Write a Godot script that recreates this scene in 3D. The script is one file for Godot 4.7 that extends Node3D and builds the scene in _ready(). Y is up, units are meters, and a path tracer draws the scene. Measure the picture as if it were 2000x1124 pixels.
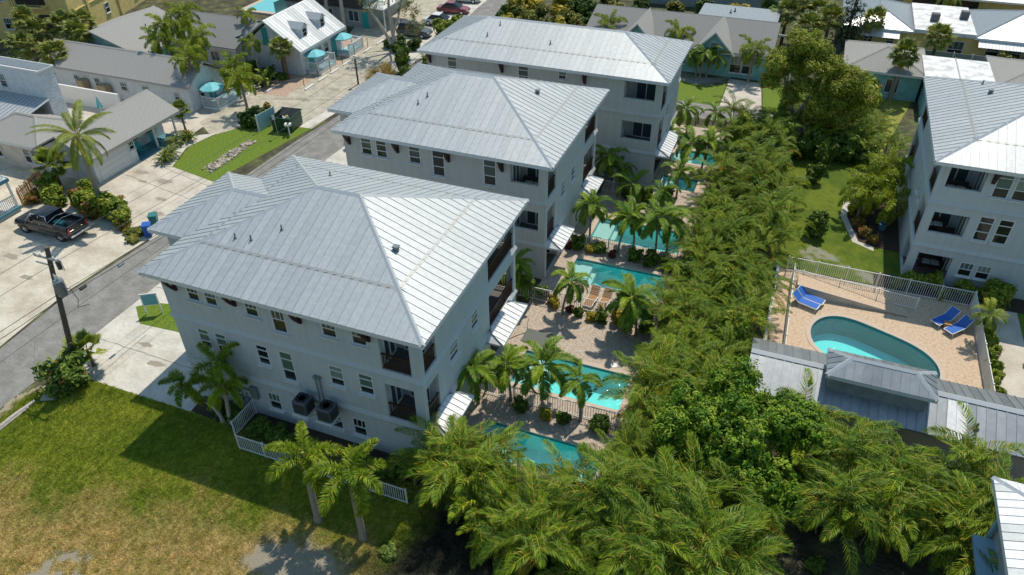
extends Node3D

var rng := RandomNumberGenerator.new()
var mats := {}
var used := {}
var cache := {}


class MB:
	var v := PackedVector3Array()
	var n := PackedVector3Array()
	var c := PackedColorArray()
	var col := Color(1, 1, 1)

	func tri(a: Vector3, b: Vector3, d: Vector3) -> void:
		var m := (b - a).cross(d - a).normalized()
		v.append(a); v.append(d); v.append(b)
		for i in 3:
			n.append(m); c.append(col)

	func quad(a: Vector3, b: Vector3, d: Vector3, e: Vector3) -> void:
		tri(a, b, d)
		tri(a, d, e)

	func stri(p: Array, m: Array) -> void:
		for k in [0, 2, 1]:
			v.append(p[k]); n.append(m[k]); c.append(col)

	func box(o: Vector3, s: Vector3, b := Basis()) -> void:
		var h := s * 0.5
		var x := b.x * h.x
		var y := b.y * h.y
		var z := b.z * h.z
		quad(o - x - y + z, o + x - y + z, o + x + y + z, o - x + y + z)
		quad(o + x - y - z, o - x - y - z, o - x + y - z, o + x + y - z)
		quad(o + x - y + z, o + x - y - z, o + x + y - z, o + x + y + z)
		quad(o - x - y - z, o - x - y + z, o - x + y + z, o - x + y - z)
		quad(o - x + y + z, o + x + y + z, o + x + y - z, o - x + y - z)
		quad(o - x - y - z, o + x - y - z, o + x - y + z, o - x - y + z)

	func ext(x0: float, x1: float, y0: float, y1: float, z0: float, z1: float) -> void:
		box(Vector3((x0 + x1) / 2, (y0 + y1) / 2, (z0 + z1) / 2), Vector3(absf(x1 - x0), absf(y1 - y0), absf(z1 - z0)))

	# a rounded box: edges cut off by r
	func rbox(o: Vector3, s: Vector3, r: float, b := Basis()) -> void:
		var h := s * 0.5
		var g := h - Vector3(r, r, r)
		for ax in 3:
			for sg in [-1.0, 1.0]:
				var u: int = (ax + 1) % 3
				var w: int = (ax + 2) % 3
				var q := []
				for k in [[-1, -1], [1, -1], [1, 1], [-1, 1]]:
					var p := Vector3()
					p[ax] = h[ax] * sg
					p[u] = g[u] * k[0]
					p[w] = g[w] * k[1]
					q.append(o + b * p)
				if sg < 0: q.reverse()
				quad(q[0], q[1], q[2], q[3])
		for ax in 3:
			var u: int = (ax + 1) % 3
			var w: int = (ax + 2) % 3
			for k in [[1, 1], [-1, 1], [-1, -1], [1, -1]]:
				var q := []
				for e in [[-1, 0], [1, 0], [1, 1], [-1, 1]]:
					var p := Vector3()
					p[ax] = g[ax] * e[0]
					p[u] = (h[u] if e[1] == 0 else g[u]) * k[0]
					p[w] = (g[w] if e[1] == 0 else h[w]) * k[1]
					q.append(o + b * p)
				if k[0] * k[1] > 0: q.reverse()
				quad(q[3], q[2], q[1], q[0])
		for i in [-1, 1]:
			for j in [-1, 1]:
				for k in [-1, 1]:
					var a := o + b * Vector3(h.x * i, g.y * j, g.z * k)
					var d := o + b * Vector3(g.x * i, h.y * j, g.z * k)
					var e := o + b * Vector3(g.x * i, g.y * j, h.z * k)
					if i * j * k > 0: tri(a, d, e)
					else: tri(a, e, d)

	func tube(p: Vector3, q: Vector3, r0: float, r1: float, k := 8, caps := true) -> void:
		var t := (q - p).normalized()
		var u := t.cross(Vector3.UP if absf(t.y) < 0.95 else Vector3.RIGHT).normalized()
		var w := t.cross(u)
		for i in k:
			var a0 := TAU * i / k
			var a1 := TAU * (i + 1) / k
			var d0 := u * cos(a0) + w * sin(a0)
			var d1 := u * cos(a1) + w * sin(a1)
			stri([p + d0 * r0, p + d1 * r0, q + d1 * r1], [d0, d1, d1])
			stri([p + d0 * r0, q + d1 * r1, q + d0 * r1], [d0, d1, d0])
			if caps:
				tri(q, q + d0 * r1, q + d1 * r1)
				tri(p, p + d1 * r0, p + d0 * r0)

	func path(pts: Array, rad: Array, k := 8) -> void:
		for i in pts.size() - 1:
			tube(pts[i], pts[i + 1], rad[i], rad[i + 1], k, i == 0 or i == pts.size() - 2)

	# a lathed profile of (radius, height) about the y axis
	func lathe(o: Vector3, pr: Array, k := 16) -> void:
		for j in pr.size() - 1:
			var a: Vector2 = pr[j]
			var b: Vector2 = pr[j + 1]
			var sl := Vector2(b.y - a.y, a.x - b.x).normalized()
			for i in k:
				var t0 := TAU * i / k
				var t1 := TAU * (i + 1) / k
				var d0 := Vector3(cos(t0), 0, -sin(t0))
				var d1 := Vector3(cos(t1), 0, -sin(t1))
				var m0 := d0 * sl.x + Vector3.UP * sl.y
				var m1 := d1 * sl.x + Vector3.UP * sl.y
				var p0 := o + d0 * a.x + Vector3.UP * a.y
				var p1 := o + d1 * a.x + Vector3.UP * a.y
				var q0 := o + d0 * b.x + Vector3.UP * b.y
				var q1 := o + d1 * b.x + Vector3.UP * b.y
				if a.x > 0.0001: stri([p0, p1, q1], [m0, m1, m1])
				if b.x > 0.0001: stri([p0, q1, q0], [m0, m1, m0])

	# flat polygon (x, z) at height y, facing up, with sides down to y - t
	func poly(pts: PackedVector2Array, y: float, t := 0.0) -> void:
		var id := Geometry2D.triangulate_polygon(pts)
		for i in range(0, id.size(), 3):
			var a := Vector3(pts[id[i]].x, y, pts[id[i]].y)
			var b := Vector3(pts[id[i + 1]].x, y, pts[id[i + 1]].y)
			var d := Vector3(pts[id[i + 2]].x, y, pts[id[i + 2]].y)
			if (b - a).cross(d - a).y < 0: tri(a, d, b)
			else: tri(a, b, d)
		if t > 0.0:
			var cw := Geometry2D.is_polygon_clockwise(pts)
			for i in pts.size():
				var p := pts[i]
				var q := pts[(i + 1) % pts.size()]
				var a := Vector3(p.x, y, p.y)
				var b := Vector3(q.x, y, q.y)
				var dn := Vector3(0, -t, 0)
				if cw: quad(a, b, b + dn, a + dn)
				else: quad(b, a, a + dn, b + dn)

	func mesh() -> ArrayMesh:
		var arr := []
		arr.resize(Mesh.ARRAY_MAX)
		arr[Mesh.ARRAY_VERTEX] = v
		arr[Mesh.ARRAY_NORMAL] = n
		arr[Mesh.ARRAY_COLOR] = c
		var m := ArrayMesh.new()
		m.add_surface_from_arrays(Mesh.PRIMITIVE_TRIANGLES, arr)
		return m


func lin(r: float, g: float, b: float, a := 1.0) -> Color:
	var k := Color(r, g, b).linear_to_srgb()
	k.a = a
	return k


func mat(key: String, r := 0.5, g := 0.5, b := 0.5, rough := 0.8, metal := 0.0) -> StandardMaterial3D:
	if not mats.has(key):
		var m := StandardMaterial3D.new()
		m.resource_name = key
		m.albedo_color = lin(r, g, b)
		m.roughness = rough
		m.metallic = metal
		mats[key] = m
	return mats[key]


func noise_tex(sd: int, freq: float, ramp: Array, size := 512, kind := FastNoiseLite.TYPE_SIMPLEX_SMOOTH, oct := 5, gain := 0.55) -> NoiseTexture2D:
	var f := FastNoiseLite.new()
	f.seed = sd
	f.noise_type = kind
	f.frequency = freq
	f.fractal_octaves = oct
	f.fractal_gain = gain
	var t := NoiseTexture2D.new()
	t.width = size
	t.height = size
	t.seamless = true
	t.noise = f
	var g := Gradient.new()
	var offs := PackedFloat32Array()
	var cols := PackedColorArray()
	for e in ramp:
		offs.append(e[0])
		cols.append(lin(e[1], e[2], e[3]))
	g.offsets = offs
	g.colors = cols
	t.color_ramp = g
	return t


# a material whose colour is noise laid in the world's own axes, one repeat every `span` metres
func tex_mat(key: String, span: float, ramp: Array, rough := 0.9, sd := 1, freq := 0.01, bump := 0.0, oct := 6, gain := 0.6) -> StandardMaterial3D:
	if not mats.has(key):
		var m := StandardMaterial3D.new()
		m.resource_name = key
		m.albedo_texture = noise_tex(sd, freq, ramp, 512, FastNoiseLite.TYPE_SIMPLEX_SMOOTH, oct, gain)
		m.roughness = rough
		m.uv1_triplanar = true
		m.uv1_world_triplanar = true
		m.uv1_scale = Vector3.ONE / span
		if bump > 0.0:
			var t := noise_tex(sd + 7, freq * 4.0, [[0.0, 0, 0, 0], [1.0, 1, 1, 1]], 512, FastNoiseLite.TYPE_SIMPLEX_SMOOTH, 4, 0.6)
			t.color_ramp = null
			t.as_normal_map = true
			t.bump_strength = 6.0
			m.normal_enabled = true
			m.normal_texture = t
			m.normal_scale = bump
		mats[key] = m
	return mats[key]


func leaf_mat(key: String, r: float, g: float, b: float, rough := 0.5) -> StandardMaterial3D:
	if not mats.has(key):
		var m := StandardMaterial3D.new()
		m.resource_name = key
		m.albedo_color = lin(r, g, b)
		m.vertex_color_use_as_albedo = true
		m.roughness = rough
		m.metallic_specular = 0.35
		m.backlight_enabled = true
		m.backlight = lin(0.38, 0.44, 0.10)
		mats[key] = m
	return mats[key]


func numbered(called: String) -> String:
	if not used.has(called):
		used[called] = 0
		return called
	used[called] += 1
	return "%s_%03d" % [called, used[called]]


func tag(o: Node, label: String, category: String, group := "") -> Node:
	o.set_meta("label", label)
	o.set_meta("category", category)
	if group: o.set_meta("group", group)
	return o


func thing(called: String, label: String, category: String, at := Vector3.ZERO, turn := 0.0, group := "") -> Node3D:
	var o := Node3D.new()
	o.name = numbered(called)
	add_child(o)
	o.position = at
	o.rotation.y = turn
	tag(o, label, category, group)
	return o


func put(called: String, m: Mesh, material: Material, parent: Node, at := Vector3.ZERO, b := Basis()) -> MeshInstance3D:
	var o := MeshInstance3D.new()
	o.name = numbered(called) if parent == self else called
	o.mesh = m
	o.material_override = material
	parent.add_child(o, true)
	o.transform = Transform3D(b, at)
	return o


func part(called: String, m: MB, material: Material, parent: Node, at := Vector3.ZERO, b := Basis()) -> MeshInstance3D:
	return put(called, m.mesh(), material, parent, at, b)


func struct(called: String, m: MB, material: Material) -> MeshInstance3D:
	var o := part(called, m, material, self)
	o.set_meta("kind", "structure")
	return o


func dup(o: Node3D, at: Vector3, turn: float, label: String, group := "", sc := 1.0) -> Node3D:
	var r: Node3D = o.duplicate()
	var base: String = o.name
	if base.length() > 4 and base[-4] == "_" and base.right(3).is_valid_int(): base = base.left(-4)
	r.name = numbered(base)
	add_child(r)
	r.position = at
	r.rotation.y = turn
	r.scale = Vector3.ONE * sc
	r.set_meta("label", label)
	if group: r.set_meta("group", group)
	return r


func rnd(a: float, b: float) -> float:
	return rng.randf_range(a, b)


func pv(l: Array) -> PackedVector2Array:
	var p := PackedVector2Array()
	for i in range(0, l.size(), 2): p.append(Vector2(l[i], l[i + 1]))
	return p


func yaw(a: float) -> Basis:
	return Basis(Vector3.UP, a)


func face_basis(f: String) -> Basis:
	return yaw({"S": 0.0, "E": PI / 2, "N": PI, "W": -PI / 2}[f])


# ---------- plants ----------

# one pinnate palm leaf along +z from its base: a bending midrib with leaflets on both sides
func frond_mesh(k: Dictionary, sd: int) -> ArrayMesh:
	var key := "frond%s%d" % [k.kind, sd]
	if cache.has(key): return cache[key]
	var r := RandomNumberGenerator.new()
	r.seed = sd * 77 + hash(k.kind)
	var b := MB.new()
	var steps := 14
	var ps := [Vector3()]
	var ts := []
	var curve: float = k.curve * r.randf_range(0.75, 1.25)
	var twist := r.randf_range(-0.25, 0.25)
	for i in steps:
		var t := (i + 0.5) / steps
		var a := -curve * pow(t, 1.4)
		var d := Vector3(twist * t, sin(a), cos(a)).normalized()
		ts.append(d)
		ps.append(ps[-1] + d * (k.len / steps))
	ts.append(ts[-1])
	b.col = k.rib
	for i in range(0, steps, 2):
		b.tube(ps[i], ps[i + 2], 0.028 * k.len / 2.2 * (1.05 - float(i) / steps), 0.028 * k.len / 2.2 * (1.05 - float(i + 2) / steps), 4, false)
	for i in k.n:
		var t: float = k.bare + (1.0 - k.bare) * (i + r.randf() * 0.6) / k.n
		var f := t * steps
		var j := mini(int(f), steps - 1)
		var p: Vector3 = ps[j].lerp(ps[j + 1], f - j)
		var tan: Vector3 = ts[j]
		var up := Vector3.RIGHT.cross(tan).normalized() * -1.0
		if up.y < 0 and absf(tan.y) < 0.9: up = -up
		var tt: float = (t - k.bare) / (1.0 - k.bare)
		var ll: float = k.ll * pow(sin(PI * clampf(0.16 + 0.80 * tt, 0, 1)), 0.7) * r.randf_range(0.85, 1.1)
		var fw: float = lerpf(0.15, 0.75, tt) if k.plume else lerpf(0.45, 1.05, tt)
		for sg in [-1.0, 1.0]:
			var vee: float = k.vee + r.randf_range(-0.15, 0.15)
			if k.plume: vee = r.randf_range(-1.0, 1.25)
			var d: Vector3 = ((Vector3.RIGHT * sg * cos(vee) + up * sin(vee)) * cos(fw) + tan * sin(fw)).normalized()
			var mid: Vector3 = p + d * ll * 0.5
			var tip: Vector3 = mid + (d + Vector3(0, -k.droop * r.randf_range(0.6, 1.3), 0)).normalized() * ll * 0.5
			var w: Vector3 = (tan - d * tan.dot(d)).normalized() * k.lw * 0.5
			if w.length() < 0.001: continue
			var sh := r.randf()
			b.col = k.c0.lerp(k.c1, sh)
			if r.randf() < k.dry: b.col = k.cdry
			b.quad(p - w * 0.5, p + w * 0.5, mid + w, mid - w)
			b.col = b.col.lerp(k.c1, 0.25)
			b.tri(mid - w, mid + w, tip)
	cache[key] = b.mesh()
	return cache[key]


# one fan-shaped palm leaf on its stalk, along +z
func fan_mesh(k: Dictionary, sd: int) -> ArrayMesh:
	var key := "fan%s%d" % [k.kind, sd]
	if cache.has(key): return cache[key]
	var r := RandomNumberGenerator.new()
	r.seed = sd * 31 + 5
	var b := MB.new()
	b.col = k.rib
	var hub := Vector3(0, 0, k.len * 0.5)
	b.tube(Vector3(), hub, 0.02, 0.012, 4, false)
	var m := 22
	for i in m:
		var a := lerpf(-2.3, 2.3, (i + 0.5) / m)
		var d := Vector3(sin(a), 0.12 + 0.18 * absf(sin(a * 2.0)), cos(a)).normalized()
		var ll: float = k.len * 0.55 * (1.0 - 0.22 * absf(a) / 2.3) * r.randf_range(0.85, 1.1)
		var side: Vector3 = d.cross(Vector3.UP).normalized() * k.lw
		var mid := hub + d * ll * 0.6
		var tip := hub + d * ll * 0.95 + Vector3(0, -k.droop * ll * r.randf_range(0.3, 0.9), 0)
		b.col = k.c0.lerp(k.c1, r.randf())
		b.quad(hub - side * 0.15, hub + side * 0.15, mid + side + Vector3(0, 0.02, 0), mid - side)
		b.tri(mid - side, mid + side + Vector3(0, 0.02, 0), tip)
	cache[key] = b.mesh()
	return cache[key]


func leafkind(kind: String) -> Dictionary:
	var d := {"kind": kind, "fan": false, "plume": false, "bare": 0.12, "dry": 0.02, "vee": 0.35, "droop": 0.5, "cdry": Color(0.32, 0.22, 0.08), "rib": Color(0.16, 0.20, 0.05)}
	match kind:
		"areca": d.merge({"len": 2.25, "n": 25, "ll": 0.66, "lw": 0.046, "curve": 1.5, "vee": 0.6, "droop": 1.15, "bare": 0.16, "dry": 0.05, "c0": Color(0.042, 0.105, 0.009), "c1": Color(0.155, 0.23, 0.018), "cdry": Color(0.34, 0.25, 0.06), "rib": Color(0.36, 0.34, 0.08)}, true)
		"foxtail": d.merge({"len": 2.2, "n": 130, "ll": 0.46, "lw": 0.052, "curve": 1.75, "plume": true, "droop": 0.3, "bare": 0.08, "c0": Color(0.075, 0.155, 0.012), "c1": Color(0.22, 0.29, 0.025)}, true)
		"coconut": d.merge({"len": 3.4, "n": 74, "ll": 0.74, "lw": 0.042, "curve": 1.25, "vee": -0.25, "droop": 0.8, "bare": 0.14, "dry": 0.05, "c0": Color(0.07, 0.145, 0.018), "c1": Color(0.20, 0.24, 0.04), "rib": Color(0.30, 0.28, 0.08)}, true)
		"queen": d.merge({"len": 2.6, "n": 80, "ll": 0.55, "lw": 0.062, "curve": 1.65, "plume": true, "droop": 0.6, "c0": Color(0.085, 0.16, 0.012), "c1": Color(0.23, 0.275, 0.022)}, true)
		"date": d.merge({"len": 1.25, "n": 34, "ll": 0.30, "lw": 0.028, "curve": 1.5, "vee": 0.2, "droop": 0.2, "c0": Color(0.07, 0.13, 0.02), "c1": Color(0.17, 0.22, 0.04)}, true)
		"adonidia": d.merge({"len": 1.8, "n": 42, "ll": 0.52, "lw": 0.055, "curve": 1.75, "vee": 0.4, "droop": 0.5, "c0": Color(0.045, 0.115, 0.012), "c1": Color(0.15, 0.23, 0.022)}, true)
		"banana": d.merge({"len": 1.5, "n": 16, "ll": 0.30, "lw": 0.16, "curve": 1.2, "vee": 0.3, "droop": 0.5, "c0": Color(0.09, 0.17, 0.025), "c1": Color(0.20, 0.26, 0.04)}, true)
		"cycad": d.merge({"len": 0.95, "n": 26, "ll": 0.18, "lw": 0.03, "curve": 1.3, "vee": 0.3, "droop": 0.15, "c0": Color(0.05, 0.10, 0.02), "c1": Color(0.14, 0.19, 0.03)}, true)
		"sabal": d.merge({"fan": true, "len": 1.7, "lw": 0.075, "droop": 0.5, "c0": Color(0.08, 0.12, 0.03), "c1": Color(0.22, 0.24, 0.07)}, true)
		"fanpalm": d.merge({"fan": true, "len": 1.5, "lw": 0.085, "droop": 0.25, "c0": Color(0.07, 0.13, 0.02), "c1": Color(0.20, 0.24, 0.05)}, true)
	return d


func leaf_of(kind: String, sd: int) -> ArrayMesh:
	var k := leafkind(kind)
	return fan_mesh(k, sd) if k.fan else frond_mesh(k, sd)


func tints() -> Array:
	return [leaf_mat("leaf_green", 1.32, 1.22, 1.0), leaf_mat("leaf_deep", 0.85, 0.95, 0.9), leaf_mat("leaf_warm", 1.55, 1.36, 0.9), leaf_mat("leaf_yellow", 2.1, 1.72, 0.9), leaf_mat("leaf_dry", 2.6, 1.25, 1.0)]


func crown(root: Node3D, kind: String, top: Vector3, count: int, lo: float, hi: float, sc := 1.0, spread := 0.05, warm := 0.25) -> void:
	var tt := tints()
	var off := rnd(0, TAU)
	for i in count:
		var a := off + i * 2.39996 + rnd(-0.25, 0.25)
		var p := lerpf(hi, lo, (i + 0.5) / count) + rnd(-0.1, 0.1)
		var b := Basis(Vector3.UP, a) * Basis(Vector3.RIGHT, -p) * Basis(Vector3.BACK, rnd(-0.35, 0.35))
		b = b.scaled(Vector3.ONE * sc * rnd(0.85, 1.1))
		var m: Material = tt[0] if rng.randf() > warm else tt[rng.randi_range(1, 3)]
		if kind == "areca" and i == count - 1 and rng.randf() < 0.22: m = tt[4]
		put("frond", leaf_of(kind, rng.randi_range(1, 4)), m, root, top + yaw(a) * Vector3(0, rnd(-0.06, 0.06), spread), b)


func palm(called: String, label: String, kind: String, at: Vector3, h: float, count: int, lo: float, hi: float, sc := 1.0, lean := Vector3.ZERO, group := "", r0 := 0.17, r1 := 0.10, bark := "palm_bark", shaft := 0.0) -> Node3D:
	var o := thing(called, label, "palm tree", at, 0.0, group)
	var b := MB.new()
	var pts := []
	var rad := []
	for i in 9:
		var t := i / 8.0
		pts.append(Vector3(lean.x * t * t, h * t, lean.z * t * t) + (Vector3(0, -0.15, 0) if i == 0 else Vector3()))
		rad.append(lerpf(r0, r1, t) + (0.06 if i == 0 else 0.0))
	b.path(pts, rad, 9)
	for i in int(h / 0.35):
		var t := (i + 0.5) / int(h / 0.35)
		var p := Vector3(lean.x * t * t, h * t, lean.z * t * t)
		var rr := lerpf(r0, r1, t) + 0.006
		b.tube(p, p + Vector3(0, 0.03, 0), rr, rr, 9, false)
	part("trunk", b, mats[bark], o)
	var top := Vector3(lean.x, h, lean.z)
	if shaft > 0.0:
		var s := MB.new()
		s.col = Color(0.16, 0.22, 0.05)
		s.path([top + Vector3(0, -0.05, 0), top + Vector3(0, shaft * 0.5, 0), top + Vector3(0, shaft, 0)], [r1 * 1.25, r1 * 1.05, r1 * 0.55], 9)
		part("crownshaft", s, mats.leaf_green, o)
		top.y += shaft * 0.8
	crown(o, kind, top, count, lo, hi, sc, r1 * 0.7)
	return o


# a many-stemmed clump: canes and, at their heads, arching leaves
func clump(called: String, label: String, kind: String, at: Vector3, h: float, heads: int, each: int, spread: float, sc: float, group: String, category := "palm clump") -> Node3D:
	var o := thing(called, label, category, at, rnd(0, TAU), group)
	var b := MB.new()
	for i in heads:
		var a := i * 2.39996 + rnd(-0.4, 0.4)
		var rr := spread * sqrt((i + 0.5) / heads)
		var hh := h * rnd(0.55, 1.0) * (1.0 - 0.25 * rr / maxf(spread, 0.01))
		var top := Vector3(cos(a) * rr, hh, sin(a) * rr)
		var foot := Vector3(cos(a) * rr * 0.45, -0.05, sin(a) * rr * 0.45)
		b.path([foot, foot.lerp(top, 0.5) + Vector3(0, 0.1, 0), top], [0.045, 0.04, 0.03], 5)
		crown(o, kind, top, each, 0.1, 1.4, sc, 0.02, 0.36)
	part("stem", b, mats.cane, o)
	return o


# leaves gathered in tufts over a set of lobes [centre, radii]; colours as linear values
func leaf_mass(key: String, lobes: Array, tufts: int, per: int, size: float, cols: Array, sd: int, tuft_r := 0.3, flat := 0.5) -> ArrayMesh:
	if cache.has(key): return cache[key]
	var r := RandomNumberGenerator.new()
	r.seed = sd
	var b := MB.new()
	var weights := []
	var total := 0.0
	for l in lobes:
		total += pow(l[1].x * l[1].z, 0.8) + l[1].y * 0.2
		weights.append(total)
	for i in tufts:
		var w := r.randf() * total
		var li := 0
		while weights[li] < w: li += 1
		var l: Array = lobes[li]
		var d := Vector3(r.randfn(), r.randfn() + 0.35, r.randfn()).normalized()
		var c: Vector3 = l[0] + d * l[1] * (pow(r.randf(), 0.35) * 0.92 + 0.06)
		var shade: Color = cols[r.randi() % cols.size()]
		shade = shade * r.randf_range(0.75, 1.25)
		shade.a = 1.0
		var rr := tuft_r * r.randf_range(0.6, 1.4)
		for j in per:
			var e := Vector3(r.randfn(), r.randfn(), r.randfn())
			var p := c + e.normalized() * rr * pow(r.randf(), 0.5)
			var nn := (d * flat + e.normalized() * 0.55 + Vector3(0, 0.35, 0) + Vector3(r.randfn(), r.randfn(), r.randfn()) * 0.35).normalized()
			var u := nn.cross(Vector3(r.randfn(), r.randfn(), r.randfn())).normalized()
			var q := nn.cross(u) * size * 0.24 * r.randf_range(0.8, 1.3)
			u *= size * 0.5 * r.randf_range(0.7, 1.3)
			b.col = shade * r.randf_range(0.82, 1.18)
			b.col.a = 1.0
			var k := nn * size * 0.08
			b.tri(p - u, p + q + k, p + u)
			b.tri(p - u, p + u, p - q + k)
	cache[key] = b.mesh()
	return cache[key]


const GREEN := [Color(0.05, 0.10, 0.018), Color(0.08, 0.14, 0.022), Color(0.12, 0.18, 0.03)]
const LIME := [Color(0.15, 0.21, 0.025), Color(0.24, 0.28, 0.035), Color(0.10, 0.17, 0.02)]
const DARK := [Color(0.03, 0.07, 0.015), Color(0.05, 0.10, 0.02), Color(0.08, 0.13, 0.02)]
const OLIVE := [Color(0.10, 0.12, 0.025), Color(0.17, 0.17, 0.035), Color(0.07, 0.10, 0.02)]
const GOLD := [Color(0.35, 0.28, 0.03), Color(0.22, 0.24, 0.03), Color(0.42, 0.34, 0.06)]
const RUST := [Color(0.30, 0.14, 0.05), Color(0.20, 0.16, 0.04), Color(0.12, 0.13, 0.03)]
const WINE := [Color(0.10, 0.02, 0.03), Color(0.16, 0.04, 0.04), Color(0.08, 0.06, 0.03)]


# a leafy bush; `kind` picks one of a few leaf masses in a unit ball, scaled to `size`
func bush(called: String, label: String, category: String, at: Vector3, size: Vector3, cols: Array, kind: String, group := "", leaf := 0.16, flowers := Color(0, 0, 0, 0), dense := 150) -> Node3D:
	var o := thing(called, label, category, at, rnd(0, TAU), group)
	var sd := 1 + rng.randi() % 3
	var lr := RandomNumberGenerator.new()
	lr.seed = sd * 7 + hash(kind)
	var lobes := [[Vector3(0, 0.42, 0), Vector3(0.34, 0.38, 0.34)], [Vector3(0, 0.2, 0), Vector3(0.4, 0.2, 0.4)]]
	for i in 6:
		var a := i * 1.1 + lr.randf()
		var q := lr.randf_range(0.16, 0.26)
		lobes.append([Vector3(cos(a) * lr.randf_range(0.15, 0.36), lr.randf_range(0.3, 0.82), sin(a) * lr.randf_range(0.15, 0.36)), Vector3(q, q * 0.9, q)])
	var m := leaf_mass("bush_%s_%d" % [kind, sd], lobes, dense, 14, leaf, cols, sd * 13 + hash(kind), 0.13)
	put("foliage", m, mats.leaf_green, o, Vector3.ZERO, Basis().scaled(size))
	var b := MB.new()
	for i in 5:
		var a := i * 1.3
		b.tube(Vector3(0.05 * cos(a), -0.05, 0.05 * sin(a)), Vector3(0.28 * cos(a) * size.x, 0.55 * size.y, 0.28 * sin(a) * size.z), 0.03, 0.012, 5, false)
	part("stem", b, mats.twig, o)
	if flowers.a > 0:
		var f := leaf_mass("flower_%s" % flowers.to_html(), [[Vector3(0, 0.5, 0), Vector3(0.5, 0.46, 0.5)]], 34, 6, 0.045, [flowers], 5, 0.035)
		put("flowers", f, mats.leaf_green, o, Vector3.ZERO, Basis().scaled(size)).set_meta("kind", "stuff")
	return o


# small leafy domes over the outside of larger lobes
func domes(big: Array, count: int, r: float, sd: int) -> Array:
	var g := RandomNumberGenerator.new()
	g.seed = sd
	var out := []
	for l in big:
		out.append([l[0], l[1] * 0.72])
		for i in count:
			var d := Vector3(g.randfn(), g.randfn() * 0.8 + 0.35, g.randfn()).normalized()
			var q := r * g.randf_range(0.7, 1.25)
			out.append([l[0] + d * l[1] * g.randf_range(0.72, 1.0), Vector3(q, q * 0.8, q)])
	return out


func tree(called: String, label: String, at: Vector3, limbs: Array, lobes: Array, tufts: int, per: int, leaf: float, cols: Array, tuft_r := 0.4, bark := "bark", group := "") -> Node3D:
	var o := thing(called, label, "tree", at, 0.0, group)
	for i in limbs.size():
		var b := MB.new()
		b.path(limbs[i][0], limbs[i][1], 8)
		part("trunk" if i == 0 else "branch", b, mats[bark], o)
	put("crown", leaf_mass("tree_" + called + str(at), lobes, tufts, per, leaf, cols, hash(called) % 1000 + int(absf(at.x * 7)), tuft_r), mats.leaf_green, o)
	return o


# ---------- building pieces ----------

# standing-seam panels over one roof face. a to b is the eave, d above a and c above b the ridge ends (equal for a triangle)
func seam_face(roof: Node3D, a: Vector3, b: Vector3, c: Vector3, d: Vector3, pitch: float, joint: float, tone: Array, rib := 0.034) -> void:
	var u := (b - a).normalized()
	var nrm := u.cross(d - a if d.distance_to(a) > 0.01 else c - b).normalized()
	if nrm.y < 0: nrm = -nrm
	var vv := nrm.cross(u).normalized()
	if vv.y < 0: vv = -vv
	var ll := a.distance_to(b)
	var ud := (d - a).dot(u)
	var vd := (d - a).dot(vv)
	var uc := (c - a).dot(u)
	var vc := (c - a).dot(vv)
	var top := func(x: float) -> float:
		if x < ud: return vd * x / maxf(ud, 0.0001)
		if x > uc: return vc * (ll - x) / maxf(ll - uc, 0.0001)
		return lerpf(vd, vc, (x - ud) / maxf(uc - ud, 0.0001))
	var m := maxi(1, roundi(ll / pitch))
	var w := ll / m
	var at := func(x: float, y: float, lift: float) -> Vector3: return a + u * x + vv * y + nrm * lift
	for i in m:
		var x0 := i * w
		var x1 := x0 + w
		var t0: float = top.call(x0)
		var t1: float = top.call(x1)
		var spans := [[0.0, 99.0]] if joint <= 0.0 else [[0.0, joint], [joint + 0.2, 99.0]]
		for s in spans:
			var lo: float = s[0]
			var h0: float = minf(t0, s[1])
			var h1: float = minf(t1, s[1])
			if maxf(h0, h1) <= lo + 0.02: continue
			var g := MB.new()
			var l := 0.02
			if h0 <= lo:
				var xs: float = lerpf(x0, x1, (lo - h0) / (h1 - h0))
				g.tri(at.call(xs, lo, l), at.call(x1, lo, l), at.call(x1, h1, l))
			elif h1 <= lo:
				var xs: float = lerpf(x1, x0, (lo - h1) / (h0 - h1))
				g.tri(at.call(x0, lo, l), at.call(xs, lo, l), at.call(x0, h0, l))
			else:
				g.quad(at.call(x0, lo, l), at.call(x1, lo, l), at.call(x1, h1, l), at.call(x0, h0, l))
			g.quad(at.call(x0, lo, -0.01), at.call(x1, lo, -0.01), at.call(x1, lo, l), at.call(x0, lo, l))
			if h1 > lo + 0.05:
				var xr := x1 - 0.03
				var e := Basis(u, vv, nrm)
				g.box(at.call(xr, (lo + h1) / 2, l + rib / 2 - 0.005), Vector3(0.021, h1 - lo, rib), e)
			part("roof_panel", g, tone[rng.randi() % tone.size()], roof)
	if joint > 0.0:
		var x0 := 0.0
		var x1 := ll
		for i in 200:
			var x := ll * i / 200.0
			if top.call(x) < joint + 0.1: x0 = maxf(x0, x) if x < ll / 2 else x0
			elif x > ll / 2: x1 = x
		var j := MB.new()
		j.box(at.call((x0 + x1) / 2, joint + 0.1, 0.014), Vector3(x1 - x0, 0.2, 0.02), Basis(u, vv, nrm))
		for i in int((x1 - x0) / w): j.box(at.call(x0 + (i + 0.5) * w, joint + 0.1, 0.03), Vector3(0.2, 0.1, 0.03), Basis(u, vv, nrm))
		part("roof_joint", j, mats.flash, roof)


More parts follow.
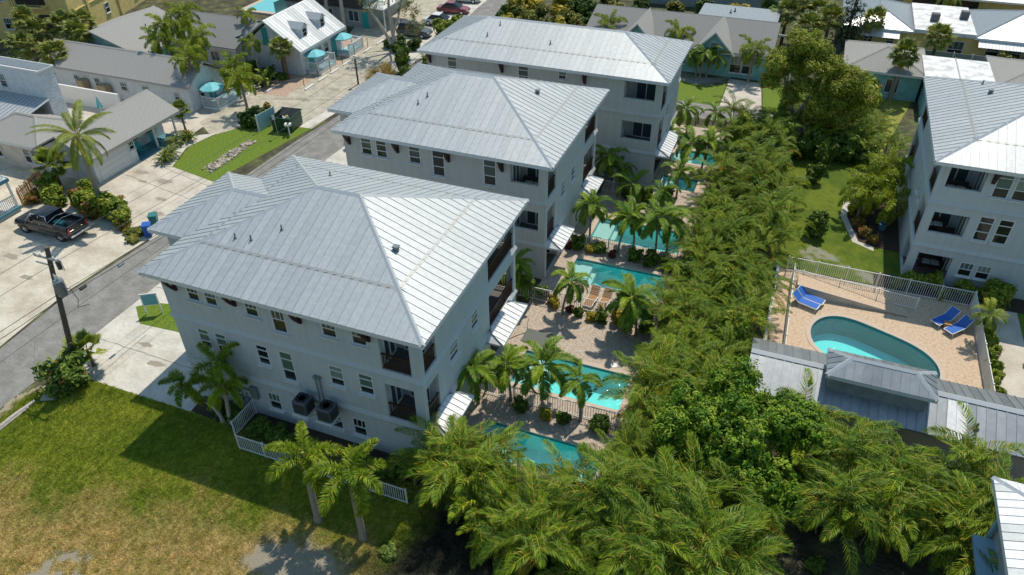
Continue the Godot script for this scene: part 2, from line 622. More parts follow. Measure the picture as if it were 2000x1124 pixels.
func cap(roof: Node3D, p: Vector3, q: Vector3, w := 0.30, m: Material = null) -> void:
	var b := MB.new()
	var t := (q - p).normalized()
	var s := t.cross(Vector3.UP).normalized() * w * 0.5
	var up := Vector3(0, 0.085, 0)
	var dn := Vector3(0, -0.03, 0)
	b.quad(p + s + dn, q + s + dn, q + up, p + up)
	b.quad(p + up, q + up, q - s + dn, p - s + dn)
	part("ridge_cap", b, m if m else mats.ridge, roof)


# a hip roof over the rectangle, ridge along the longer side; returns the roof part
func hip_roof(parent: Node3D, x0: float, x1: float, z0: float, z1: float, y: float, slope: float, pitch: float, joint: float, tone: Array, seams := true, cover := "metal_a") -> Node3D:
	var hx := (x1 - x0) / 2
	var hz := (z1 - z0) / 2
	var r := minf(hx, hz)
	var top := y + r * slope
	var pa := Vector3(x0 + r, top, z0 + r)
	var pb := Vector3(x1 - r, top, z1 - r)
	var nw := Vector3(x0, y, z0)
	var ne := Vector3(x1, y, z0)
	var sw := Vector3(x0, y, z1)
	var se := Vector3(x1, y, z1)
	var b := MB.new()
	if hx >= hz:
		b.quad(sw, se, pb, pa); b.quad(ne, nw, pa, pb); b.tri(se, ne, pb); b.tri(nw, sw, pa)
	else:
		b.tri(sw, se, pb); b.tri(ne, nw, pa); b.quad(se, ne, pa, pb); b.quad(nw, sw, pb, pa)
	var roof := part("roof", b, mats[cover], parent)
	var f := MB.new()
	f.box(Vector3((x0 + x1) / 2, y - 0.12, z1 - 0.02), Vector3(x1 - x0, 0.22, 0.04))
	f.box(Vector3((x0 + x1) / 2, y - 0.12, z0 + 0.02), Vector3(x1 - x0, 0.22, 0.04))
	f.box(Vector3(x1 - 0.02, y - 0.12, (z0 + z1) / 2), Vector3(0.04, 0.22, z1 - z0 - 0.09))
	f.box(Vector3(x0 + 0.02, y - 0.12, (z0 + z1) / 2), Vector3(0.04, 0.22, z1 - z0 - 0.09))
	part("fascia", f, mats.trim, roof)
	var s := MB.new()
	s.quad(nw + Vector3(0.05, -0.21, 0.05), ne + Vector3(-0.05, -0.21, 0.05), se + Vector3(-0.05, -0.21, -0.05), sw + Vector3(0.05, -0.21, -0.05))
	part("soffit", s, mats.trim, roof)
	if seams:
		if hx >= hz:
			seam_face(roof, sw, se, pb, pa, pitch, joint, tone)
			seam_face(roof, ne, nw, pa, pb, pitch, joint, tone)
			seam_face(roof, se, ne, pb, pb, pitch, joint, tone)
			seam_face(roof, nw, sw, pa, pa, pitch, joint, tone)
		else:
			seam_face(roof, sw, se, pb, pb, pitch, joint, tone)
			seam_face(roof, ne, nw, pa, pa, pitch, joint, tone)
			seam_face(roof, se, ne, pa, pb, pitch, joint, tone)
			seam_face(roof, nw, sw, pb, pa, pitch, joint, tone)
	var cm: Material = null if seams else mats[cover]
	if pa.distance_to(pb) > 0.1: cap(roof, pa, pb, 0.3, cm)
	if hx >= hz:
		for e in [[sw, pa], [nw, pa], [se, pb], [ne, pb]]: cap(roof, e[0], e[1], 0.3, cm)
	else:
		for e in [[sw, pb], [se, pb], [nw, pa], [ne, pa]]: cap(roof, e[0], e[1], 0.3, cm)
	return roof


# a gable roof; along = "x" or "z" is the way the ridge runs
func gable_roof(parent: Node3D, x0: float, x1: float, z0: float, z1: float, y: float, rise: float, along: String, m: Material, thick := 0.16) -> MeshInstance3D:
	var b := MB.new()
	var up := Vector3(0, -thick, 0)
	var p: Array
	if along == "x":
		var zm := (z0 + z1) / 2
		p = [Vector3(x0, y, z1), Vector3(x1, y, z1), Vector3(x1, y + rise, zm), Vector3(x0, y + rise, zm), Vector3(x1, y, z0), Vector3(x0, y, z0)]
	else:
		var xm := (x0 + x1) / 2
		p = [Vector3(x1, y, z1), Vector3(x1, y, z0), Vector3(xm, y + rise, z0), Vector3(xm, y + rise, z1), Vector3(x0, y, z0), Vector3(x0, y, z1)]
	b.quad(p[0], p[1], p[2], p[3])
	b.quad(p[4], p[5], p[3], p[2])
	b.quad(p[1] + up, p[0] + up, p[3] + up, p[2] + up)
	b.quad(p[5] + up, p[4] + up, p[2] + up, p[3] + up)
	b.quad(p[0] + up, p[1] + up, p[1], p[0])
	b.quad(p[4] + up, p[5] + up, p[5], p[4])
	for e in [[1, 2], [2, 4], [3, 0], [5, 3]]:
		b.quad(p[e[0]] + up, p[e[1]] + up, p[e[1]], p[e[0]])
	var roof := part("roof", b, m, parent)
	var q: Vector3 = p[3]
	var w: Vector3 = p[2]
	cap(roof, q + Vector3(0, -0.04, 0), w + Vector3(0, -0.04, 0), 0.34, m)
	var t := MB.new()
	for e in [[0, 1], [4, 5]]:
		var s: Vector3 = p[e[0]]
		var f: Vector3 = p[e[1]]
		t.box((s + f) / 2 + Vector3(0, -thick - 0.02, 0), Vector3(absf(s.x - f.x) + 0.02, 0.16, absf(s.z - f.z) + 0.06))
	part("fascia", t, mats.trim if m.resource_name != "shingle" else mats.galv, roof)
	return roof


# the wall under a gable
func gable_wall(parent: Node3D, x0: float, x1: float, z0: float, z1: float, h: float, rise: float, along: String, m: Material) -> MeshInstance3D:
	var b := MB.new()
	b.ext(x0, x1, -0.3, h, z0, z1)
	if along == "x":
		var zm := (z0 + z1) / 2
		b.tri(Vector3(x1, h, z1), Vector3(x1, h, z0), Vector3(x1, h + rise, zm))
		b.tri(Vector3(x0, h, z0), Vector3(x0, h, z1), Vector3(x0, h + rise, zm))
	else:
		var xm := (x0 + x1) / 2
		b.tri(Vector3(x0, h, z1), Vector3(x1, h, z1), Vector3(xm, h + rise, z1))
		b.tri(Vector3(x1, h, z0), Vector3(x0, h, z0), Vector3(xm, h + rise, z0))
	return part("wall", b, m, parent)


# a sash window in a wall face; o is its centre on the wall's surface
func window(parent: Node3D, f: String, o: Vector3, w: float, h: float, kind := "sash", deep := 0.0) -> void:
	var key := "win%.2f_%.2f_%s" % [w, h, kind]
	if not cache.has(key):
		var b := MB.new()
		var t := 0.06
		for s in [-1, 1]:
			b.box(Vector3(s * (w / 2 - t / 2), 0, 0), Vector3(t, h, 0.10))
			b.box(Vector3(0, s * (h / 2 - t / 2), 0), Vector3(w - 2 * t, t, 0.10))
		var bars := []
		if kind == "sash": bars = [0.0]
		if kind == "transom": bars = [h * 0.24, -h * 0.13]
		for y in bars: b.box(Vector3(0, y, 0.004), Vector3(w - 2 * t, 0.055, 0.08))
		if kind == "slide": b.box(Vector3(0, 0, 0.004), Vector3(0.07, h - 2 * t, 0.08))
		if kind == "grid" or kind == "sash":
			if kind == "grid": b.box(Vector3(0, 0, 0.004), Vector3(w - 2 * t, 0.05, 0.08))
			for i in 2: b.box(Vector3(w * (-0.17 + 0.34 * i), h * 0.25, 0.002), Vector3(0.03, h / 2 - t, 0.06))
		var e := [[-h / 2 + t, h / 2 - t]]
		if bars.size() == 1 or kind == "grid": e = [[-h / 2 + t, 0.0], [0.0, h / 2 - t]]
		elif bars.size() == 2: e = [[-h / 2 + t, bars[1]], [bars[1], bars[0]], [bars[0], h / 2 - t]]
		var panes := []
		for i in e.size():
			var p := MB.new()
			p.box(Vector3(0, (e[i][0] + e[i][1]) / 2, -0.025 + 0.012 * i), Vector3(w - 2 * t + 0.01, e[i][1] - e[i][0] + 0.01, 0.012))
			panes.append(p.mesh())
		var s := MB.new()
		s.box(Vector3(0, -h / 2 - 0.04, 0.05), Vector3(w + 0.16, 0.07, 0.16))
		cache[key] = [b.mesh(), panes, s.mesh()]
	var g: Array = cache[key]
	var bs := face_basis(f)
	var blind: Material = [mats.glass_blind, mats.glass_blind, mats.glass_blind_b, mats.glass_blind_c, mats.glass_dark][rng.randi() % 5]
	var win := put("window", g[0], mats.trim, parent, o + bs * Vector3(0, 0, 0.02 - deep), bs)
	for i in g[1].size():
		put("pane", g[1][i], mats.glass_door if kind == "slide" else mats.glass_dark if i == 0 else blind, win)
	if kind != "slide": put("sill", g[2], mats.trim, win, Vector3(0, 0, deep))


func baluster_rail(parent: Node3D, p: Vector3, q: Vector3, h: float, gap: float, m: Material, thick := 0.045, called := "railing") -> void:
	var d := q - p
	var n := maxi(2, roundi(d.length() / gap))
	var b := MB.new()
	var e := Basis(d.normalized(), Vector3.UP, d.normalized().cross(Vector3.UP))
	b.box((p + q) / 2 + Vector3(0, h, 0), Vector3(d.length(), 0.07, 0.10), e)
	b.box((p + q) / 2 + Vector3(0, 0.1, 0), Vector3(d.length(), 0.06, 0.06), e)
	var rail := part(called, b, m, parent)
	var key := "bal%.2f_%.3f" % [h, thick]
	if not cache.has(key):
		var s := MB.new()
		s.box(Vector3(0, h / 2 + 0.05, 0), Vector3(thick, h - 0.12, thick))
		cache[key] = s.mesh()
	for i in n: put("baluster", cache[key], m, rail, p + d * (i + 0.5) / n)


# a fence along a line of (x, z) points
func fence(label: String, pts: Array, h: float, gap: float, m: Material, category := "fence", group := "", y := 0.0, called := "picket_fence", post_gap := 1.8, pick := 0.022) -> Node3D:
	var o := thing(called, label, category, Vector3(pts[0], y, pts[1]), 0.0, group)
	var pk := "picket%.2f_%.3f" % [h, pick]
	if not cache.has(pk):
		var s := MB.new()
		s.box(Vector3(0, h / 2, 0), Vector3(pick, h - 0.16, pick))
		cache[pk] = s.mesh()
		var t := MB.new()
		t.box(Vector3(0, h / 2, 0), Vector3(0.06, h + 0.08, 0.06))
		t.box(Vector3(0, h + 0.055, 0), Vector3(0.08, 0.03, 0.08))
		cache[pk + "post"] = t.mesh()
	for i in range(0, pts.size() - 2, 2):
		var p := Vector3(pts[i] - pts[0], 0, pts[i + 1] - pts[1])
		var q := Vector3(pts[i + 2] - pts[0], 0, pts[i + 3] - pts[1])
		var d := q - p
		var e := Basis(d.normalized(), Vector3.UP, d.normalized().cross(Vector3.UP))
		for yy in [0.12, h - 0.03]:
			var b := MB.new()
			b.box((p + q) / 2 + Vector3(0, yy, 0), Vector3(d.length(), 0.045, 0.04), e)
			part("rail", b, m, o)
		var n := maxi(1, roundi(d.length() / gap))
		for k in n: put("picket", cache[pk], m, o, p + d * (k + 0.5) / n, e)
		var np := maxi(1, roundi(d.length() / post_gap))
		for k in np + 1:
			if k == 0 and i > 0: continue
			put("post", cache[pk + "post"], m, o, p + d * k / np, e)
	return o


# ---------- vehicles and small things ----------

func wheel(parent: Node3D, at: Vector3, r: float, out: float) -> void:
	if not cache.has("tyre%.2f" % r):
		var b := MB.new()
		b.lathe(Vector3(), [Vector2(r * 0.62, -0.12), Vector2(r * 0.92, -0.12), Vector2(r, -0.08), Vector2(r, 0.08), Vector2(r * 0.92, 0.12), Vector2(r * 0.62, 0.12)], 20)
		cache["tyre%.2f" % r] = b.mesh()
		var c := MB.new()
		c.lathe(Vector3(), [Vector2(r * 0.62, -0.1), Vector2(r * 0.62, 0.09), Vector2(r * 0.55, 0.06), Vector2(r * 0.2, 0.05), Vector2(r * 0.16, 0.09), Vector2(0, 0.09)], 18)
		for i in 6:
			var a := TAU * i / 6
			c.box(Vector3(cos(a) * r * 0.38, 0.07, sin(a) * r * 0.38), Vector3(r * 0.42, 0.03, r * 0.14), Basis(Vector3.UP, -a))
		cache["rim%.2f" % r] = c.mesh()
	var bs := Basis(Vector3.RIGHT, PI / 2 * out)
	var w := Node3D.new()
	w.name = "wheel"
	parent.add_child(w, true)
	w.transform = Transform3D(bs, at)
	put("tyre", cache["tyre%.2f" % r], mats.rubber, w)
	put("rim", cache["rim%.2f" % r], mats.chrome, w)


# a solid between cross-sections along x: [x, half width low, half width high, y low, y high]
func sections(b: MB, s: Array, bev := 0.06) -> void:
	var rings := []
	for e in s:
		var r := []
		var x: float = e[0]
		var wl: float = e[1]
		var wh: float = e[2]
		var yl: float = e[3]
		var yh: float = e[4]
		var ym := lerpf(yl, yh, 0.55)
		var k: float = bev
		for p in [[wl - k, yl], [wl, yl + k], [maxf(wl, wh) + 0.015, ym], [wh, yh - k], [wh - k * 1.3, yh]]:
			r.append(Vector3(x, p[1], p[0]))
		var half := r.duplicate()
		half.reverse()
		for p in half: r.append(Vector3(p.x, p.y, -p.z))
		rings.append(r)
	for i in rings.size() - 1:
		var a: Array = rings[i]
		var c: Array = rings[i + 1]
		for j in a.size():
			var k := (j + 1) % a.size()
			b.quad(a[j], c[j], c[k], a[k])
	for e in [[0, true], [rings.size() - 1, false]]:
		var r: Array = rings[e[0]]
		for j in range(1, r.size() - 1):
			if e[1]: b.tri(r[0], r[j], r[j + 1])
			else: b.tri(r[0], r[j + 1], r[j])


func car(label: String, at: Vector3, turn: float, paint: Material, suv: bool, group := "") -> Node3D:
	var o := thing("parked_car", label, "car", at, turn, group)
	var b := MB.new()
	var h := 0.98 if suv else 0.85
	sections(b, [[-2.25, 0.72, 0.66, 0.42, h - 0.22], [-2.1, 0.86, 0.80, 0.28, h - 0.05], [-1.3, 0.90, 0.86, 0.24, h], [0.8, 0.90, 0.86, 0.24, h], [1.5, 0.90, 0.84, 0.24, h - 0.04], [2.1, 0.84, 0.76, 0.28, h - 0.16], [2.28, 0.72, 0.66, 0.40, h - 0.3]])
	part("body", b, paint, o)
	var t := 1.68 if suv else 1.42
	var g := MB.new()
	sections(g, [[-2.0 if suv else -1.55, 0.80, 0.70, h - 0.06, h + 0.02], [-1.7 if suv else -0.95, 0.80, 0.62, h - 0.04, t - 0.02], [0.2, 0.82, 0.64, h - 0.04, t], [1.15, 0.80, 0.72, h - 0.05, h + 0.03]])
	part("cabin_glass", g, mats.glass_car, o)
	var r := MB.new()
	sections(r, [[-1.68 if suv else -0.9, 0.62, 0.58, t - 0.03, t + 0.02], [-0.4, 0.67, 0.62, t - 0.02, t + 0.05], [0.22, 0.64, 0.58, t - 0.03, t + 0.02]], 0.02)
	part("roof_panel", r, paint, o)
	for s in [-1.0, 1.0]:
		for x in [-1.35, 1.4]: wheel(o, Vector3(x, 0.33, s * 0.82), 0.33, s)
		var l := MB.new()
		l.rbox(Vector3(2.16, h - 0.28, s * 0.62), Vector3(0.16, 0.14, 0.3), 0.03)
		part("headlight", l, mats.lens, o)
		var k := MB.new()
		k.rbox(Vector3(-2.19, h - 0.22, s * 0.62), Vector3(0.12, 0.2, 0.22), 0.03)
		part("taillight", k, mats.red, o)
		var mr := MB.new()
		mr.rbox(Vector3(0.95, h + 0.08, s * 0.98), Vector3(0.14, 0.12, 0.18), 0.03)
		part("mirror", mr, paint, o)
	return o


func umbrella(label: String, at: Vector3, r: float, h: float, open := true) -> Node3D:
	var o := thing("patio_umbrella", label, "umbrella", at)
	var b := MB.new()
	b.tube(Vector3(), Vector3(0, h + 0.1, 0), 0.025, 0.025, 8)
	b.lathe(Vector3(), [Vector2(0.26, 0.0), Vector2(0.26, 0.05), Vector2(0.05, 0.1), Vector2(0.03, 0.2)], 12)
	part("pole", b, mats.white, o)
	var seg := 8
	if open:
		for i in seg:
			var c := MB.new()
			var a := TAU * i / seg
			var e := TAU * (i + 1) / seg
			var p := Vector3(0, h, 0)
			var q := Vector3(cos(a) * r, h - r * 0.36, sin(a) * r)
			var s := Vector3(cos(e) * r, h - r * 0.36, sin(e) * r)
			var qm := (p + q) / 2 + Vector3(0, 0.05, 0)
			var sm := (p + s) / 2 + Vector3(0, 0.05, 0)
			c.tri(p, sm, qm); c.quad(qm, sm, s, q)
			c.quad(q, s, s + Vector3(0, -0.1, 0), q + Vector3(0, -0.1, 0))
			part("canopy_panel", c, mats.turquoise if i % 2 else mats.turquoise_light, o)
	else:
		var c := MB.new()
		for i in 10:
			var a := TAU * i / 10
			var e := TAU * (i + 1) / 10
			var rr := 0.30 if i % 2 else 0.16
			var r2 := 0.16 if i % 2 else 0.30
			c.tri(Vector3(0, h, 0), Vector3(cos(e) * r2, h - 1.3, sin(e) * r2), Vector3(cos(a) * rr, h - 1.3, sin(a) * rr))
		part("folded_canopy", c, mats.turquoise, o)
	return o


func lounger(called: String, label: String, at: Vector3, turn: float, cloth: Material, back_up: float, group: String) -> Node3D:
	var o := thing(called, label, "lounger", at, turn, group)
	var f := MB.new()
	for s in [-1, 1]: f.box(Vector3(0.6, 0.32, s * 0.32), Vector3(1.3, 0.05, 0.05))
	f.box(Vector3(1.24, 0.32, 0), Vector3(0.05, 0.05, 0.6))
	part("frame", f, mats.white, o)
	for x in [0.05, 1.15]:
		for s in [-1, 1]:
			var l := MB.new()
			l.tube(Vector3(x, 0, s * 0.32), Vector3(x, 0.32, s * 0.32), 0.02, 0.02, 6)
			part("leg", l, mats.white, o)
	for i in 9:
		var b := MB.new()
		b.box(Vector3(0.02 + i * 0.14, 0.36, 0), Vector3(0.125, 0.025, 0.6))
		part("strap", b, cloth, o)
	var k := Node3D.new()
	k.name = "backrest"
	o.add_child(k, true)
	k.transform = Transform3D(Basis(Vector3.BACK, -back_up), Vector3(-0.05, 0.34, 0))
	var bf := MB.new()
	for s in [-1, 1]: bf.box(Vector3(-0.36, 0, s * 0.32), Vector3(0.74, 0.05, 0.05))
	bf.box(Vector3(-0.72, 0, 0), Vector3(0.05, 0.05, 0.6))
	part("frame", bf, mats.white, k)
	for i in 5:
		var b := MB.new()
		b.box(Vector3(-0.09 - i * 0.14, 0.03, 0), Vector3(0.125, 0.025, 0.6))
		part("strap", b, cloth, k)
	return o


func condenser(label: String, at: Vector3, m: Material, stand := 0.0, group := "") -> Node3D:
	var o := thing("air_conditioner", label, "air conditioner", at, 0.0, group)
	var b := MB.new()
	b.rbox(Vector3(0, 0.45, 0), Vector3(0.86, 0.9, 0.86), 0.06)
	part("casing", b, m, o)
	for s in [[0, 1], [1, 0], [-1, 0], [0, -1]]:
		var g := MB.new()
		for i in 9:
			var e := Vector3(s[0], 0, s[1])
			var w := Vector3(s[1], 0, s[0]).abs()
			g.box(e * 0.435 + Vector3(0, 0.14 + i * 0.075, 0), w * 0.68 + Vector3(0, 0.03, 0) + e.abs() * 0.02)
		part("louver", g, mats.dark_metal, o)
	var f := MB.new()
	f.lathe(Vector3(0, 0.905, 0), [Vector2(0.36, 0.0), Vector2(0.36, 0.03), Vector2(0.32, 0.03), Vector2(0.31, -0.04), Vector2(0.0, -0.05)], 20)
	for i in 5: f.box(Vector3(0, 0.89, 0), Vector3(0.62, 0.02, 0.09), yaw(i * PI / 5))
	part("fan", f, mats.dark_metal, o)
	if stand > 0.0:
		var t := MB.new()
		t.box(Vector3(0, -0.05, 0), Vector3(0.98, 0.1, 0.98))
		for sx in [-1, 1]:
			t.tube(Vector3(sx * 0.4, -0.06, 0.42), Vector3(sx * 0.4, -stand + 0.4, -0.45), 0.03, 0.03, 6)
			t.box(Vector3(sx * 0.4, -0.3, -0.46), Vector3(0.06, 0.7, 0.04))
		part("stand", t, mats.trim, o)
	return o


func materials() -> void:
	mat("trim", 0.62, 0.63, 0.63, 0.6)
	mat("white", 0.72, 0.72, 0.70, 0.5)
	mat("black", 0.015, 0.015, 0.016, 0.45)
	mat("dark_metal", 0.05, 0.055, 0.06, 0.5, 0.4)
	mat("rubber", 0.02, 0.02, 0.02, 0.8)
	mat("chrome", 0.6, 0.6, 0.6, 0.3, 0.8)
	mat("lens", 0.6, 0.62, 0.62, 0.15)
	mat("red", 0.45, 0.02, 0.02, 0.25)
	mat("glass_dark", 0.012, 0.02, 0.018, 0.06)
	mat("glass_blind", 0.10, 0.15, 0.115, 0.16)
	mat("glass_blind_b", 0.22, 0.25, 0.22, 0.2)
	mat("glass_blind_c", 0.05, 0.085, 0.07, 0.1)
	mat("tile", 0.02, 0.16, 0.20, 0.2)
	mat("stain", 0.30, 0.265, 0.215, 0.95)
	mat("glass_door", 0.05, 0.075, 0.085, 0.09)
	mat("glass_car", 0.012, 0.015, 0.018, 0.05)
	mat("flash", 0.34, 0.35, 0.345, 0.5, 0.3)
	mat("ridge", 0.50, 0.52, 0.53, 0.42, 0.3)
	mat("brown", 0.045, 0.018, 0.012, 0.5)
	mat("turquoise", 0.13, 0.46, 0.52, 0.75)
	mat("turquoise_light", 0.20, 0.55, 0.60, 0.75)
	mat("teal_door", 0.01, 0.30, 0.30, 0.5)
	mat("blue_cloth", 0.02, 0.13, 0.50, 0.7)
	mat("tan_cloth", 0.36, 0.20, 0.09, 0.8)
	mat("cushion", 0.42, 0.42, 0.40, 0.9)
	mat("wicker", 0.03, 0.02, 0.015, 0.8)
	mat("green_steel", 0.008, 0.06, 0.035, 0.45, 0.1)
	mat("bin_blue", 0.015, 0.10, 0.42, 0.5)
	mat("bin_teal", 0.02, 0.17, 0.16, 0.5)
	mat("yellow", 0.55, 0.42, 0.03, 0.6)
	mat("bamboo", 0.38, 0.20, 0.05, 0.7)
	mat("grey_steel", 0.24, 0.27, 0.29, 0.4, 0.4)
	mat("galv", 0.42, 0.43, 0.43, 0.45, 0.5)
	mat("ac_grey", 0.075, 0.085, 0.095, 0.55)
	mat("ac_pale", 0.34, 0.37, 0.38, 0.5)
	mat("meter", 0.16, 0.19, 0.19, 0.5)
	mat("rope", 0.35, 0.30, 0.22, 0.9)
	mat("wire", 0.06, 0.06, 0.06, 0.6)
	mat("deck_grey", 0.10, 0.09, 0.085, 0.8)
	mat("rail_teal", 0.30, 0.50, 0.55, 0.6)
	mat("deck_blue", 0.08, 0.22, 0.28, 0.6)
	mat("paint_red", 0.20, 0.01, 0.025, 0.25)
	mat("paint_blue", 0.03, 0.045, 0.06, 0.25)
	mat("paint_white", 0.65, 0.65, 0.64, 0.25)
	mat("sign_teal", 0.10, 0.34, 0.38, 0.6)
	mat("pink", 0.5, 0.05, 0.12, 0.8)
	mat("coping", 0.50, 0.40, 0.32, 0.8)
	tex_mat("basin", 1.6, [[0.2, 0.05, 0.66, 0.64], [0.8, 0.12, 0.82, 0.79]], 0.7, 38, 0.03)
	mat("shelf", 0.28, 0.55, 0.52, 0.7)
	mat("siding_blue", 0.20, 0.33, 0.42, 0.7)
	for k in ["paint_red", "paint_blue", "paint_white"]:
		mats[k].clearcoat_enabled = true
		mats[k].clearcoat = 0.8
	var w := mat("water", 0.35, 0.75, 0.75, 0.03)
	w.transparency = BaseMaterial3D.TRANSPARENCY_ALPHA
	w.albedo_color.a = 0.10
	w.normal_enabled = true
	var t := noise_tex(5, 0.02, [[0.0, 0, 0, 0], [1.0, 1, 1, 1]], 512, FastNoiseLite.TYPE_SIMPLEX_SMOOTH, 3, 0.5)
	t.color_ramp = null
	t.as_normal_map = true
	t.bump_strength = 5.0
	w.normal_texture = t
	w.normal_scale = 0.8
	w.uv1_triplanar = true
	w.uv1_world_triplanar = true
	w.uv1_scale = Vector3.ONE / 2.2
	var i := 0
	for g in [[0.42, 0.45, 0.465], [0.405, 0.435, 0.45], [0.432, 0.462, 0.475], [0.395, 0.425, 0.44]]:
		var m := tex_mat("metal_" + "abcd"[i], 2.4, [[0.2, g[0] * 0.90, g[1] * 0.90, g[2] * 0.905], [0.8, g[0] * 1.07, g[1] * 1.065, g[2] * 1.06]], 0.5, 20 + i, 0.012, 0.12)
		m.metallic = 0.25
		i += 1
	i = 0
	for g in [[0.30, 0.32, 0.335], [0.27, 0.29, 0.305], [0.33, 0.35, 0.36]]:
		var m := tex_mat("slate_" + "abc"[i], 3.0, [[0.25, g[0] * 0.9, g[1] * 0.9, g[2] * 0.9], [0.75, g[0] * 1.08, g[1] * 1.08, g[2] * 1.08]], 0.45, 30 + i)
		m.metallic = 0.5
		m.roughness = 0.36
		i += 1
	var wm := tex_mat("metal_white", 2.0, [[0.3, 0.62, 0.63, 0.64], [0.7, 0.74, 0.74, 0.74]], 0.5, 37)
	wm.metallic = 0.05
	tex_mat("stucco_grey", 5.0, [[0.2, 0.45, 0.455, 0.44], [0.8, 0.50, 0.505, 0.49]], 0.9, 39, 0.008, 0.25)
	tex_mat("stucco", 5.0, [[0.2, 0.44, 0.475, 0.49], [0.8, 0.485, 0.525, 0.54]], 0.9, 40, 0.008, 0.25)
	for k in ["stucco", "stucco_grey"]: mats[k].uv1_scale = Vector3(0.45, 0.07, 0.45)
	tex_mat("stucco_warm", 5.0, [[0.2, 0.45, 0.42, 0.37], [0.8, 0.56, 0.52, 0.46]], 0.9, 41, 0.008, 0.25)
	tex_mat("wall_teal", 4.0, [[0.2, 0.18, 0.40, 0.41], [0.8, 0.25, 0.50, 0.51]], 0.9, 42)
	tex_mat("wall_yellow", 6.0, [[0.2, 0.60, 0.47, 0.17], [0.8, 0.74, 0.58, 0.24]], 0.9, 43)
	tex_mat("wall_white", 4.0, [[0.2, 0.55, 0.58, 0.60], [0.8, 0.66, 0.69, 0.71]], 0.8, 44)
	tex_mat("wall_grey", 4.0, [[0.2, 0.24, 0.27, 0.27], [0.8, 0.32, 0.35, 0.35]], 0.8, 45)
	tex_mat("shingle", 3.0, [[0.15, 0.22, 0.215, 0.2], [0.5, 0.34, 0.33, 0.31], [0.85, 0.44, 0.43, 0.405]], 0.95, 46, 0.03, 0.9, 4, 0.7)
	mats.shingle.uv1_scale = Vector3(0.3, 1.2, 1.0)
	tex_mat("shingle_dark", 3.0, [[0.15, 0.15, 0.15, 0.148], [0.5, 0.22, 0.22, 0.215], [0.85, 0.30, 0.30, 0.29]], 0.95, 47, 0.03, 0.9, 4, 0.7)
	mats.shingle_dark.uv1_scale = Vector3(0.3, 1.2, 1.0)
	tex_mat("flat_white", 7.0, [[0.2, 0.48, 0.48, 0.47], [0.45, 0.66, 0.66, 0.65], [0.8, 0.76, 0.76, 0.75]], 0.8, 48, 0.008)
	tex_mat("asphalt", 9.0, [[0.15, 0.185, 0.178, 0.165], [0.5, 0.225, 0.218, 0.202], [0.85, 0.27, 0.262, 0.245]], 0.95, 50, 0.012, 0.5)
	tex_mat("sand", 11.0, [[0.12, 0.42, 0.37, 0.29], [0.5, 0.52, 0.47, 0.38], [0.88, 0.61, 0.56, 0.47]], 0.95, 51, 0.008, 0.5)
	tex_mat("gravel", 8.0, [[0.12, 0.33, 0.30, 0.235], [0.5, 0.42, 0.38, 0.30], [0.88, 0.50, 0.46, 0.37]], 0.95, 52, 0.012, 0.6)
	tex_mat("shell", 10.0, [[0.12, 0.46, 0.43, 0.37], [0.5, 0.54, 0.51, 0.45], [0.88, 0.62, 0.59, 0.53]], 0.95, 53, 0.01, 0.5)
	tex_mat("concrete", 9.0, [[0.1, 0.40, 0.355, 0.29], [0.5, 0.50, 0.45, 0.375], [0.9, 0.58, 0.53, 0.45]], 0.9, 54, 0.006, 0.3)
	tex_mat("brick_path", 3.0, [[0.2, 0.33, 0.22, 0.16], [0.5, 0.42, 0.30, 0.22], [0.8, 0.50, 0.38, 0.30]], 0.9, 55, 0.02, 0.5)
	tex_mat("paver", 4.0, [[0.12, 0.33, 0.26, 0.20], [0.4, 0.42, 0.34, 0.27], [0.65, 0.49, 0.41, 0.33], [0.9, 0.57, 0.50, 0.42]], 0.85, 56, 0.03, 0.6, 4, 0.6)
	tex_mat("paver_peach", 4.0, [[0.15, 0.45, 0.32, 0.21], [0.5, 0.54, 0.40, 0.275], [0.85, 0.62, 0.48, 0.35]], 0.85, 57, 0.03, 0.5, 4, 0.6)
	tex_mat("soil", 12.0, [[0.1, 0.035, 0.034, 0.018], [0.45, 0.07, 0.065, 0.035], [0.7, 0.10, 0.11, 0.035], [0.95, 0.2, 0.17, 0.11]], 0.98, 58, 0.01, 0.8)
	tex_mat("mulch", 2.0, [[0.2, 0.03, 0.02, 0.015], [0.8, 0.10, 0.065, 0.045]], 0.98, 59, 0.04, 0.8)
	tex_mat("grass", 3.0, [[0.1, 0.075, 0.13, 0.008], [0.45, 0.115, 0.18, 0.010], [0.75, 0.15, 0.215, 0.014], [0.95, 0.20, 0.25, 0.03]], 0.95, 60, 0.02, 0.8)
	var gv := tex_mat("grass_tint", 1.3, [[0.1, 0.50, 0.52, 0.50], [0.5, 0.92, 0.92, 0.92], [0.9, 1.4, 1.36, 1.3]], 0.97, 61, 0.04, 1.3)
	gv.vertex_color_use_as_albedo = true
	tex_mat("palm_bark", 1.2, [[0.2, 0.20, 0.17, 0.13], [0.8, 0.38, 0.34, 0.28]], 0.95, 62, 0.03, 0.6)
	tex_mat("bark", 1.5, [[0.2, 0.13, 0.105, 0.08], [0.8, 0.26, 0.22, 0.175]], 0.95, 63, 0.03, 0.8)
	tex_mat("pale_bark", 1.5, [[0.2, 0.34, 0.30, 0.25], [0.8, 0.55, 0.51, 0.45]], 0.95, 64, 0.02, 0.6)
	tex_mat("rough_bark", 0.8, [[0.2, 0.09, 0.065, 0.045], [0.8, 0.26, 0.19, 0.13]], 0.98, 65, 0.05, 1.2)
	tex_mat("pole_wood", 1.5, [[0.2, 0.075, 0.06, 0.05], [0.8, 0.16, 0.135, 0.11]], 0.95, 66, 0.02, 0.6)
	tex_mat("rock", 0.7, [[0.2, 0.22, 0.19, 0.16], [0.8, 0.50, 0.45, 0.39]], 0.95, 67, 0.03, 0.8)
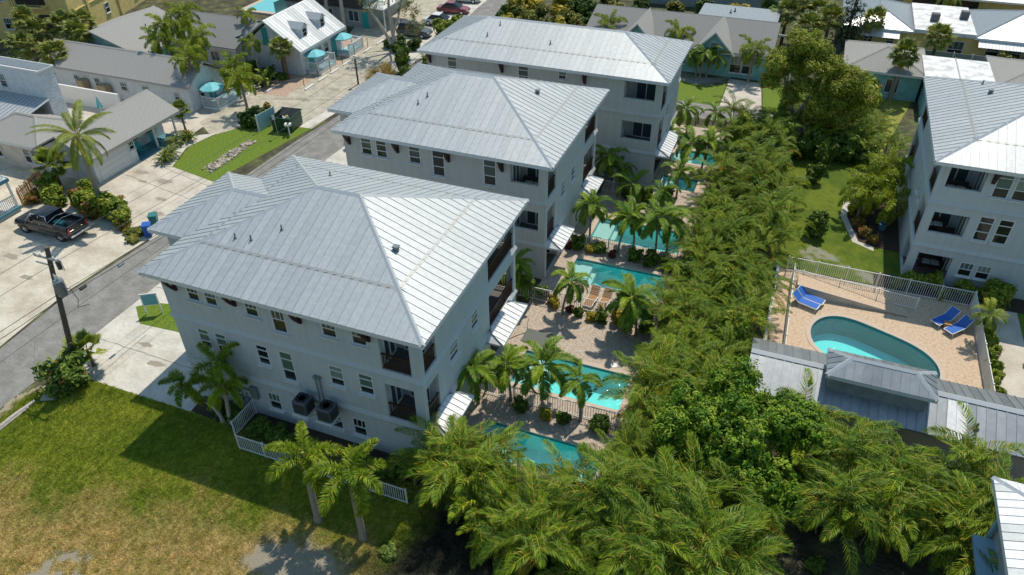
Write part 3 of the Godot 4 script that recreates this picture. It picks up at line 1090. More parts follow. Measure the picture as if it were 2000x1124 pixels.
	tex_mat("grass_dry", 4.0, [[0.1, 0.15, 0.17, 0.02], [0.5, 0.25, 0.25, 0.04], [0.9, 0.36, 0.31, 0.10]], 0.95, 68, 0.02, 0.8)
	var bl := mat("blade", 1, 1, 1, 0.8)
	bl.vertex_color_use_as_albedo = true
	mat("cane", 0.17, 0.18, 0.06, 0.8)
	mat("twig", 0.11, 0.085, 0.06, 0.9)
	mat("dirty_white", 0.60, 0.60, 0.58, 0.7)
	tints()


func _ready() -> void:
	rng.seed = 41
	var cam := Camera3D.new()
	cam.name = "camera"
	cam.position = Vector3(0, 32, 0)
	cam.basis = Basis(Vector3.UP, 0.376876) * Basis(Vector3.RIGHT, -0.648435) * Basis(Vector3.BACK, -0.0114934)
	cam.fov = 42.12
	cam.near = 0.5
	cam.far = 1500.0
	add_child(cam)
	cam.current = true
	var env := Environment.new()
	env.background_mode = Environment.BG_SKY
	var sky := Sky.new()
	var ps := PhysicalSkyMaterial.new()
	ps.energy_multiplier = 3.3
	ps.turbidity = 2.5
	ps.rayleigh_coefficient = 2.6
	ps.rayleigh_color = Color(0.24, 0.40, 0.66)
	ps.ground_color = Color(0.3, 0.3, 0.26)
	sky.sky_material = ps
	env.sky = sky
	env.tonemap_mode = Environment.TONE_MAPPER_LINEAR
	env.tonemap_exposure = 0.93
	env.sdfgi_enabled = true
	env.ssao_enabled = true
	env.ssil_enabled = true
	var we := WorldEnvironment.new()
	we.name = "world"
	we.environment = env
	add_child(we)
	var sun := DirectionalLight3D.new()
	sun.name = "sun"
	sun.light_energy = 1.38
	sun.light_color = Color(1.0, 0.965, 0.90)
	sun.light_angular_distance = 0.5
	sun.shadow_enabled = true
	sun.basis = Basis.looking_at(Vector3(-0.055, -1.0, 0.51).normalized(), Vector3.FORWARD)
	add_child(sun)
	materials()
	ground()
	pools()
	houses()
	west()
	north()
	east()
	objects()
	planting()
	tell_apart(cam)


# things that share a label are told apart by their order across the view
func tell_apart(cam: Camera3D) -> void:
	var ranks := ["", "second", "third", "fourth", "fifth", "sixth", "seventh", "eighth", "ninth", "tenth", "eleventh", "twelfth", "thirteenth", "fourteenth", "fifteenth", "sixteenth", "seventeenth", "eighteenth", "nineteenth", "twentieth"]
	var counts := ["", "", "two", "three", "four", "five", "six", "seven", "eight", "nine", "ten", "eleven", "twelve", "thirteen", "fourteen", "fifteen", "sixteen", "seventeen", "eighteen", "nineteen", "twenty"]
	var by := {}
	for o in get_children():
		if o is Node3D and o.has_meta("label"):
			var l: String = o.get_meta("label")
			if not by.has(l): by[l] = []
			by[l].append(o)
	var inv := cam.transform.affine_inverse()
	for l in by:
		var g: Array = by[l]
		if g.size() < 2 or g.size() > 20: continue
		var across := func(o: Node3D) -> float:
			var p: Vector3 = inv * o.position
			return p.x / -p.z
		g.sort_custom(func(a, b): return across.call(a) < across.call(b))
		for i in g.size():
			var w: String = "leftmost" if i == 0 else "rightmost" if i == g.size() - 1 else ranks[i] + " from left"
			if l.split(" ").size() + w.split(" ").size() <= 13: w += " of the " + counts[g.size()]
			g[i].set_meta("label", l + ", " + w)


# ---------- the ground ----------

func lawn(called: String, x0: float, x1: float, z0: float, z1: float, y: float, st: float, shade: Callable) -> void:
	var b := MB.new()
	var nx := int((x1 - x0) / st)
	var nz := int((z1 - z0) / st)
	var cols := []
	for j in nz + 1:
		var row := PackedColorArray()
		for i in nx + 1: row.append(shade.call(x0 + i * st, z0 + j * st))
		cols.append(row)
	for j in nz:
		for i in nx:
			var a := Vector3(x0 + i * st, y, z0 + j * st)
			var p := [a, a + Vector3(0, 0, st), a + Vector3(st, 0, st), a + Vector3(st, 0, 0)]
			var c := [cols[j][i], cols[j + 1][i], cols[j + 1][i + 1], cols[j][i + 1]]
			if c[0].a < 0.5: continue
			for k in [0, 2, 1, 0, 3, 2]:
				b.v.append(p[k]); b.n.append(Vector3.UP); b.c.append(Color(c[k].r, c[k].g, c[k].b))
	struct(called, b, mats.grass_tint)


# short blades over the front lawn, each tuft in the colour of the turf it grows from
func tufts(shade: Callable) -> void:
	var b := MB.new()
	var r := RandomNumberGenerator.new()
	r.seed = 12
	for i in 9:
		var a := r.randf() * TAU
		var p := Vector3(r.randf_range(-0.06, 0.06), 0, r.randf_range(-0.06, 0.06))
		var w := Vector3(cos(a), 0, sin(a)) * 0.012
		var t := Vector3(r.randf_range(-0.06, 0.06), r.randf_range(0.04, 0.09), r.randf_range(-0.06, 0.06))
		var k := r.randf_range(0.7, 1.35)
		b.col = Color(k, k, k)
		b.tri(p - w, p + w, p + t)
	var mm := MultiMesh.new()
	mm.transform_format = MultiMesh.TRANSFORM_3D
	mm.use_colors = true
	mm.mesh = b.mesh()
	var at := []
	var cols := []
	for i in 70000:
		var x := r.randf_range(-39.5, -8.0)
		var z := r.randf_range(-21.4, -9.0)
		if z > -9.7 - (x + 30.0) * 0.42 + 0.5: continue
		var c: Color = shade.call(x, z)
		if c.a < 0.5 or c.b > 0.2: continue
		var k := r.randf_range(0.9, 2.1)
		at.append(Transform3D(Basis(Vector3.UP, r.randf() * TAU).scaled(Vector3.ONE * r.randf_range(0.6, 1.5)), Vector3(x, 0.018, z)))
		cols.append(Color(c.r * k, c.g * k, c.b * k))
	mm.instance_count = at.size()
	for i in at.size():
		mm.set_instance_transform(i, at[i])
		mm.set_instance_color(i, cols[i])
	var o := MultiMeshInstance3D.new()
	o.name = "grass_tufts"
	o.multimesh = mm
	o.material_override = mats.blade
	add_child(o)
	o.set_meta("kind", "stuff")
	tag(o, "short green and straw coloured grass tufts over the front lawn", "grass")


func kidney() -> PackedVector2Array:
	var c := Curve2D.new()
	var k := pv([4.33, -41.4, 4.7, -43.0, 5.5, -43.95, 6.6, -44.12, 7.7, -43.72, 8.7, -43.2, 9.7, -42.95, 10.8, -42.55, 11.8, -41.7, 12.25, -40.5, 12.1, -39.3, 11.2, -38.4, 9.7, -38.15, 8.0, -38.7, 6.5, -39.15, 5.0, -39.8])
	var m := k.size()
	for i in m + 1:
		var p := k[i % m]
		var t := (k[(i + 1) % m] - k[(i + m - 1) % m]) * 0.17
		c.add_point(p, -t, t)
	var out := PackedVector2Array()
	for i in 72: out.append(c.sample_baked(c.get_baked_length() * i / 72.0))
	for pass_no in 3:
		var s := out.duplicate()
		for i in 72:
			var t := Vector2()
			for j in range(-3, 4): t += s[(i + j + 72) % 72] / 7.0
			out[i] = t
	var mid := Vector2()
	for p in out: mid += p / 72.0
	for i in 72: out[i] = mid + (out[i] - mid) * 1.03
	return out


func rect(a: Array) -> PackedVector2Array:
	return pv([a[0], a[2], a[1], a[2], a[1], a[3], a[0], a[3]])


const PLUNGE := [[-12.3, -5.4, -27.0, -24.6], [-12.25, -5.45, -33.4, -30.35], [-12.3, -5.45, -44.35, -41.4], [-12.2, -5.4, -50.5, -47.4], [-9.1, -5.9, -59.3, -57.1], [-8.9, -4.95, -64.7, -62.2]]


func csg_poly(parent: Node, pts: PackedVector2Array, y0: float, y1: float, cut: bool) -> void:
	var g := CSGPolygon3D.new()
	g.name = "outline"
	var q := PackedVector2Array()
	for p in pts: q.append(Vector2(p.x, -p.y))
	if Geometry2D.is_polygon_clockwise(q): q.reverse()
	g.polygon = q
	g.mode = CSGPolygon3D.MODE_DEPTH
	g.depth = y1 - y0
	g.operation = CSGShape3D.OPERATION_SUBTRACTION if cut else CSGShape3D.OPERATION_UNION
	parent.add_child(g, true)
	# drawn in x, y and pushed back along -z: lay it down so that it rises from y0 to y1
	g.transform = Transform3D(Basis(Vector3(1, 0, 0), Vector3(0, 0, -1), Vector3(0, 1, 0)), Vector3(0, y1, 0))


func ground() -> void:
	var kd := kidney()
	var g := CSGCombiner3D.new()
	g.name = "ground"
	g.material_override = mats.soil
	add_child(g)
	g.set_meta("kind", "structure")
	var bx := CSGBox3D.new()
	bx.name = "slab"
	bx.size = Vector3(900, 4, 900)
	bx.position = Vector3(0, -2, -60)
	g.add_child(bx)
	for p in PLUNGE: csg_poly(g, rect([p[0] - 0.05, p[1] + 0.05, p[2] - 0.05, p[3] + 0.05]), -1.9, 1.0, true)
	csg_poly(g, kd, -1.9, 1.0, true)
	for dk in [["pool_yard_pavement", pv([-13.85, -24.2, -5.1, -24.2, -4.9, -55.0, -4.6, -70.0, -13.85, -70.0]), "paver", true], ["pool_deck_pavement", pv([1.85, -48.3, 14.5, -48.3, 14.55, -36.2, 1.85, -36.2]), "paver_peach", false]]:
		var d := CSGCombiner3D.new()
		d.name = dk[0]
		d.material_override = mats[dk[2]]
		add_child(d)
		d.set_meta("kind", "structure")
		csg_poly(d, dk[1], -0.2, 0.03, false)
		if dk[3]:
			for p in PLUNGE: csg_poly(d, rect([p[0] - 0.05, p[1] + 0.05, p[2] - 0.05, p[3] + 0.05]), -1.0, 1.0, true)
		else: csg_poly(d, kd, -1.0, 1.0, true)
	for s in [
		["sand_lot", "sand", 0.004, [-110, -42.5, -44.0, -42.5, -44.4, -36, -45.0, -28, -44.3, -21, -43.5, 10, -110, 10]],
		["verge", "shell", 0.008, [-46.0, -44.6, -43.4, -60, -42.0, -80, -43.8, -110, -47.5, -110, -45.0, -80, -44.6, -60, -46.6, -44.8]],
		["parking_lot", "gravel", 0.005, [-55.2, -54.0, -52.2, -52.0, -43.6, -56.6, -42.4, -80, -43.8, -112, -64.0, -112, -53.8, -79.0]],
		["west_yard", "concrete", 0.003, [-85, -64, -55, -64, -54, -52, -52.5, -46, -54.8, -40, -85, -40]],
		["brick_path", "brick_path", 0.009, [-54.6, -62.0, -50.8, -62.5, -50.3, -79.5, -54.8, -80.5]],
		["road", "asphalt", 0.013, [-43.6, 20, -44.1, -21, -44.7, -28, -44.1, -36, -43.5, -53.5, -42.3, -64, -42.0, -80, -43.6, -98, -45, -140, -40.5, -140, -39.2, -100, -38.4, -70, -38.5, -54, -39.5, -38, -39.5, 20]],
		["driveway", "concrete", 0.009, [-55.2, -40.2, -54.8, -47.3, -53.5, -45.3, -51.0, -45.7, -45.9, -44.5, -44.0, -44.4, -44.1, -35.0, -46.2, -35.4, -50.8, -39.7]],
		["driveway", "shell", 0.010, [-39.7, -21.5, -39.6, -38.0, -28.5, -38.0, -28.5, -21.43, -36, -21.43, -38.6, -20.8]],
		["driveway", "shell", 0.011, [-39.4, -38.0, -38.5, -54.0, -38.45, -70.0, -28.0, -70.0, -28.0, -38.0]],
		["back_road", "asphalt", 0.009, [-39.0, -71.8, 6.0, -72.4, 6.0, -76.3, -39.0, -75.3]],
		["driveway", "concrete", 0.006, [-6.65, -75.7, -2.4, -75.9, -3.3, -83.6, -6.7, -83.8]],
		["walkway", "concrete", 0.006, [15.0, -49.0, 17.3, -49.0, 17.3, -34.0, 15.0, -34.0]],
		["mulch_bed", "mulch", 0.024, [-25.0, -22.9, -25.15, -20.9, -24.35, -20.2, -13.6, -20.3, -13.6, -22.9]],
		["mulch_bed", "mulch", 0.030, [-28.9, -22.9, -28.8, -21.5, -25.4, -21.2, -25.2, -22.9]],
		["mulch_bed", "mulch", 0.024, [8.3, -50.2, 8.3, -48.5, 18, -48.5, 18, -50.4]],
		["gravel_bed", "shell", 0.020, [6.0, -60.0, 5.8, -57.5, 6.8, -53.8, 8.3, -53.0, 8.3, -54, 7.0, -57.5, 7.0, -60]],
		["mulch_bed", "mulch", 0.024, [6.6, -61.0, 6.3, -57.5, 7.2, -54.0, 8.3, -53.6, 10.2, -53.4, 10.2, -61.0]],
		["gravel_bed", "shell", 0.016, [-13.4, -84.4, -12.9, -82.2, -10.6, -80.9, -8.2, -80.8, -6.7, -82.6, -6.7, -84.4]],
		["gravel_bed", "shell", 0.026, [-52.3, -45.0, -54.6, -47.3, -54.0, -51.0, -51.8, -52.5, -52.5, -49.0, -51.1, -45.4]],
		["lawn", "grass", 0.018, [-51.1, -45.4, -45.7, -44.4, -43.6, -56.6, -48.6, -56.3, -50.4, -54.4, -51.8, -52.2, -52.4, -49.4]],
		["lawn", "grass", 0.016, [-13.6, -80.9, -11.3, -75.9, -6.75, -75.75, -6.75, -84.2, -13.6, -84.2]],
		["lawn", "grass", 0.016, [-2.3, -75.9, 3.0, -76.0, 3.0, -84.0, -3.1, -83.6]],
		["lawn", "grass", 0.022, [-39.1, -28.1, -37.5, -26.75, -33.9, -27.0, -31.2, -27.0, -31.2, -29.2, -36.3, -29.3, -38.3, -28.9]],
		["lawn", "grass", 0.012, [17.3, -49.0, 40, -49.0, 40, -36, 17.3, -36]],
		["yard", "grass_dry", 0.010, [4.0, -66, 8, -66, 12, -84, 4, -84]],
	]:
		var b := MB.new()
		b.poly(pv(s[3]), s[2])
		struct(s[0], b, mats[s[1]])
	var f := FastNoiseLite.new()
	f.seed = 8
	f.frequency = 0.16
	f.fractal_octaves = 4
	var f3 := FastNoiseLite.new()
	f3.seed = 77
	f3.frequency = 2.6
	f3.fractal_octaves = 2
	var f2 := FastNoiseLite.new()
	f2.seed = 19
	f2.frequency = 0.9
	f2.fractal_octaves = 3
	var front := func(x: float, z: float) -> Color:
		var n := f.get_noise_2d(x, z)
		var m := f2.get_noise_2d(x, z)
		var edge := -39.2 + 1.6 * smoothstep(-18.5, -21.5, z) + 0.35 * m + 0.4 * n
		if x < edge - 0.35: return Color(0, 0, 0, 0)
		var zb := -16.9 + maxf(0.0, -23.0 - x) * 0.27 - maxf(0.0, x + 20.0) * 0.12
		var h := f3.get_noise_2d(x, z)
		var dry := smoothstep(-0.35, 0.62, (z - zb) * 0.36 + n * 0.85 + m * 0.45 + h * 0.45)
		var c := Color(0.155, 0.215, 0.010).lerp(Color(0.285, 0.31, 0.026), clampf(0.5 + n * 0.9 + m * 0.4 + h * 0.5, 0, 1))
		c = c.lerp(Color(0.52, 0.39, 0.16).lerp(Color(0.36, 0.30, 0.08), clampf(0.5 + m * 1.2 + h, 0, 1)), dry)
		var bare := smoothstep(0.30, 0.42, n * 0.8 + m * 0.45 + (z + 12.4) * 0.10 - 0.05)
		bare = maxf(bare, smoothstep(0.0, 0.5, 0.9 - Vector2((x + 16.8) / 3.4, (z + 15.1) / 1.9).length() + n * 0.6 + m * 0.3))
		c = c.lerp(Color(0.37, 0.33, 0.265), bare * 0.9)
		c = c.lerp(Color(0.46, 0.39, 0.27), smoothstep(edge + 0.5, edge - 0.1, x))
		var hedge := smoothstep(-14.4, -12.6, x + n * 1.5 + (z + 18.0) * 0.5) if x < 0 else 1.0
		c = c.lerp(Color(0.016, 0.02, 0.009).lerp(Color(0.06, 0.055, 0.03), clampf(0.3 + m * 1.3, 0, 1)), hedge * smoothstep(-15.3, -16.6, z - maxf(0.0, x + 14.0) * 0.05 + n))  # dark hedge soil, its colour deepened further for the shade lying there
		return c
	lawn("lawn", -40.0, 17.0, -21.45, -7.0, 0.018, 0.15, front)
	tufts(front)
	lawn("lawn", 1.2, 10.3, -68.5, -48.4, 0.014, 0.18, func(x: float, z: float) -> Color:
		var n := f.get_noise_2d(x * 1.4, z * 1.4)
		var m := f2.get_noise_2d(x, z)
		var c := Color(0.085, 0.155, 0.006).lerp(Color(0.185, 0.235, 0.014), clampf(0.5 + n * 0.9 + m * 0.6 + f3.get_noise_2d(x, z) * 0.5, 0, 1))
		c = c.lerp(Color(0.40, 0.38, 0.32), smoothstep(0.22, 0.42, n + m * 0.3 - 0.16 * absf(z + 49.6) + 0.18) * 0.8)
		return c)
	var sr := RandomNumberGenerator.new()
	sr.seed = 21
	for e in [[-53.0, -43.6, 0.5], [-51.6, -42.3, 0.35], [-49.8, -43.0, 0.6], [-47.9, -40.4, 0.4], [-46.6, -38.4, 0.5], [-52.6, -29.6, 0.5], [-49.2, -28.0, 0.4], [-35.6, -25.2, 0.35], [-33.6, -24.0, 0.45], [-48.5, -62.5, 0.6], [-46.8, -66.0, 0.5], [-51.2, -58.6, 0.6], [-47.2, -70.4, 0.5]]:
		var sp := PackedVector2Array()
		for i in 14:
			var a := TAU * i / 14
			var q: float = e[2] * sr.randf_range(0.55, 1.1)
			sp.append(Vector2(e[0] + cos(a) * q * 1.7, e[1] + sin(a) * q * 0.7))
		var b := MB.new()
		b.poly(sp, 0.0145)
		struct("driveway_stain", b, mats.stain)
	var cr := RandomNumberGenerator.new()
	cr.seed = 3
	for l in [[-55.0, -42.9, -44.2, -41.0], [-54.5, -45.6, -44.1, -43.3], [-51.2, -40.0, -50.4, -45.6], [-47.2, -36.0, -46.4, -44.5], [-39.3, -24.6, -29.5, -24.4], [-36.2, -21.6, -36.3, -26.0], [-39.4, -30.4, -29.5, -30.2], [-44.3, -64.0, -54.2, -60.5], [-42.3, -30.0, -40.2, -33.5], [-42.8, -23.0, -40.0, -20.6], [-41.6, -40.0, -39.6, -44.2], [-43.6, -49.0, -41.5, -50.5]]:
		var b := MB.new()
		var p := Vector3(l[0], 0.0165, l[1])
		var q := Vector3(l[2], 0.0165, l[3])
		var last := p
		var m := int(p.distance_to(q) / 0.5)
		for i in m:
			var nx := p.lerp(q, (i + 1.0) / m) + Vector3(cr.randf_range(-0.06, 0.06), 0, cr.randf_range(-0.06, 0.06))
			b.box((last + nx) / 2, Vector3(cr.randf_range(0.02, 0.045), 0.004, last.distance_to(nx) + 0.02), Basis(Vector3.UP, atan2(nx.x - last.x, nx.z - last.z)))
			last = nx
		struct("pavement_crack", b, mat("crack", 0.17, 0.155, 0.13, 0.95))
	for l in [[-43.03, -20.0, -42.9, -27.0, 0.05], [-42.9, -27.0, -42.5, -36.0, 0.05], [-42.5, -36.0, -41.6, -54.0, 0.05]]:
		var b := MB.new()
		var p := Vector3(l[0], 0.015, l[1])
		var q := Vector3(l[2], 0.015, l[3])
		b.box((p + q) / 2, Vector3(l[4], 0.006, p.distance_to(q)), Basis(Vector3.UP, atan2(q.x - p.x, q.z - p.z)))
		struct("road_joint", b, mat("tar", 0.09, 0.085, 0.08, 0.9))


func pools() -> void:
	var names := ["turquoise plunge pool half hidden by the foremost palm hedge", "glittering plunge pool behind the four palms beside the nearest house", "plunge pool with four tan chairs along its near side", "long plunge pool crossed by thin palm trunks beside the middle house", "small plunge pool under a leafy palm beside the far house", "farthest small plunge pool between palms near the back road"]
	for i in PLUNGE.size():
		var p: Array = PLUNGE[i]
		var o := thing("swimming_pool", names[i], "swimming pool", Vector3((p[0] + p[1]) / 2, 0, (p[2] + p[3]) / 2), 0.0, "rectangular plunge pools")
		var hx: float = (p[1] - p[0]) / 2
		var hz: float = (p[3] - p[2]) / 2
		var b := MB.new()
		b.quad(Vector3(-hx, -1.4, hz), Vector3(hx, -1.4, hz), Vector3(hx, -1.4, -hz), Vector3(-hx, -1.4, -hz))
		b.quad(Vector3(-hx, -1.4, -hz), Vector3(hx, -1.4, -hz), Vector3(hx, 0.0, -hz), Vector3(-hx, 0.0, -hz))
		b.quad(Vector3(hx, -1.4, hz), Vector3(-hx, -1.4, hz), Vector3(-hx, 0.0, hz), Vector3(hx, 0.0, hz))
		b.quad(Vector3(hx, -1.4, -hz), Vector3(hx, -1.4, hz), Vector3(hx, 0.0, hz), Vector3(hx, 0.0, -hz))
		b.quad(Vector3(-hx, -1.4, hz), Vector3(-hx, -1.4, -hz), Vector3(-hx, 0.0, -hz), Vector3(-hx, 0.0, hz))
		part("basin", b, mats.basin, o)
		var s := MB.new()
		s.ext(-hx + 0.01, -hx + 1.3, -1.39, -0.35, -hz + 0.01, hz - 0.01)
		s.ext(-hx + 1.3, -hx + 1.65, -1.39, -0.75, -hz + 0.01, hz - 0.01)
		part("step", s, mats.shelf, o)
		var w := MB.new()
		w.poly(rect([-hx + 0.005, hx - 0.005, -hz + 0.005, hz - 0.005]), -0.1)
		part("water", w, mats.water, o)
		var c := MB.new()
		c.ext(-hx - 0.3, hx + 0.3, 0.0, 0.055, -hz - 0.3, -hz)
		c.ext(-hx - 0.3, hx + 0.3, 0.0, 0.055, hz, hz + 0.3)
		c.ext(-hx - 0.3, -hx, 0.0, 0.055, -hz, hz)
		c.ext(hx, hx + 0.3, 0.0, 0.055, -hz, hz)
		part("coping", c, mats.coping, o)
		var t := MB.new()
		for e in [[-hx, hx, -hz, -hz + 0.012], [-hx, hx, hz - 0.012, hz]]: t.ext(e[0] + 0.003, e[1] - 0.003, -0.17, -0.01, e[2] + 0.002, e[3] - 0.002)
		for e in [[-hx, -hx + 0.012], [hx - 0.012, hx]]: t.ext(e[0] + 0.002, e[1] - 0.002, -0.17, -0.01, -hz + 0.014, hz - 0.014)
		part("tile_band", t, mats.tile, o)
	var k := kidney()
	var o := thing("swimming_pool", "kidney shaped swimming pool between the blue loungers and grey roof", "swimming pool")
	var b := MB.new()
	b.poly(k, -1.5)
	var m := k.size()
	var ctr := Vector2()
	for p in k: ctr += p / m
	var c := MB.new()
	for i in m:
		var p := k[i]
		var q := k[(i + 1) % m]
		b.quad(Vector3(p.x, -1.5, p.y), Vector3(p.x, 0.02, p.y), Vector3(q.x, 0.02, q.y), Vector3(q.x, -1.5, q.y))
		var a := p + (p - k[(i + m - 1) % m]).orthogonal().normalized() * 0.0
		var np := (k[(i + 1) % m] - k[(i + m - 1) % m]).orthogonal().normalized()
		var nq := (k[(i + 2) % m] - p).orthogonal().normalized()
		if np.dot(p - ctr) < 0 and i == 0: pass
		var sg := 1.0 if np.dot(p + np * 0.01 - p) > 0 else -1.0
		if Geometry2D.is_point_in_polygon(p + np * 0.1, k): sg = -1.0
		var po := p + np * 0.28 * sg
		var qo := q + nq * 0.28 * sg
		c.quad(Vector3(p.x, 0.06, p.y), Vector3(q.x, 0.06, q.y), Vector3(qo.x, 0.06, qo.y), Vector3(po.x, 0.06, po.y))
		c.quad(Vector3(po.x, 0.0, po.y), Vector3(po.x, 0.06, po.y), Vector3(qo.x, 0.06, qo.y), Vector3(qo.x, 0.0, qo.y))
		c.quad(Vector3(p.x, -0.05, p.y), Vector3(p.x, 0.06, p.y), Vector3(q.x, 0.06, q.y), Vector3(q.x, -0.05, q.y))
	part("basin", b, mats.basin, o)
	part("coping", c, mats.coping, o)
	var tl := MB.new()
	for i in m:
		var p := ctr + (k[i] - ctr) * 0.996
		var q := ctr + (k[(i + 1) % m] - ctr) * 0.996
		tl.quad(Vector3(p.x, -0.18, p.y), Vector3(p.x, 0.0, p.y), Vector3(q.x, 0.0, q.y), Vector3(q.x, -0.18, q.y))
	part("tile_band", tl, mats.tile, o)
	var w := MB.new()
	w.poly(k, -0.12)
	part("water", w, mats.water, o)


# ---------- the four tall houses ----------

func cut(root: Node3D, x0: float, x1: float, y0: float, y1: float, z0: float, z1: float) -> void:
	var c := CSGBox3D.new()
	c.name = "opening"
	c.operation = CSGShape3D.OPERATION_SUBTRACTION
	c.size = Vector3(absf(x1 - x0), y1 - y0, absf(z1 - z0))
	c.position = Vector3((x0 + x1) / 2, (y0 + y1) / 2, (z0 + z1) / 2)
	root.add_child(c, true)


# an open corner balcony; ix, iz point inwards from the wall corner (cx, cz)
func corner(o: Node3D, w: Node3D, cx: float, cz: float, ix: float, iz: float, y0: float, h: float, wx: float, wz: float, sill: float, side := true) -> void:
	cut(w, cx + ix * 0.2, cx + ix * wx, y0, y0 + h, cz + iz * 0.2, cz + iz * wz)
	cut(w, cx - ix * 0.3, cx + ix * 0.3, y0 + 0.02, y0 + h - 0.1, cz + iz * 0.35, cz + iz * (wz - 0.1))
	var fz := "S" if iz < 0 else "N"
	var fx := "E" if ix < 0 else "W"
	var f := MB.new()
	f.ext(cx + ix * 0.2, cx + ix * wx, y0 - 0.01, y0 + 0.03, cz + iz * 0.2, cz + iz * wz)
	part("balcony_floor", f, mats.deck_grey, o)
	if side:
		cut(w, cx + ix * 0.55, cx + ix * (wx - 0.05), y0 + sill + 0.02, y0 + h - 0.1, cz - iz * 0.3, cz + iz * 0.3)
		if sill < 0.1: baluster_rail(o, Vector3(cx + ix * 0.56, y0, cz + iz * 0.1), Vector3(cx + ix * (wx - 0.06), y0, cz + iz * 0.1), 1.0, 0.16, mats.brown)
	if y0 > 1.0: baluster_rail(o, Vector3(cx + ix * 0.1, y0, cz + iz * 0.36), Vector3(cx + ix * 0.1, y0, cz + iz * (wz - 0.11)), 1.0, 0.16, mats.brown)
	window(o, fx, Vector3(cx + ix * wx, y0 + 1.08, cz + iz * (wz * 0.55)), wz * 0.62, 2.06, "slide")
	window(o, fz, Vector3(cx + ix * wx * 0.55, y0 + 1.08, cz + iz * wz), wx * 0.55, 2.06, "slide")


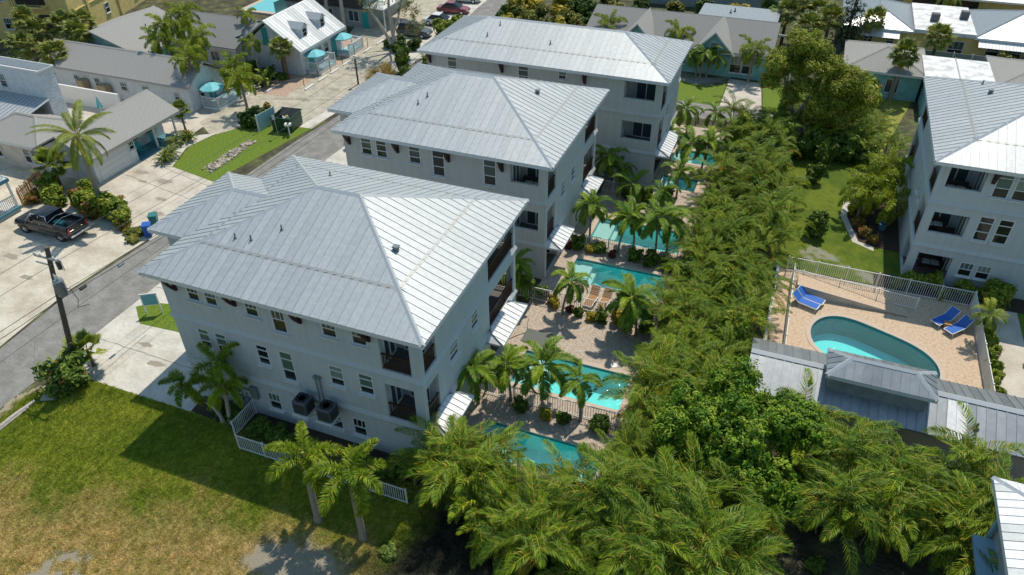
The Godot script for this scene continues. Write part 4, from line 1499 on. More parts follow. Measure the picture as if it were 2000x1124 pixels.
func coastal_house(label: String, r: Array, joint: float, south: Array, east: Array, west_w: Array, brackets: Array, vents: Array, wing: Array, paint: String, corners: Callable) -> void:
	var x0: float = r[0]
	var x1: float = r[1]
	var z0: float = r[2]
	var z1: float = r[3]
	var yy := 9.4
	var o := thing("three_storey_house", label, "house")
	var w := CSGCombiner3D.new()
	w.name = "wall"
	w.material_override = mats[paint]
	o.add_child(w)
	var wx0 := x0 + 0.62
	var wx1 := x1 - 0.62
	var wz0 := z0 + 0.62
	var wz1 := z1 - 0.64
	var bx := CSGBox3D.new()
	bx.name = "mass"
	bx.size = Vector3(wx1 - wx0, yy - 0.2 + 0.5, wz1 - wz0)
	bx.position = Vector3((wx0 + wx1) / 2, (yy - 0.2 - 0.5) / 2, (wz0 + wz1) / 2)
	w.add_child(bx)
	if wing.size():
		var wb := CSGBox3D.new()
		wb.name = "wing"
		wb.size = Vector3(3.5, yy - 0.2 + 0.5, wing[2] - wing[1] - 1.2)
		wb.position = Vector3(wing[0] + 0.6 + 1.75, (yy - 0.2 - 0.5) / 2, (wing[1] + wing[2]) / 2)
		w.add_child(wb)
	for e in south:
		cut(w, e[0] - e[3] / 2, e[0] + e[3] / 2, e[2], e[1], wz1 - 0.1, wz1 + 0.3)
		window(o, "S", Vector3(e[0], (e[1] + e[2]) / 2, wz1), e[3], e[1] - e[2], e[4], 0.05)
	for e in east:
		cut(w, wx1 - 0.1, wx1 + 0.3, e[2], e[1], e[0] - e[3] / 2, e[0] + e[3] / 2)
		window(o, "E", Vector3(wx1, (e[1] + e[2]) / 2, e[0]), e[3], e[1] - e[2], e[4], 0.05)
	for e in west_w:
		cut(w, wx0 - 0.3, wx0 + 0.1, e[2], e[1], e[0] - e[3] / 2, e[0] + e[3] / 2)
		window(o, "W", Vector3(wx0, (e[1] + e[2]) / 2, e[0]), e[3], e[1] - e[2], e[4], 0.05)
	corners.call(o, w, wx0, wx1, wz0, wz1)
	for lv in [6.18, 2.82]:
		var b := MB.new()
		var k := 0.11
		for e in [[Vector3(wx0, lv, wz1), Vector3(wx1, lv, wz1), Vector3(0, 0, 1)], [Vector3(wx1, lv, wz1), Vector3(wx1, lv, wz0), Vector3(1, 0, 0)], [Vector3(wx0, lv, wz0), Vector3(wx0, lv, wz1), Vector3(-1, 0, 0)]]:
			var t: Vector3 = (e[1] - e[0]).normalized() * k
			var p: Vector3 = e[0]
			var q: Vector3 = e[1]
			var n: Vector3 = e[2] * k
			var up := Vector3(0, 0.26, 0)
			b.quad(p + n - t, q + n + t, q + up, p + up)
			b.quad(p, q, q + n + t, p + n - t)
		part("belt_course", b, mats[paint], o)
	for x in brackets:
		var b := MB.new()
		b.ext(x - 0.11, x + 0.11, 8.2, 9.12, wz1 + 0.003, wz1 + 0.12)
		b.ext(x - 0.11, x + 0.11, 9.02, 9.17, wz1 + 0.12, wz1 + 0.62)
		var pts := []
		for i in 6: pts.append(Vector3(x, 8.3 + 0.78 * (1.0 - cos(i * PI / 10)), wz1 + 0.06 + 0.5 * sin(i * PI / 10) * (0.2 + 0.16 * i)))
		for i in 5: b.box((pts[i] + pts[i + 1]) / 2, Vector3(0.16, 0.14, pts[i].distance_to(pts[i + 1]) + 0.03), Basis.looking_at(pts[i + 1] - pts[i], Vector3.RIGHT.cross(pts[i + 1] - pts[i])))
		part("bracket", b, mats.brown, o)
	var tone := [mats.metal_a, mats.metal_b, mats.metal_c, mats.metal_a, mats.metal_d]
	var roof := hip_roof(o, x0, x1, z0, z1, yy, 0.387, 0.5, joint * 1.072, tone)
	if wing.size():
		var hw: float = (wing[2] - wing[1]) / 2
		var a := Vector3(wing[0], yy, wing[2])
		var d := Vector3(wing[0], yy, wing[1])
		var top := Vector3(wing[0] + hw, yy + hw * 0.387, wing[1] + hw)
		var end := Vector3(x0 + hw + 0.05, yy + hw * 0.387, wing[1] + hw)
		var sa := Vector3(x0 + 0.02, yy, wing[2])
		var sd := Vector3(x0 + 0.02, yy, wing[1])
		var b := MB.new()
		b.quad(a, sa, end, top); b.quad(sd, d, top, end); b.tri(d, a, top)
		var wr := part("wing_roof", b, mats.metal_a, o)
		# panels stop on the valley with the main roof
		seam_face(wr, a, Vector3(x0 + hw, yy, wing[2]), end, top, 0.5, 0.0, tone)
		seam_face(wr, Vector3(x0 + hw, yy, wing[1]), d, top, end, 0.5, 0.0, tone)
		seam_face(wr, d, a, top, top, 0.5, 0.0, tone)
		cap(wr, top, end); cap(wr, a, top); cap(wr, d, top)
		var f := MB.new()
		f.ext(wing[0], x0 - 0.01, yy - 0.22, yy - 0.01, wing[2] - 0.04, wing[2] + 0.001)
		f.ext(wing[0], x0 - 0.01, yy - 0.22, yy - 0.01, wing[1], wing[1] + 0.04)
		f.ext(wing[0] - 0.001, wing[0] + 0.04, yy - 0.22, yy - 0.01, wing[1] + 0.04, wing[2] - 0.04)
		f.ext(wing[0] + 0.05, x0 - 0.01, yy - 0.21, yy - 0.2, wing[1] + 0.05, wing[2] - 0.05)
		part("fascia", f, mats.trim, wr)
	for e in vents:
		var h: float = yy + 0.387 * minf(minf(e[0] - x0, x1 - e[0]), minf(e[1] - z0, z1 - e[1]))
		var b := MB.new()
		if e[2] == 0:
			b.tube(Vector3(e[0], h - 0.1, e[1]), Vector3(e[0], h + 0.33, e[1]), 0.042, 0.042, 8)
			b.lathe(Vector3(e[0], h, e[1]), [Vector2(0.12, -0.03), Vector2(0.08, 0.07), Vector2(0.042, 0.1)], 10)
		else:
			b.rbox(Vector3(e[0], h + 0.1, e[1]), Vector3(0.26, 0.28, 0.26), 0.05)
			b.rbox(Vector3(e[0], h + 0.25, e[1]), Vector3(0.34, 0.08, 0.34), 0.03)
		part("vent_pipe", b, mats.meter, o)


func canopy(label: String, x: float, z0: float, z1: float) -> void:
	var o := thing("metal_canopy", label, "canopy", Vector3(x, 0, (z0 + z1) / 2), 0.0, "small white metal canopies over the patios")
	var d := 1.15
	var hz: float = (z1 - z0) / 2
	var yo := 2.72
	var yi := 3.14
	var n := roundi((z1 - z0) / 0.42)
	for i in n:
		var a := -hz + (z1 - z0) * i / n
		var e := -hz + (z1 - z0) * (i + 1) / n
		var b := MB.new()
		var k := 0.55
		var ya := clampf((hz - absf(a)) / k, 0, 1)
		var ye := clampf((hz - absf(e)) / k, 0, 1)
		b.quad(Vector3(d, yo, e), Vector3(d, yo, a), Vector3(d * (1 - ya), lerpf(yo, yi, ya), a), Vector3(d * (1 - ye), lerpf(yo, yi, ye), e))
		if ye > 0.1: b.box(Vector3(d * (1 - ye * 0.5), lerpf(yo, yi, ye * 0.5) + 0.025, e), Vector3(d * ye, 0.04, 0.03), Basis(Vector3.BACK, -atan2(yi - yo, d)))
		part("roof_panel", b, mats.metal_white, o)
	for s in [-1.0, 1.0]:
		var b := MB.new()
		var p := Vector3(0, yi, s * (hz - 0.55))
		if s > 0: b.tri(Vector3(0, yo, hz), Vector3(d, yo, hz), p)
		else: b.tri(Vector3(d, yo, -hz), Vector3(0, yo, -hz), p)
		part("hip_panel", b, mats.metal_white, o)
		cap(o, Vector3(d, yo, s * hz), p, 0.12)
	var f := MB.new()
	f.ext(d - 0.03, d, yo - 0.14, yo - 0.005, -hz, hz)
	f.ext(0.01, d - 0.03, yo - 0.14, yo - 0.005, hz - 0.03, hz)
	f.ext(0.01, d - 0.03, yo - 0.14, yo - 0.005, -hz, -hz + 0.03)
	f.ext(0.01, d - 0.04, yo - 0.13, yo - 0.11, -hz + 0.04, hz - 0.04)
	part("fascia", f, mats.trim, o)


func houses() -> void:
	coastal_house("nearest three storey white house with silver hip roof beside the street", [-29.72, -13.18, -36.1, -22.17], 2.3,
		[[-27.05, 8.8, 7.75, 0.78, "sash"], [-25.9, 8.8, 7.75, 0.78, "sash"], [-23.35, 8.8, 7.75, 0.82, "sash"], [-21.75, 8.85, 7.15, 0.86, "sash"], [-18.75, 8.8, 7.75, 0.86, "sash"], [-17.05, 8.8, 7.75, 0.86, "sash"],
		[-27.25, 5.75, 4.35, 0.76, "transom"], [-26.1, 5.75, 4.35, 0.76, "transom"], [-23.42, 5.75, 4.35, 0.78, "transom"], [-21.92, 5.75, 3.65, 0.84, "transom"], [-18.85, 5.75, 4.35, 0.86, "transom"], [-17.1, 5.75, 4.35, 0.86, "transom"],
		[-23.5, 2.15, 0.85, 0.84, "grid"], [-21.9, 2.15, 0.85, 0.84, "grid"], [-19.5, 2.15, 0.85, 0.84, "grid"], [-18.0, 2.15, 0.85, 0.84, "grid"]],
		[[-26.35, 6.0, 4.9, 1.05, "transom"], [-29.1, 6.0, 4.9, 0.95, "transom"]], [],
		[-28.15, -24.35, -20.4, -16.5], [[-25.51, -25.2, 0], [-24.57, -25.29, 0], [-23.25, -26.23, 0], [-16.86, -26.82, 1], [-24.07, -32.17, 0]], [-32.19, -32.7, -25.6], "stucco",
		func(o, w, wx0, wx1, wz0, wz1) -> void:
			for y in [3.05, 6.45]:
				corner(o, w, wx1, wz1, -1, -1, y, 2.55, 2.25, 1.75, 0.0)
				corner(o, w, wx1, wz0, -1, 1, y, 2.55, 2.25, 4.4, 0.0)
			corner(o, w, wx1, wz0, -1, 1, 0.05, 2.5, 2.25, 4.4, 0.0)
			corner(o, w, wx1, wz1, -1, -1, 0.05, 2.5, 2.25, 3.2, 0.0, false))
	coastal_house("middle three storey house with silver hip roof and tan shaded wall", [-29.4, -13.07, -53.72, -40.28], 1.85,
		[[-27.1, 8.9, 7.6, 0.86, "transom"], [-25.9, 8.9, 7.6, 0.86, "transom"], [-23.3, 8.9, 7.6, 0.90, "transom"], [-21.5, 8.9, 6.95, 0.92, "transom"], [-17.7, 8.9, 6.95, 0.92, "transom"], [-27.1, 5.7, 4.3, 0.86, "transom"], [-21.5, 5.7, 3.7, 0.9, "transom"], [-17.7, 5.7, 3.7, 0.9, "transom"]],
		[[-44.6, 6.05, 4.95, 0.9, "transom"], [-47.0, 6.05, 4.95, 0.9, "transom"]], [],
		[-28.45, -24.6, -20.7, -16.8], [[-23.81, -44.42, 0], [-24.19, -43.67, 0], [-16.84, -47.94, 1]], [-31.62, -50.76, -43.28], "stucco_grey",
		func(o, w, wx0, wx1, wz0, wz1) -> void:
			for y in [3.05, 6.45]:
				corner(o, w, wx1, wz1, -1, -1, y, 2.55, 2.6, 2.1, 1.05 if y > 5 else 0.9)
				corner(o, w, wx1, wz0, -1, 1, y, 2.55, 2.25, 3.4, 0.0)
			corner(o, w, wx1, wz0, -1, 1, 0.05, 2.5, 2.25, 3.4, 0.0)
			corner(o, w, wx1, wz1, -1, -1, 0.05, 2.5, 2.25, 3.2, 0.0, false))
	coastal_house("farthest of the silver roofed houses, long roof along the back road", [-31.0, -8.96, -66.5, -56.58], 1.7,
		[[-28.0, 9.0, 7.6, 0.9, "transom"], [-21.4, 9.0, 7.6, 0.95, "transom"], [-17.95, 9.0, 8.3, 0.7, "sash"], [-25.0, 5.6, 4.2, 0.9, "transom"], [-19.0, 5.6, 4.2, 0.9, "transom"]],
		[[-60.9, 5.9, 4.8, 0.9, "transom"], [-60.9, 8.8, 7.8, 0.9, "transom"]], [],
		[-30.1, -23.3, -16.0], [[-24.82, -60.65, 0], [-25.45, -59.22, 0], [-19.7, -59.17, 0]], [], "stucco_grey",
		func(o, w, wx0, wx1, wz0, wz1) -> void:
			for y in [3.05, 6.45]: corner(o, w, wx1, wz1, -1, -1, y, 2.55, 3.15, 2.4, 1.0 if y > 5 else 0.85)
			corner(o, w, wx1, wz1, -1, -1, 0.05, 2.5, 2.6, 4.5, 0.0, false))
	coastal_house("white three storey house with open corner balconies behind the kidney pool", [9.5, 26.7, -64.75, -49.6], 2.15,
		[[13.87, 9.15, 7.25, 0.92, "transom"], [14.98, 9.15, 7.25, 0.92, "transom"], [18.4, 9.15, 7.25, 0.92, "transom"], [13.82, 5.8, 3.95, 0.88, "transom"], [14.96, 5.8, 3.95, 0.88, "transom"], [18.4, 5.8, 3.95, 0.88, "transom"], [13.8, 2.12, 1.0, 0.86, "grid"], [14.88, 2.12, 1.0, 0.86, "grid"], [18.2, 2.12, 1.0, 0.86, "grid"]],
		[], [[-53.6, 5.5, 4.4, 0.55, "sash"], [-54.9, 5.5, 4.4, 0.55, "sash"], [-54.0, 8.6, 7.6, 0.6, "sash"]],
		[13.25, 17.0], [[12.84, -60.94, 0], [13.1, -58.97, 1]], [], "stucco",
		func(o, w, wx0, wx1, wz0, wz1) -> void:
			for y in [3.05, 6.45]:
				corner(o, w, wx0, wz1, 1, -1, y, 2.6, 2.75, 2.7, 0.98 if y > 5 else 0.92)
				corner(o, w, wx0, wz0, 1, 1, y, 2.6, 2.25, 3.4, 0.0)
			corner(o, w, wx0, wz1, 1, -1, 0.05, 2.3, 2.75, 2.7, 0.0))
	canopy("white canopy at the near end of the nearest house's pool side", -13.78, -26.1, -22.9)
	canopy("white canopy at the far end of the nearest house's pool side", -13.78, -34.6, -30.4)
	canopy("white canopy above the umbrella plants at the middle house's near corner", -13.68, -44.1, -41.1)
	canopy("short white canopy at the middle house's far corner", -13.68, -51.9, -48.9)
	canopy("white canopy by the far house's pool side corner", -9.57, -62.2, -57.4)


# a low house: gable or hip roof, walls, then openings [face, x, y, z, w, h, kind]
func low_house(called: String, label: String, w: Array, h: float, rise: float, along: String, over: float, wall_m: Material, roof_m: Material, wins: Array, hip := false, doors := []) -> Node3D:
	var o := thing(called, label, "house")
	gable_wall(o, w[0], w[1], w[2], w[3], h, rise * 0.86 if not hip else 0.0, along, wall_m)
	if hip:
		var hw: float = minf(w[1] - w[0], w[3] - w[2]) / 2 + over
		hip_roof(o, w[0] - over, w[1] + over, w[2] - over, w[3] + over, h + 0.16, rise / hw, 0.5, 0.0, [], false, roof_m.resource_name)
	else: gable_roof(o, w[0] - over, w[1] + over, w[2] - over, w[3] + over, h - 0.02 + (0.16 if over > 0.1 else 0.0), rise, along, roof_m)
	for e in wins: window(o, e[0], Vector3(e[1], e[2], e[3]), e[4], e[5], e[6])
	for e in doors:
		var b := MB.new()
		var bs := face_basis(e[0])
		b.box(Vector3(0, 0, 0.02), Vector3(e[4], e[5], 0.06))
		for k in 3: b.box(Vector3(0, e[5] * (-0.3 + 0.3 * k), 0.055), Vector3(e[4] * 0.7, e[5] * 0.2, 0.02))
		var d := part("door", b, e[6], o, Vector3(e[1], e[2], e[3]), bs)
		var k := MB.new()
		k.lathe(Vector3(e[4] * 0.38, -0.05, 0.06), [Vector2(0.03, 0), Vector2(0.03, 0.05), Vector2(0, 0.06)], 8)
		part("handle", k, mats.chrome, d)
	return o


func vents_on(o: Node3D, l: Array) -> void:
	for e in l:
		var b := MB.new()
		b.tube(Vector3(e[0], e[1] - 0.15, e[2]), Vector3(e[0], e[1] + 0.4, e[2]), 0.06, 0.06, 8)
		b.lathe(Vector3(e[0], e[1], e[2]), [Vector2(0.18, 0.0), Vector2(0.08, 0.1)], 10)
		part("vent_pipe", b, mats.dark_metal, o)


# a raised timber deck with a white rail on the given sides
func deck(label: String, x0: float, x1: float, z0: float, z1: float, y: float, sides: Array, m: Material) -> Node3D:
	var o := thing("timber_deck", label, "deck", Vector3(x0, 0, z0))
	var n := int((x1 - x0) / 0.3)
	for i in n:
		var b := MB.new()
		b.ext(i * (x1 - x0) / n, (i + 0.94) * (x1 - x0) / n, y - 0.05, y, 0, z1 - z0)
		part("plank", b, m, o)
	var f := MB.new()
	f.ext(0.02, x1 - x0 - 0.02, 0, y - 0.06, 0.02, z1 - z0 - 0.02)
	part("skirt", f, mats.white, o)
	for s in sides:
		var p := Vector3(s[0] - x0, y, s[1] - z0)
		var q := Vector3(s[2] - x0, y, s[3] - z0)
		baluster_rail(o, p, q, 0.95, 0.17, mats.white, 0.04)
		for k in [p, q]:
			var b := MB.new()
			b.box(k + Vector3(0, 0.53, 0), Vector3(0.1, 1.1, 0.1))
			part("post", b, mats.white, o)
	return o


func chair(label: String, at: Vector3, turn: float, m: Material) -> Node3D:
	var o := thing("garden_chair", label, "chair", at, turn)
	for s in [-1, 1]:
		var b := MB.new()
		b.box(Vector3(s * 0.3, 0.28, 0.05), Vector3(0.05, 0.56, 0.08))
		b.box(Vector3(s * 0.3, 0.58, 0), Vector3(0.12, 0.03, 0.7))
		part("arm", b, m, o)
	for i in 5:
		var b := MB.new()
		b.box(Vector3(-0.22 + i * 0.11, 0.36, -0.02), Vector3(0.1, 0.03, 0.55), Basis(Vector3.RIGHT, -0.18))
		part("seat_slat", b, m, o)
		var c := MB.new()
		c.box(Vector3(-0.22 + i * 0.11, 0.72, -0.38), Vector3(0.1, 0.85, 0.03), Basis(Vector3.RIGHT, -0.35))
		part("back_slat", c, m, o)
	return o


func west() -> void:
	var o := low_house("motel_wing", "long grey shingle motel wing with pale blue gable facing the parking lot", [-76.6, -57.3, -60.9, -55.8], 2.7, 1.75, "x", 0.5, mats.wall_white, mats.shingle,
		[["S", -72.5, 1.5, -55.8, 0.8, 1.0, "grid"], ["S", -69.6, 1.5, -55.8, 0.8, 1.1, "grid"], ["S", -66.0, 1.6, -55.8, 0.9, 0.9, "grid"], ["S", -63.0, 1.6, -55.8, 0.9, 0.9, "grid"], ["S", -59.0, 1.5, -55.8, 0.7, 0.8, "grid"], ["E", -57.3, 1.5, -57.4, 0.8, 1.1, "grid"]], false, [["E", -57.3, 1.05, -59.0, 0.95, 2.1, mats.teal_door]])
	vents_on(o, [[-72.6, 4.3, -58.6], [-64.0, 4.35, -58.5], [-60.2, 3.9, -57.6]])
	var b := MB.new()
	for e in [[-71.2, 0.9, 1.9, "taller"], [-68.3, 1.2, 1.7, "wider"]]:
		b = MB.new()
		b.rbox(Vector3(0, e[2] / 2, 0), Vector3(e[1], e[2], 0.8), 0.05)
		tag(part("utility_cabinet", b, mat("cabinet_tan", 0.36, 0.27, 0.16, 0.8), self, Vector3(e[0], 0, -55.2)), e[3] + " tan utility cabinet against the long motel wing's shaded wall", "cabinet", "cabinets behind the motel wing")
	deck("white railed deck at the motel wing's gable end", -57.2, -54.9, -61.6, -57.0, 0.35, [[-57.1, -57.05, -55.0, -57.05], [-55.0, -57.1, -55.0, -61.5]], mats.rail_teal)
	umbrella("light blue umbrella on the deck by the motel wing's gable", Vector3(-56.2, 0.35, -57.9), 1.3, 2.2)
	# the bungalow
	o = low_house("bungalow", "cream bungalow with grey shingle roof beside the wide concrete driveway", [-60.6, -56.5, -50.6, -40.6], 2.5, 0.0, "z", 0.0, mats.wall_white, mats.shingle, [["E", -56.5, 1.5, -48.8, 1.1, 1.1, "sash"], ["E", -56.5, 1.5, -47.0, 0.8, 1.0, "sash"]])
	o.get_node("roof").free()
	b = MB.new()
	b.ext(-56.5, -54.85, -0.3, 2.5, -45.4, -40.6)
	part("garage_wall", b, mats.wall_white, o)
	for z in [-40.6, -50.6]:
		b = MB.new()
		b.tri(Vector3(-54.85, 2.5, z), Vector3(-57.5, 4.0, z), Vector3(-60.6, 2.5, z))
		part("gable", b, mats.wall_white, o)
	gable_roof(o, -60.9, -54.25, -51.1, -40.1, 2.62, 1.65, "z", mats.shingle)
	window(o, "E", Vector3(-54.85, 1.7, -45.0), 0.6, 0.8, "sash")
	for z in [-47.9, -50.5]:
		b = MB.new()
		b.ext(-54.95, -54.8, 0, 2.5, z - 0.07, z + 0.07)
		part("porch_post", b, mats.white, o)
	b = MB.new()
	b.ext(-54.85, -54.82, 0.05, 2.15, -44.4, -41.0)
	for i in 4: b.ext(-54.82, -54.80, 0.1 + i * 0.52, 0.55 + i * 0.52, -44.3, -41.1)
	part("garage_door", b, mats.trim, o)
	b = MB.new()
	b.ext(-56.5, -54.4, 0.0, 0.12, -50.6, -45.4)
	part("porch_floor", b, mats.deck_blue, o)
	chair("turquoise garden chair on the bungalow's blue porch, nearer the garage", Vector3(-55.3, 0.12, -46.4), PI / 2, mats.teal_door)
	chair("turquoise garden chair on the bungalow's blue porch, nearer the cycads", Vector3(-55.3, 0.12, -48.3), PI / 2, mats.teal_door)
	low_house("bungalow_wing", "cream bungalow wing with paired windows facing the bamboo fence", [-68.0, -60.7, -45.6, -40.6], 2.5, 1.35, "x", 0.45, mats.stucco_warm, mats.shingle, [["S", -66.2, 1.4, -40.6, 0.8, 1.4, "sash"], ["S", -62.6, 1.4, -40.6, 0.8, 1.4, "sash"], ["S", -61.6, 1.4, -40.6, 0.8, 1.4, "sash"]], true)
	# the two-storey siding house
	o = thing("siding_house", "pale blue two storey house with metal porch roof at the picture's left edge", "house")
	b = MB.new()
	b.ext(-80, -65.2, -0.3, 6.6, -48.0, -46.4)
	part("wall", b, mats.wall_white, o)
	for i in 22:
		b = MB.new()
		b.ext(-80, -65.18, 0.28 + i * 0.29, 0.3 + i * 0.29, -46.4, -46.375)
		b.ext(-65.2, -65.175, 0.28 + i * 0.29, 0.3 + i * 0.29, -48.0, -46.4)
		part("siding_board", b, mats.trim, o)
	b = MB.new()
	b.ext(-80.2, -65.0, 6.6, 6.78, -48.1, -46.3)
	part("roof_edge", b, mats.trim, o)
	b = MB.new()
	b.ext(-80.0, -65.1, 6.78, 6.84, -47.9, -46.5)
	part("flat_roof", b, mats.slate_b, o)
	for i in 30:
		b = MB.new()
		var x := -79.8 + i * 0.5
		b.quad(Vector3(x, 3.1, -41.2), Vector3(x + 0.49, 3.1, -41.2), Vector3(x + 0.49, 4.1, -46.36), Vector3(x, 4.1, -46.36))
		b.box(Vector3(x + 0.48, 3.63, -43.8), Vector3(0.03, 0.05, 5.2), Basis(Vector3.RIGHT, 0.19))
		part("porch_panel", b, mats.metal_a, o)
	b = MB.new()
	b.ext(-79.8, -64.82, 2.9, 3.06, -41.3, -41.2)
	b.ext(-64.9, -64.82, 0, 3.0, -41.35, -41.2)
	b.ext(-72.5, -72.4, 0, 3.0, -41.35, -41.2)
	part("porch_frame", b, mats.trim, o)
	window(o, "S", Vector3(-70.3, 5.2, -46.4), 0.9, 1.4, "sash")
	b = MB.new()
	b.ext(-74.5, -64.2, 0, 2.0, -53.3, -53.1)
	tag(part("garden_wall", b, mats.white, self), "white garden wall between the pale blue house and the motel wing", "wall")
	umbrella("folded turquoise umbrella in the walled yard behind the coconut palm", Vector3(-64.6, 0, -51.0), 1.2, 2.7, false)
	# the porch at the left edge
	o = thing("porch", "white porch with teal deck edges left of the black pickup", "porch")
	b = MB.new()
	b.ext(-64, -57.6, 0, 0.45, -34.9, -24)
	part("deck_floor", b, mats.dirty_white, o)
	b = MB.new()
	b.ext(-57.6, -57.45, 0.2, 0.48, -34.95, -24)
	b.ext(-57.6, -57.45, 2.75, 3.02, -34.95, -24)
	b.ext(-64, -57.6, 2.75, 3.02, -35.0, -34.9)
	part("beam", b, mats.deck_blue, o)
	for z in [-34.8, -31.2, -27.6]:
		b = MB.new()
		b.ext(-57.75, -57.6, 0.45, 2.75, z - 0.07, z + 0.07)
		part("post", b, mats.white, o)
	baluster_rail(o, Vector3(-57.68, 0.45, -34.7), Vector3(-57.68, 0.45, -24), 1.0, 0.16, mats.white)
	baluster_rail(o, Vector3(-57.68, 3.02, -34.7), Vector3(-57.68, 3.02, -24), 1.0, 0.16, mats.white)
	b = MB.new()
	b.ext(-64, -57.6, 2.8, 3.0, -34.9, -24)
	part("upper_floor", b, mats.dirty_white, o)
	b = MB.new()
	b.ext(-66, -61.2, -0.3, 6.2, -34.9, -22)
	part("wall", b, mats.wall_white, o)
	o = thing("bamboo_fence", "orange bamboo fence at the end of the shrub row", "fence", Vector3(-58.8, 0, -37.2))
	for i in 22:
		b = MB.new()
		var p := Vector3(-0.3 + i * 0.06, 0, -1.5 + i * 0.16)
		b.tube(p, p + Vector3(rnd(-0.05, 0.05), 1.7 + rnd(-0.15, 0.1), 0), 0.05, 0.045, 6)
		part("slat", b, mats.bamboo, o)
	for y in [0.5, 1.3]:
		b = MB.new()
		b.tube(Vector3(-0.36, y, -1.5), Vector3(0.96, y, 1.9), 0.04, 0.04, 6)
		part("rail", b, mats.bamboo, o)
	# the dormer cottage
	o = thing("cottage", "white metal roofed cottage with two dormers behind the parking lot", "house")
	b = MB.new()
	gable_wall(o, -59.8, -52.3, -76.7, -68.3, 2.75, 2.75, "z", mats.wall_white)
	var tone := [mats.metal_white, mats.metal_white, mats.metal_c]
	b = MB.new()
	var rf := gable_roof(o, -60.4, -51.7, -77.2, -67.7, 2.95, 3.0, "z", mats.metal_white)
	seam_face(rf, Vector3(-51.7, 2.96, -67.7), Vector3(-51.7, 2.96, -77.2), Vector3(-56.05, 5.96, -77.2), Vector3(-56.05, 5.96, -67.7), 0.5, 0.0, tone, 0.03)
	for z in [-70.6, -74.2]:
		b = MB.new()
		b.ext(-55.4, -52.9, 3.2, 4.75, z - 0.6, z + 0.6)
		b.tri(Vector3(-52.9, 4.75, z + 0.6), Vector3(-52.9, 4.75, z - 0.6), Vector3(-52.9, 5.2, z))
		var d := part("dormer", b, mats.wall_white, o)
		b = MB.new()
		b.quad(Vector3(-52.7, 4.68, z + 0.75), Vector3(-52.7, 5.28, z), Vector3(-55.2, 5.28, z), Vector3(-55.2, 4.68, z + 0.75))
		b.quad(Vector3(-52.7, 5.28, z), Vector3(-52.7, 4.68, z - 0.75), Vector3(-55.2, 4.68, z - 0.75), Vector3(-55.2, 5.28, z))
		part("dormer_roof", b, mats.metal_a, d)
		b = MB.new()
		b.ext(-52.895, -52.86, 3.75, 4.65, z - 0.36, z + 0.36)
		part("frame", b, mats.trim, d)
		b = MB.new()
		for i in 2:
			for j in 2: b.ext(-52.865, -52.85, 3.81 + i * 0.42, 4.17 + i * 0.42, z - 0.31 + j * 0.33, z - 0.02 + j * 0.33)
		part("pane", b, mats.glass_dark, d)
	b = MB.new()
	b.box(Vector3(0, 0, 0.03), Vector3(0.75, 2.0, 0.06))
	part("shutter", b, mats.teal_door, o, Vector3(-56.6, 4.0, -68.3))
	b = MB.new()
	b.box(Vector3(0, 0, 0.03), Vector3(0.95, 2.1, 0.06))
	for z in [-70.2, -75.0]: part("door", b, mats.teal_door, o, Vector3(-52.3, 1.15, z), face_basis("E"))
	for z in [-72.0, -73.4]: window(o, "E", Vector3(-52.3, 1.6, z), 0.9, 1.1, "sash")
	b = MB.new()
	b.quad(Vector3(-62.2, 2.9, -68.0), Vector3(-60.0, 3.8, -68.0), Vector3(-60.0, 3.8, -74), Vector3(-62.2, 2.9, -74))
	b.ext(-62.0, -59.9, -0.3, 2.85, -74, -68.4)
	part("lean_to", b, mats.wall_teal, o)
	deck("white railed deck before the cottage's nearer door", -52.2, -50.6, -72.6, -69.0, 0.4, [[-52.1, -69.05, -50.7, -69.05], [-50.7, -69.1, -50.7, -71.4], [-52.1, -72.55, -50.7, -72.55]], mats.rail_teal)
	deck("white railed deck before the cottage's farther door", -52.2, -50.4, -78.6, -75.2, 0.4, [[-50.5, -75.3, -50.5, -78.5], [-52.1, -78.55, -50.5, -78.55]], mats.rail_teal)
	umbrella("light blue umbrella on the cottage's nearer deck", Vector3(-51.5, 0.4, -69.9), 1.25, 2.15)
	umbrella("light blue umbrella on the cottage's farther deck", Vector3(-51.6, 0.4, -75.9), 1.3, 2.2)
	o = low_house("motel_wing", "grey shingle motel wing turned across the back of the long wing", [-80.5, -68.6, -70.5, -61.4], 2.7, 2.0, "z", 0.5, mats.wall_teal, mats.shingle, [])
	vents_on(o, [[-70.5, 3.4, -65.2], [-72.0, 3.9, -66.5]])
	o = low_house("motel_wing", "dark grey roofed motel wing behind the tall queen palms", [-71.0, -60.0, -75.5, -66.8], 2.7, 1.9, "x", 0.5, mats.wall_white, mats.shingle_dark, [["S", -63.0, 1.5, -66.8, 1.2, 1.1, "slide"]], false, [["S", -64.8, 1.05, -66.8, 0.9, 2.1, mats.teal_door], ["S", -61.2, 1.05, -66.8, 0.9, 2.1, mats.teal_door]])
	# the yellow block
	o = thing("apartment_block", "mustard yellow apartment block in the far left corner", "building")
	b = MB.new()
	b.ext(-125, -85.8, -0.3, 13, -112, -68.6)
	part("wall", b, mats.wall_yellow, o)
	for x in [-90.5, -99, -108]:
		for y in [0.9, 4.4, 7.9]:
			b = MB.new()
			b.ext(x - 1.9, x + 1.9, y, y + 2.3, -68.62, -68.55)
			part("balcony_opening", b, mats.black, o)
			b = MB.new()
			b.ext(x - 2.1, x + 2.1, y - 0.2, y, -68.6, -67.5)
			part("balcony_slab", b, mats.wall_yellow, o)
			baluster_rail(o, Vector3(x - 2.0, y, -67.55), Vector3(x + 2.0, y, -67.55), 1.0, 0.3, mats.dark_metal)
	for x in [-94.5, -103.5]:
		for y in [2.0, 5.5, 9.0]: window(o, "S", Vector3(x, y, -68.6), 1.1, 1.4, "sash")
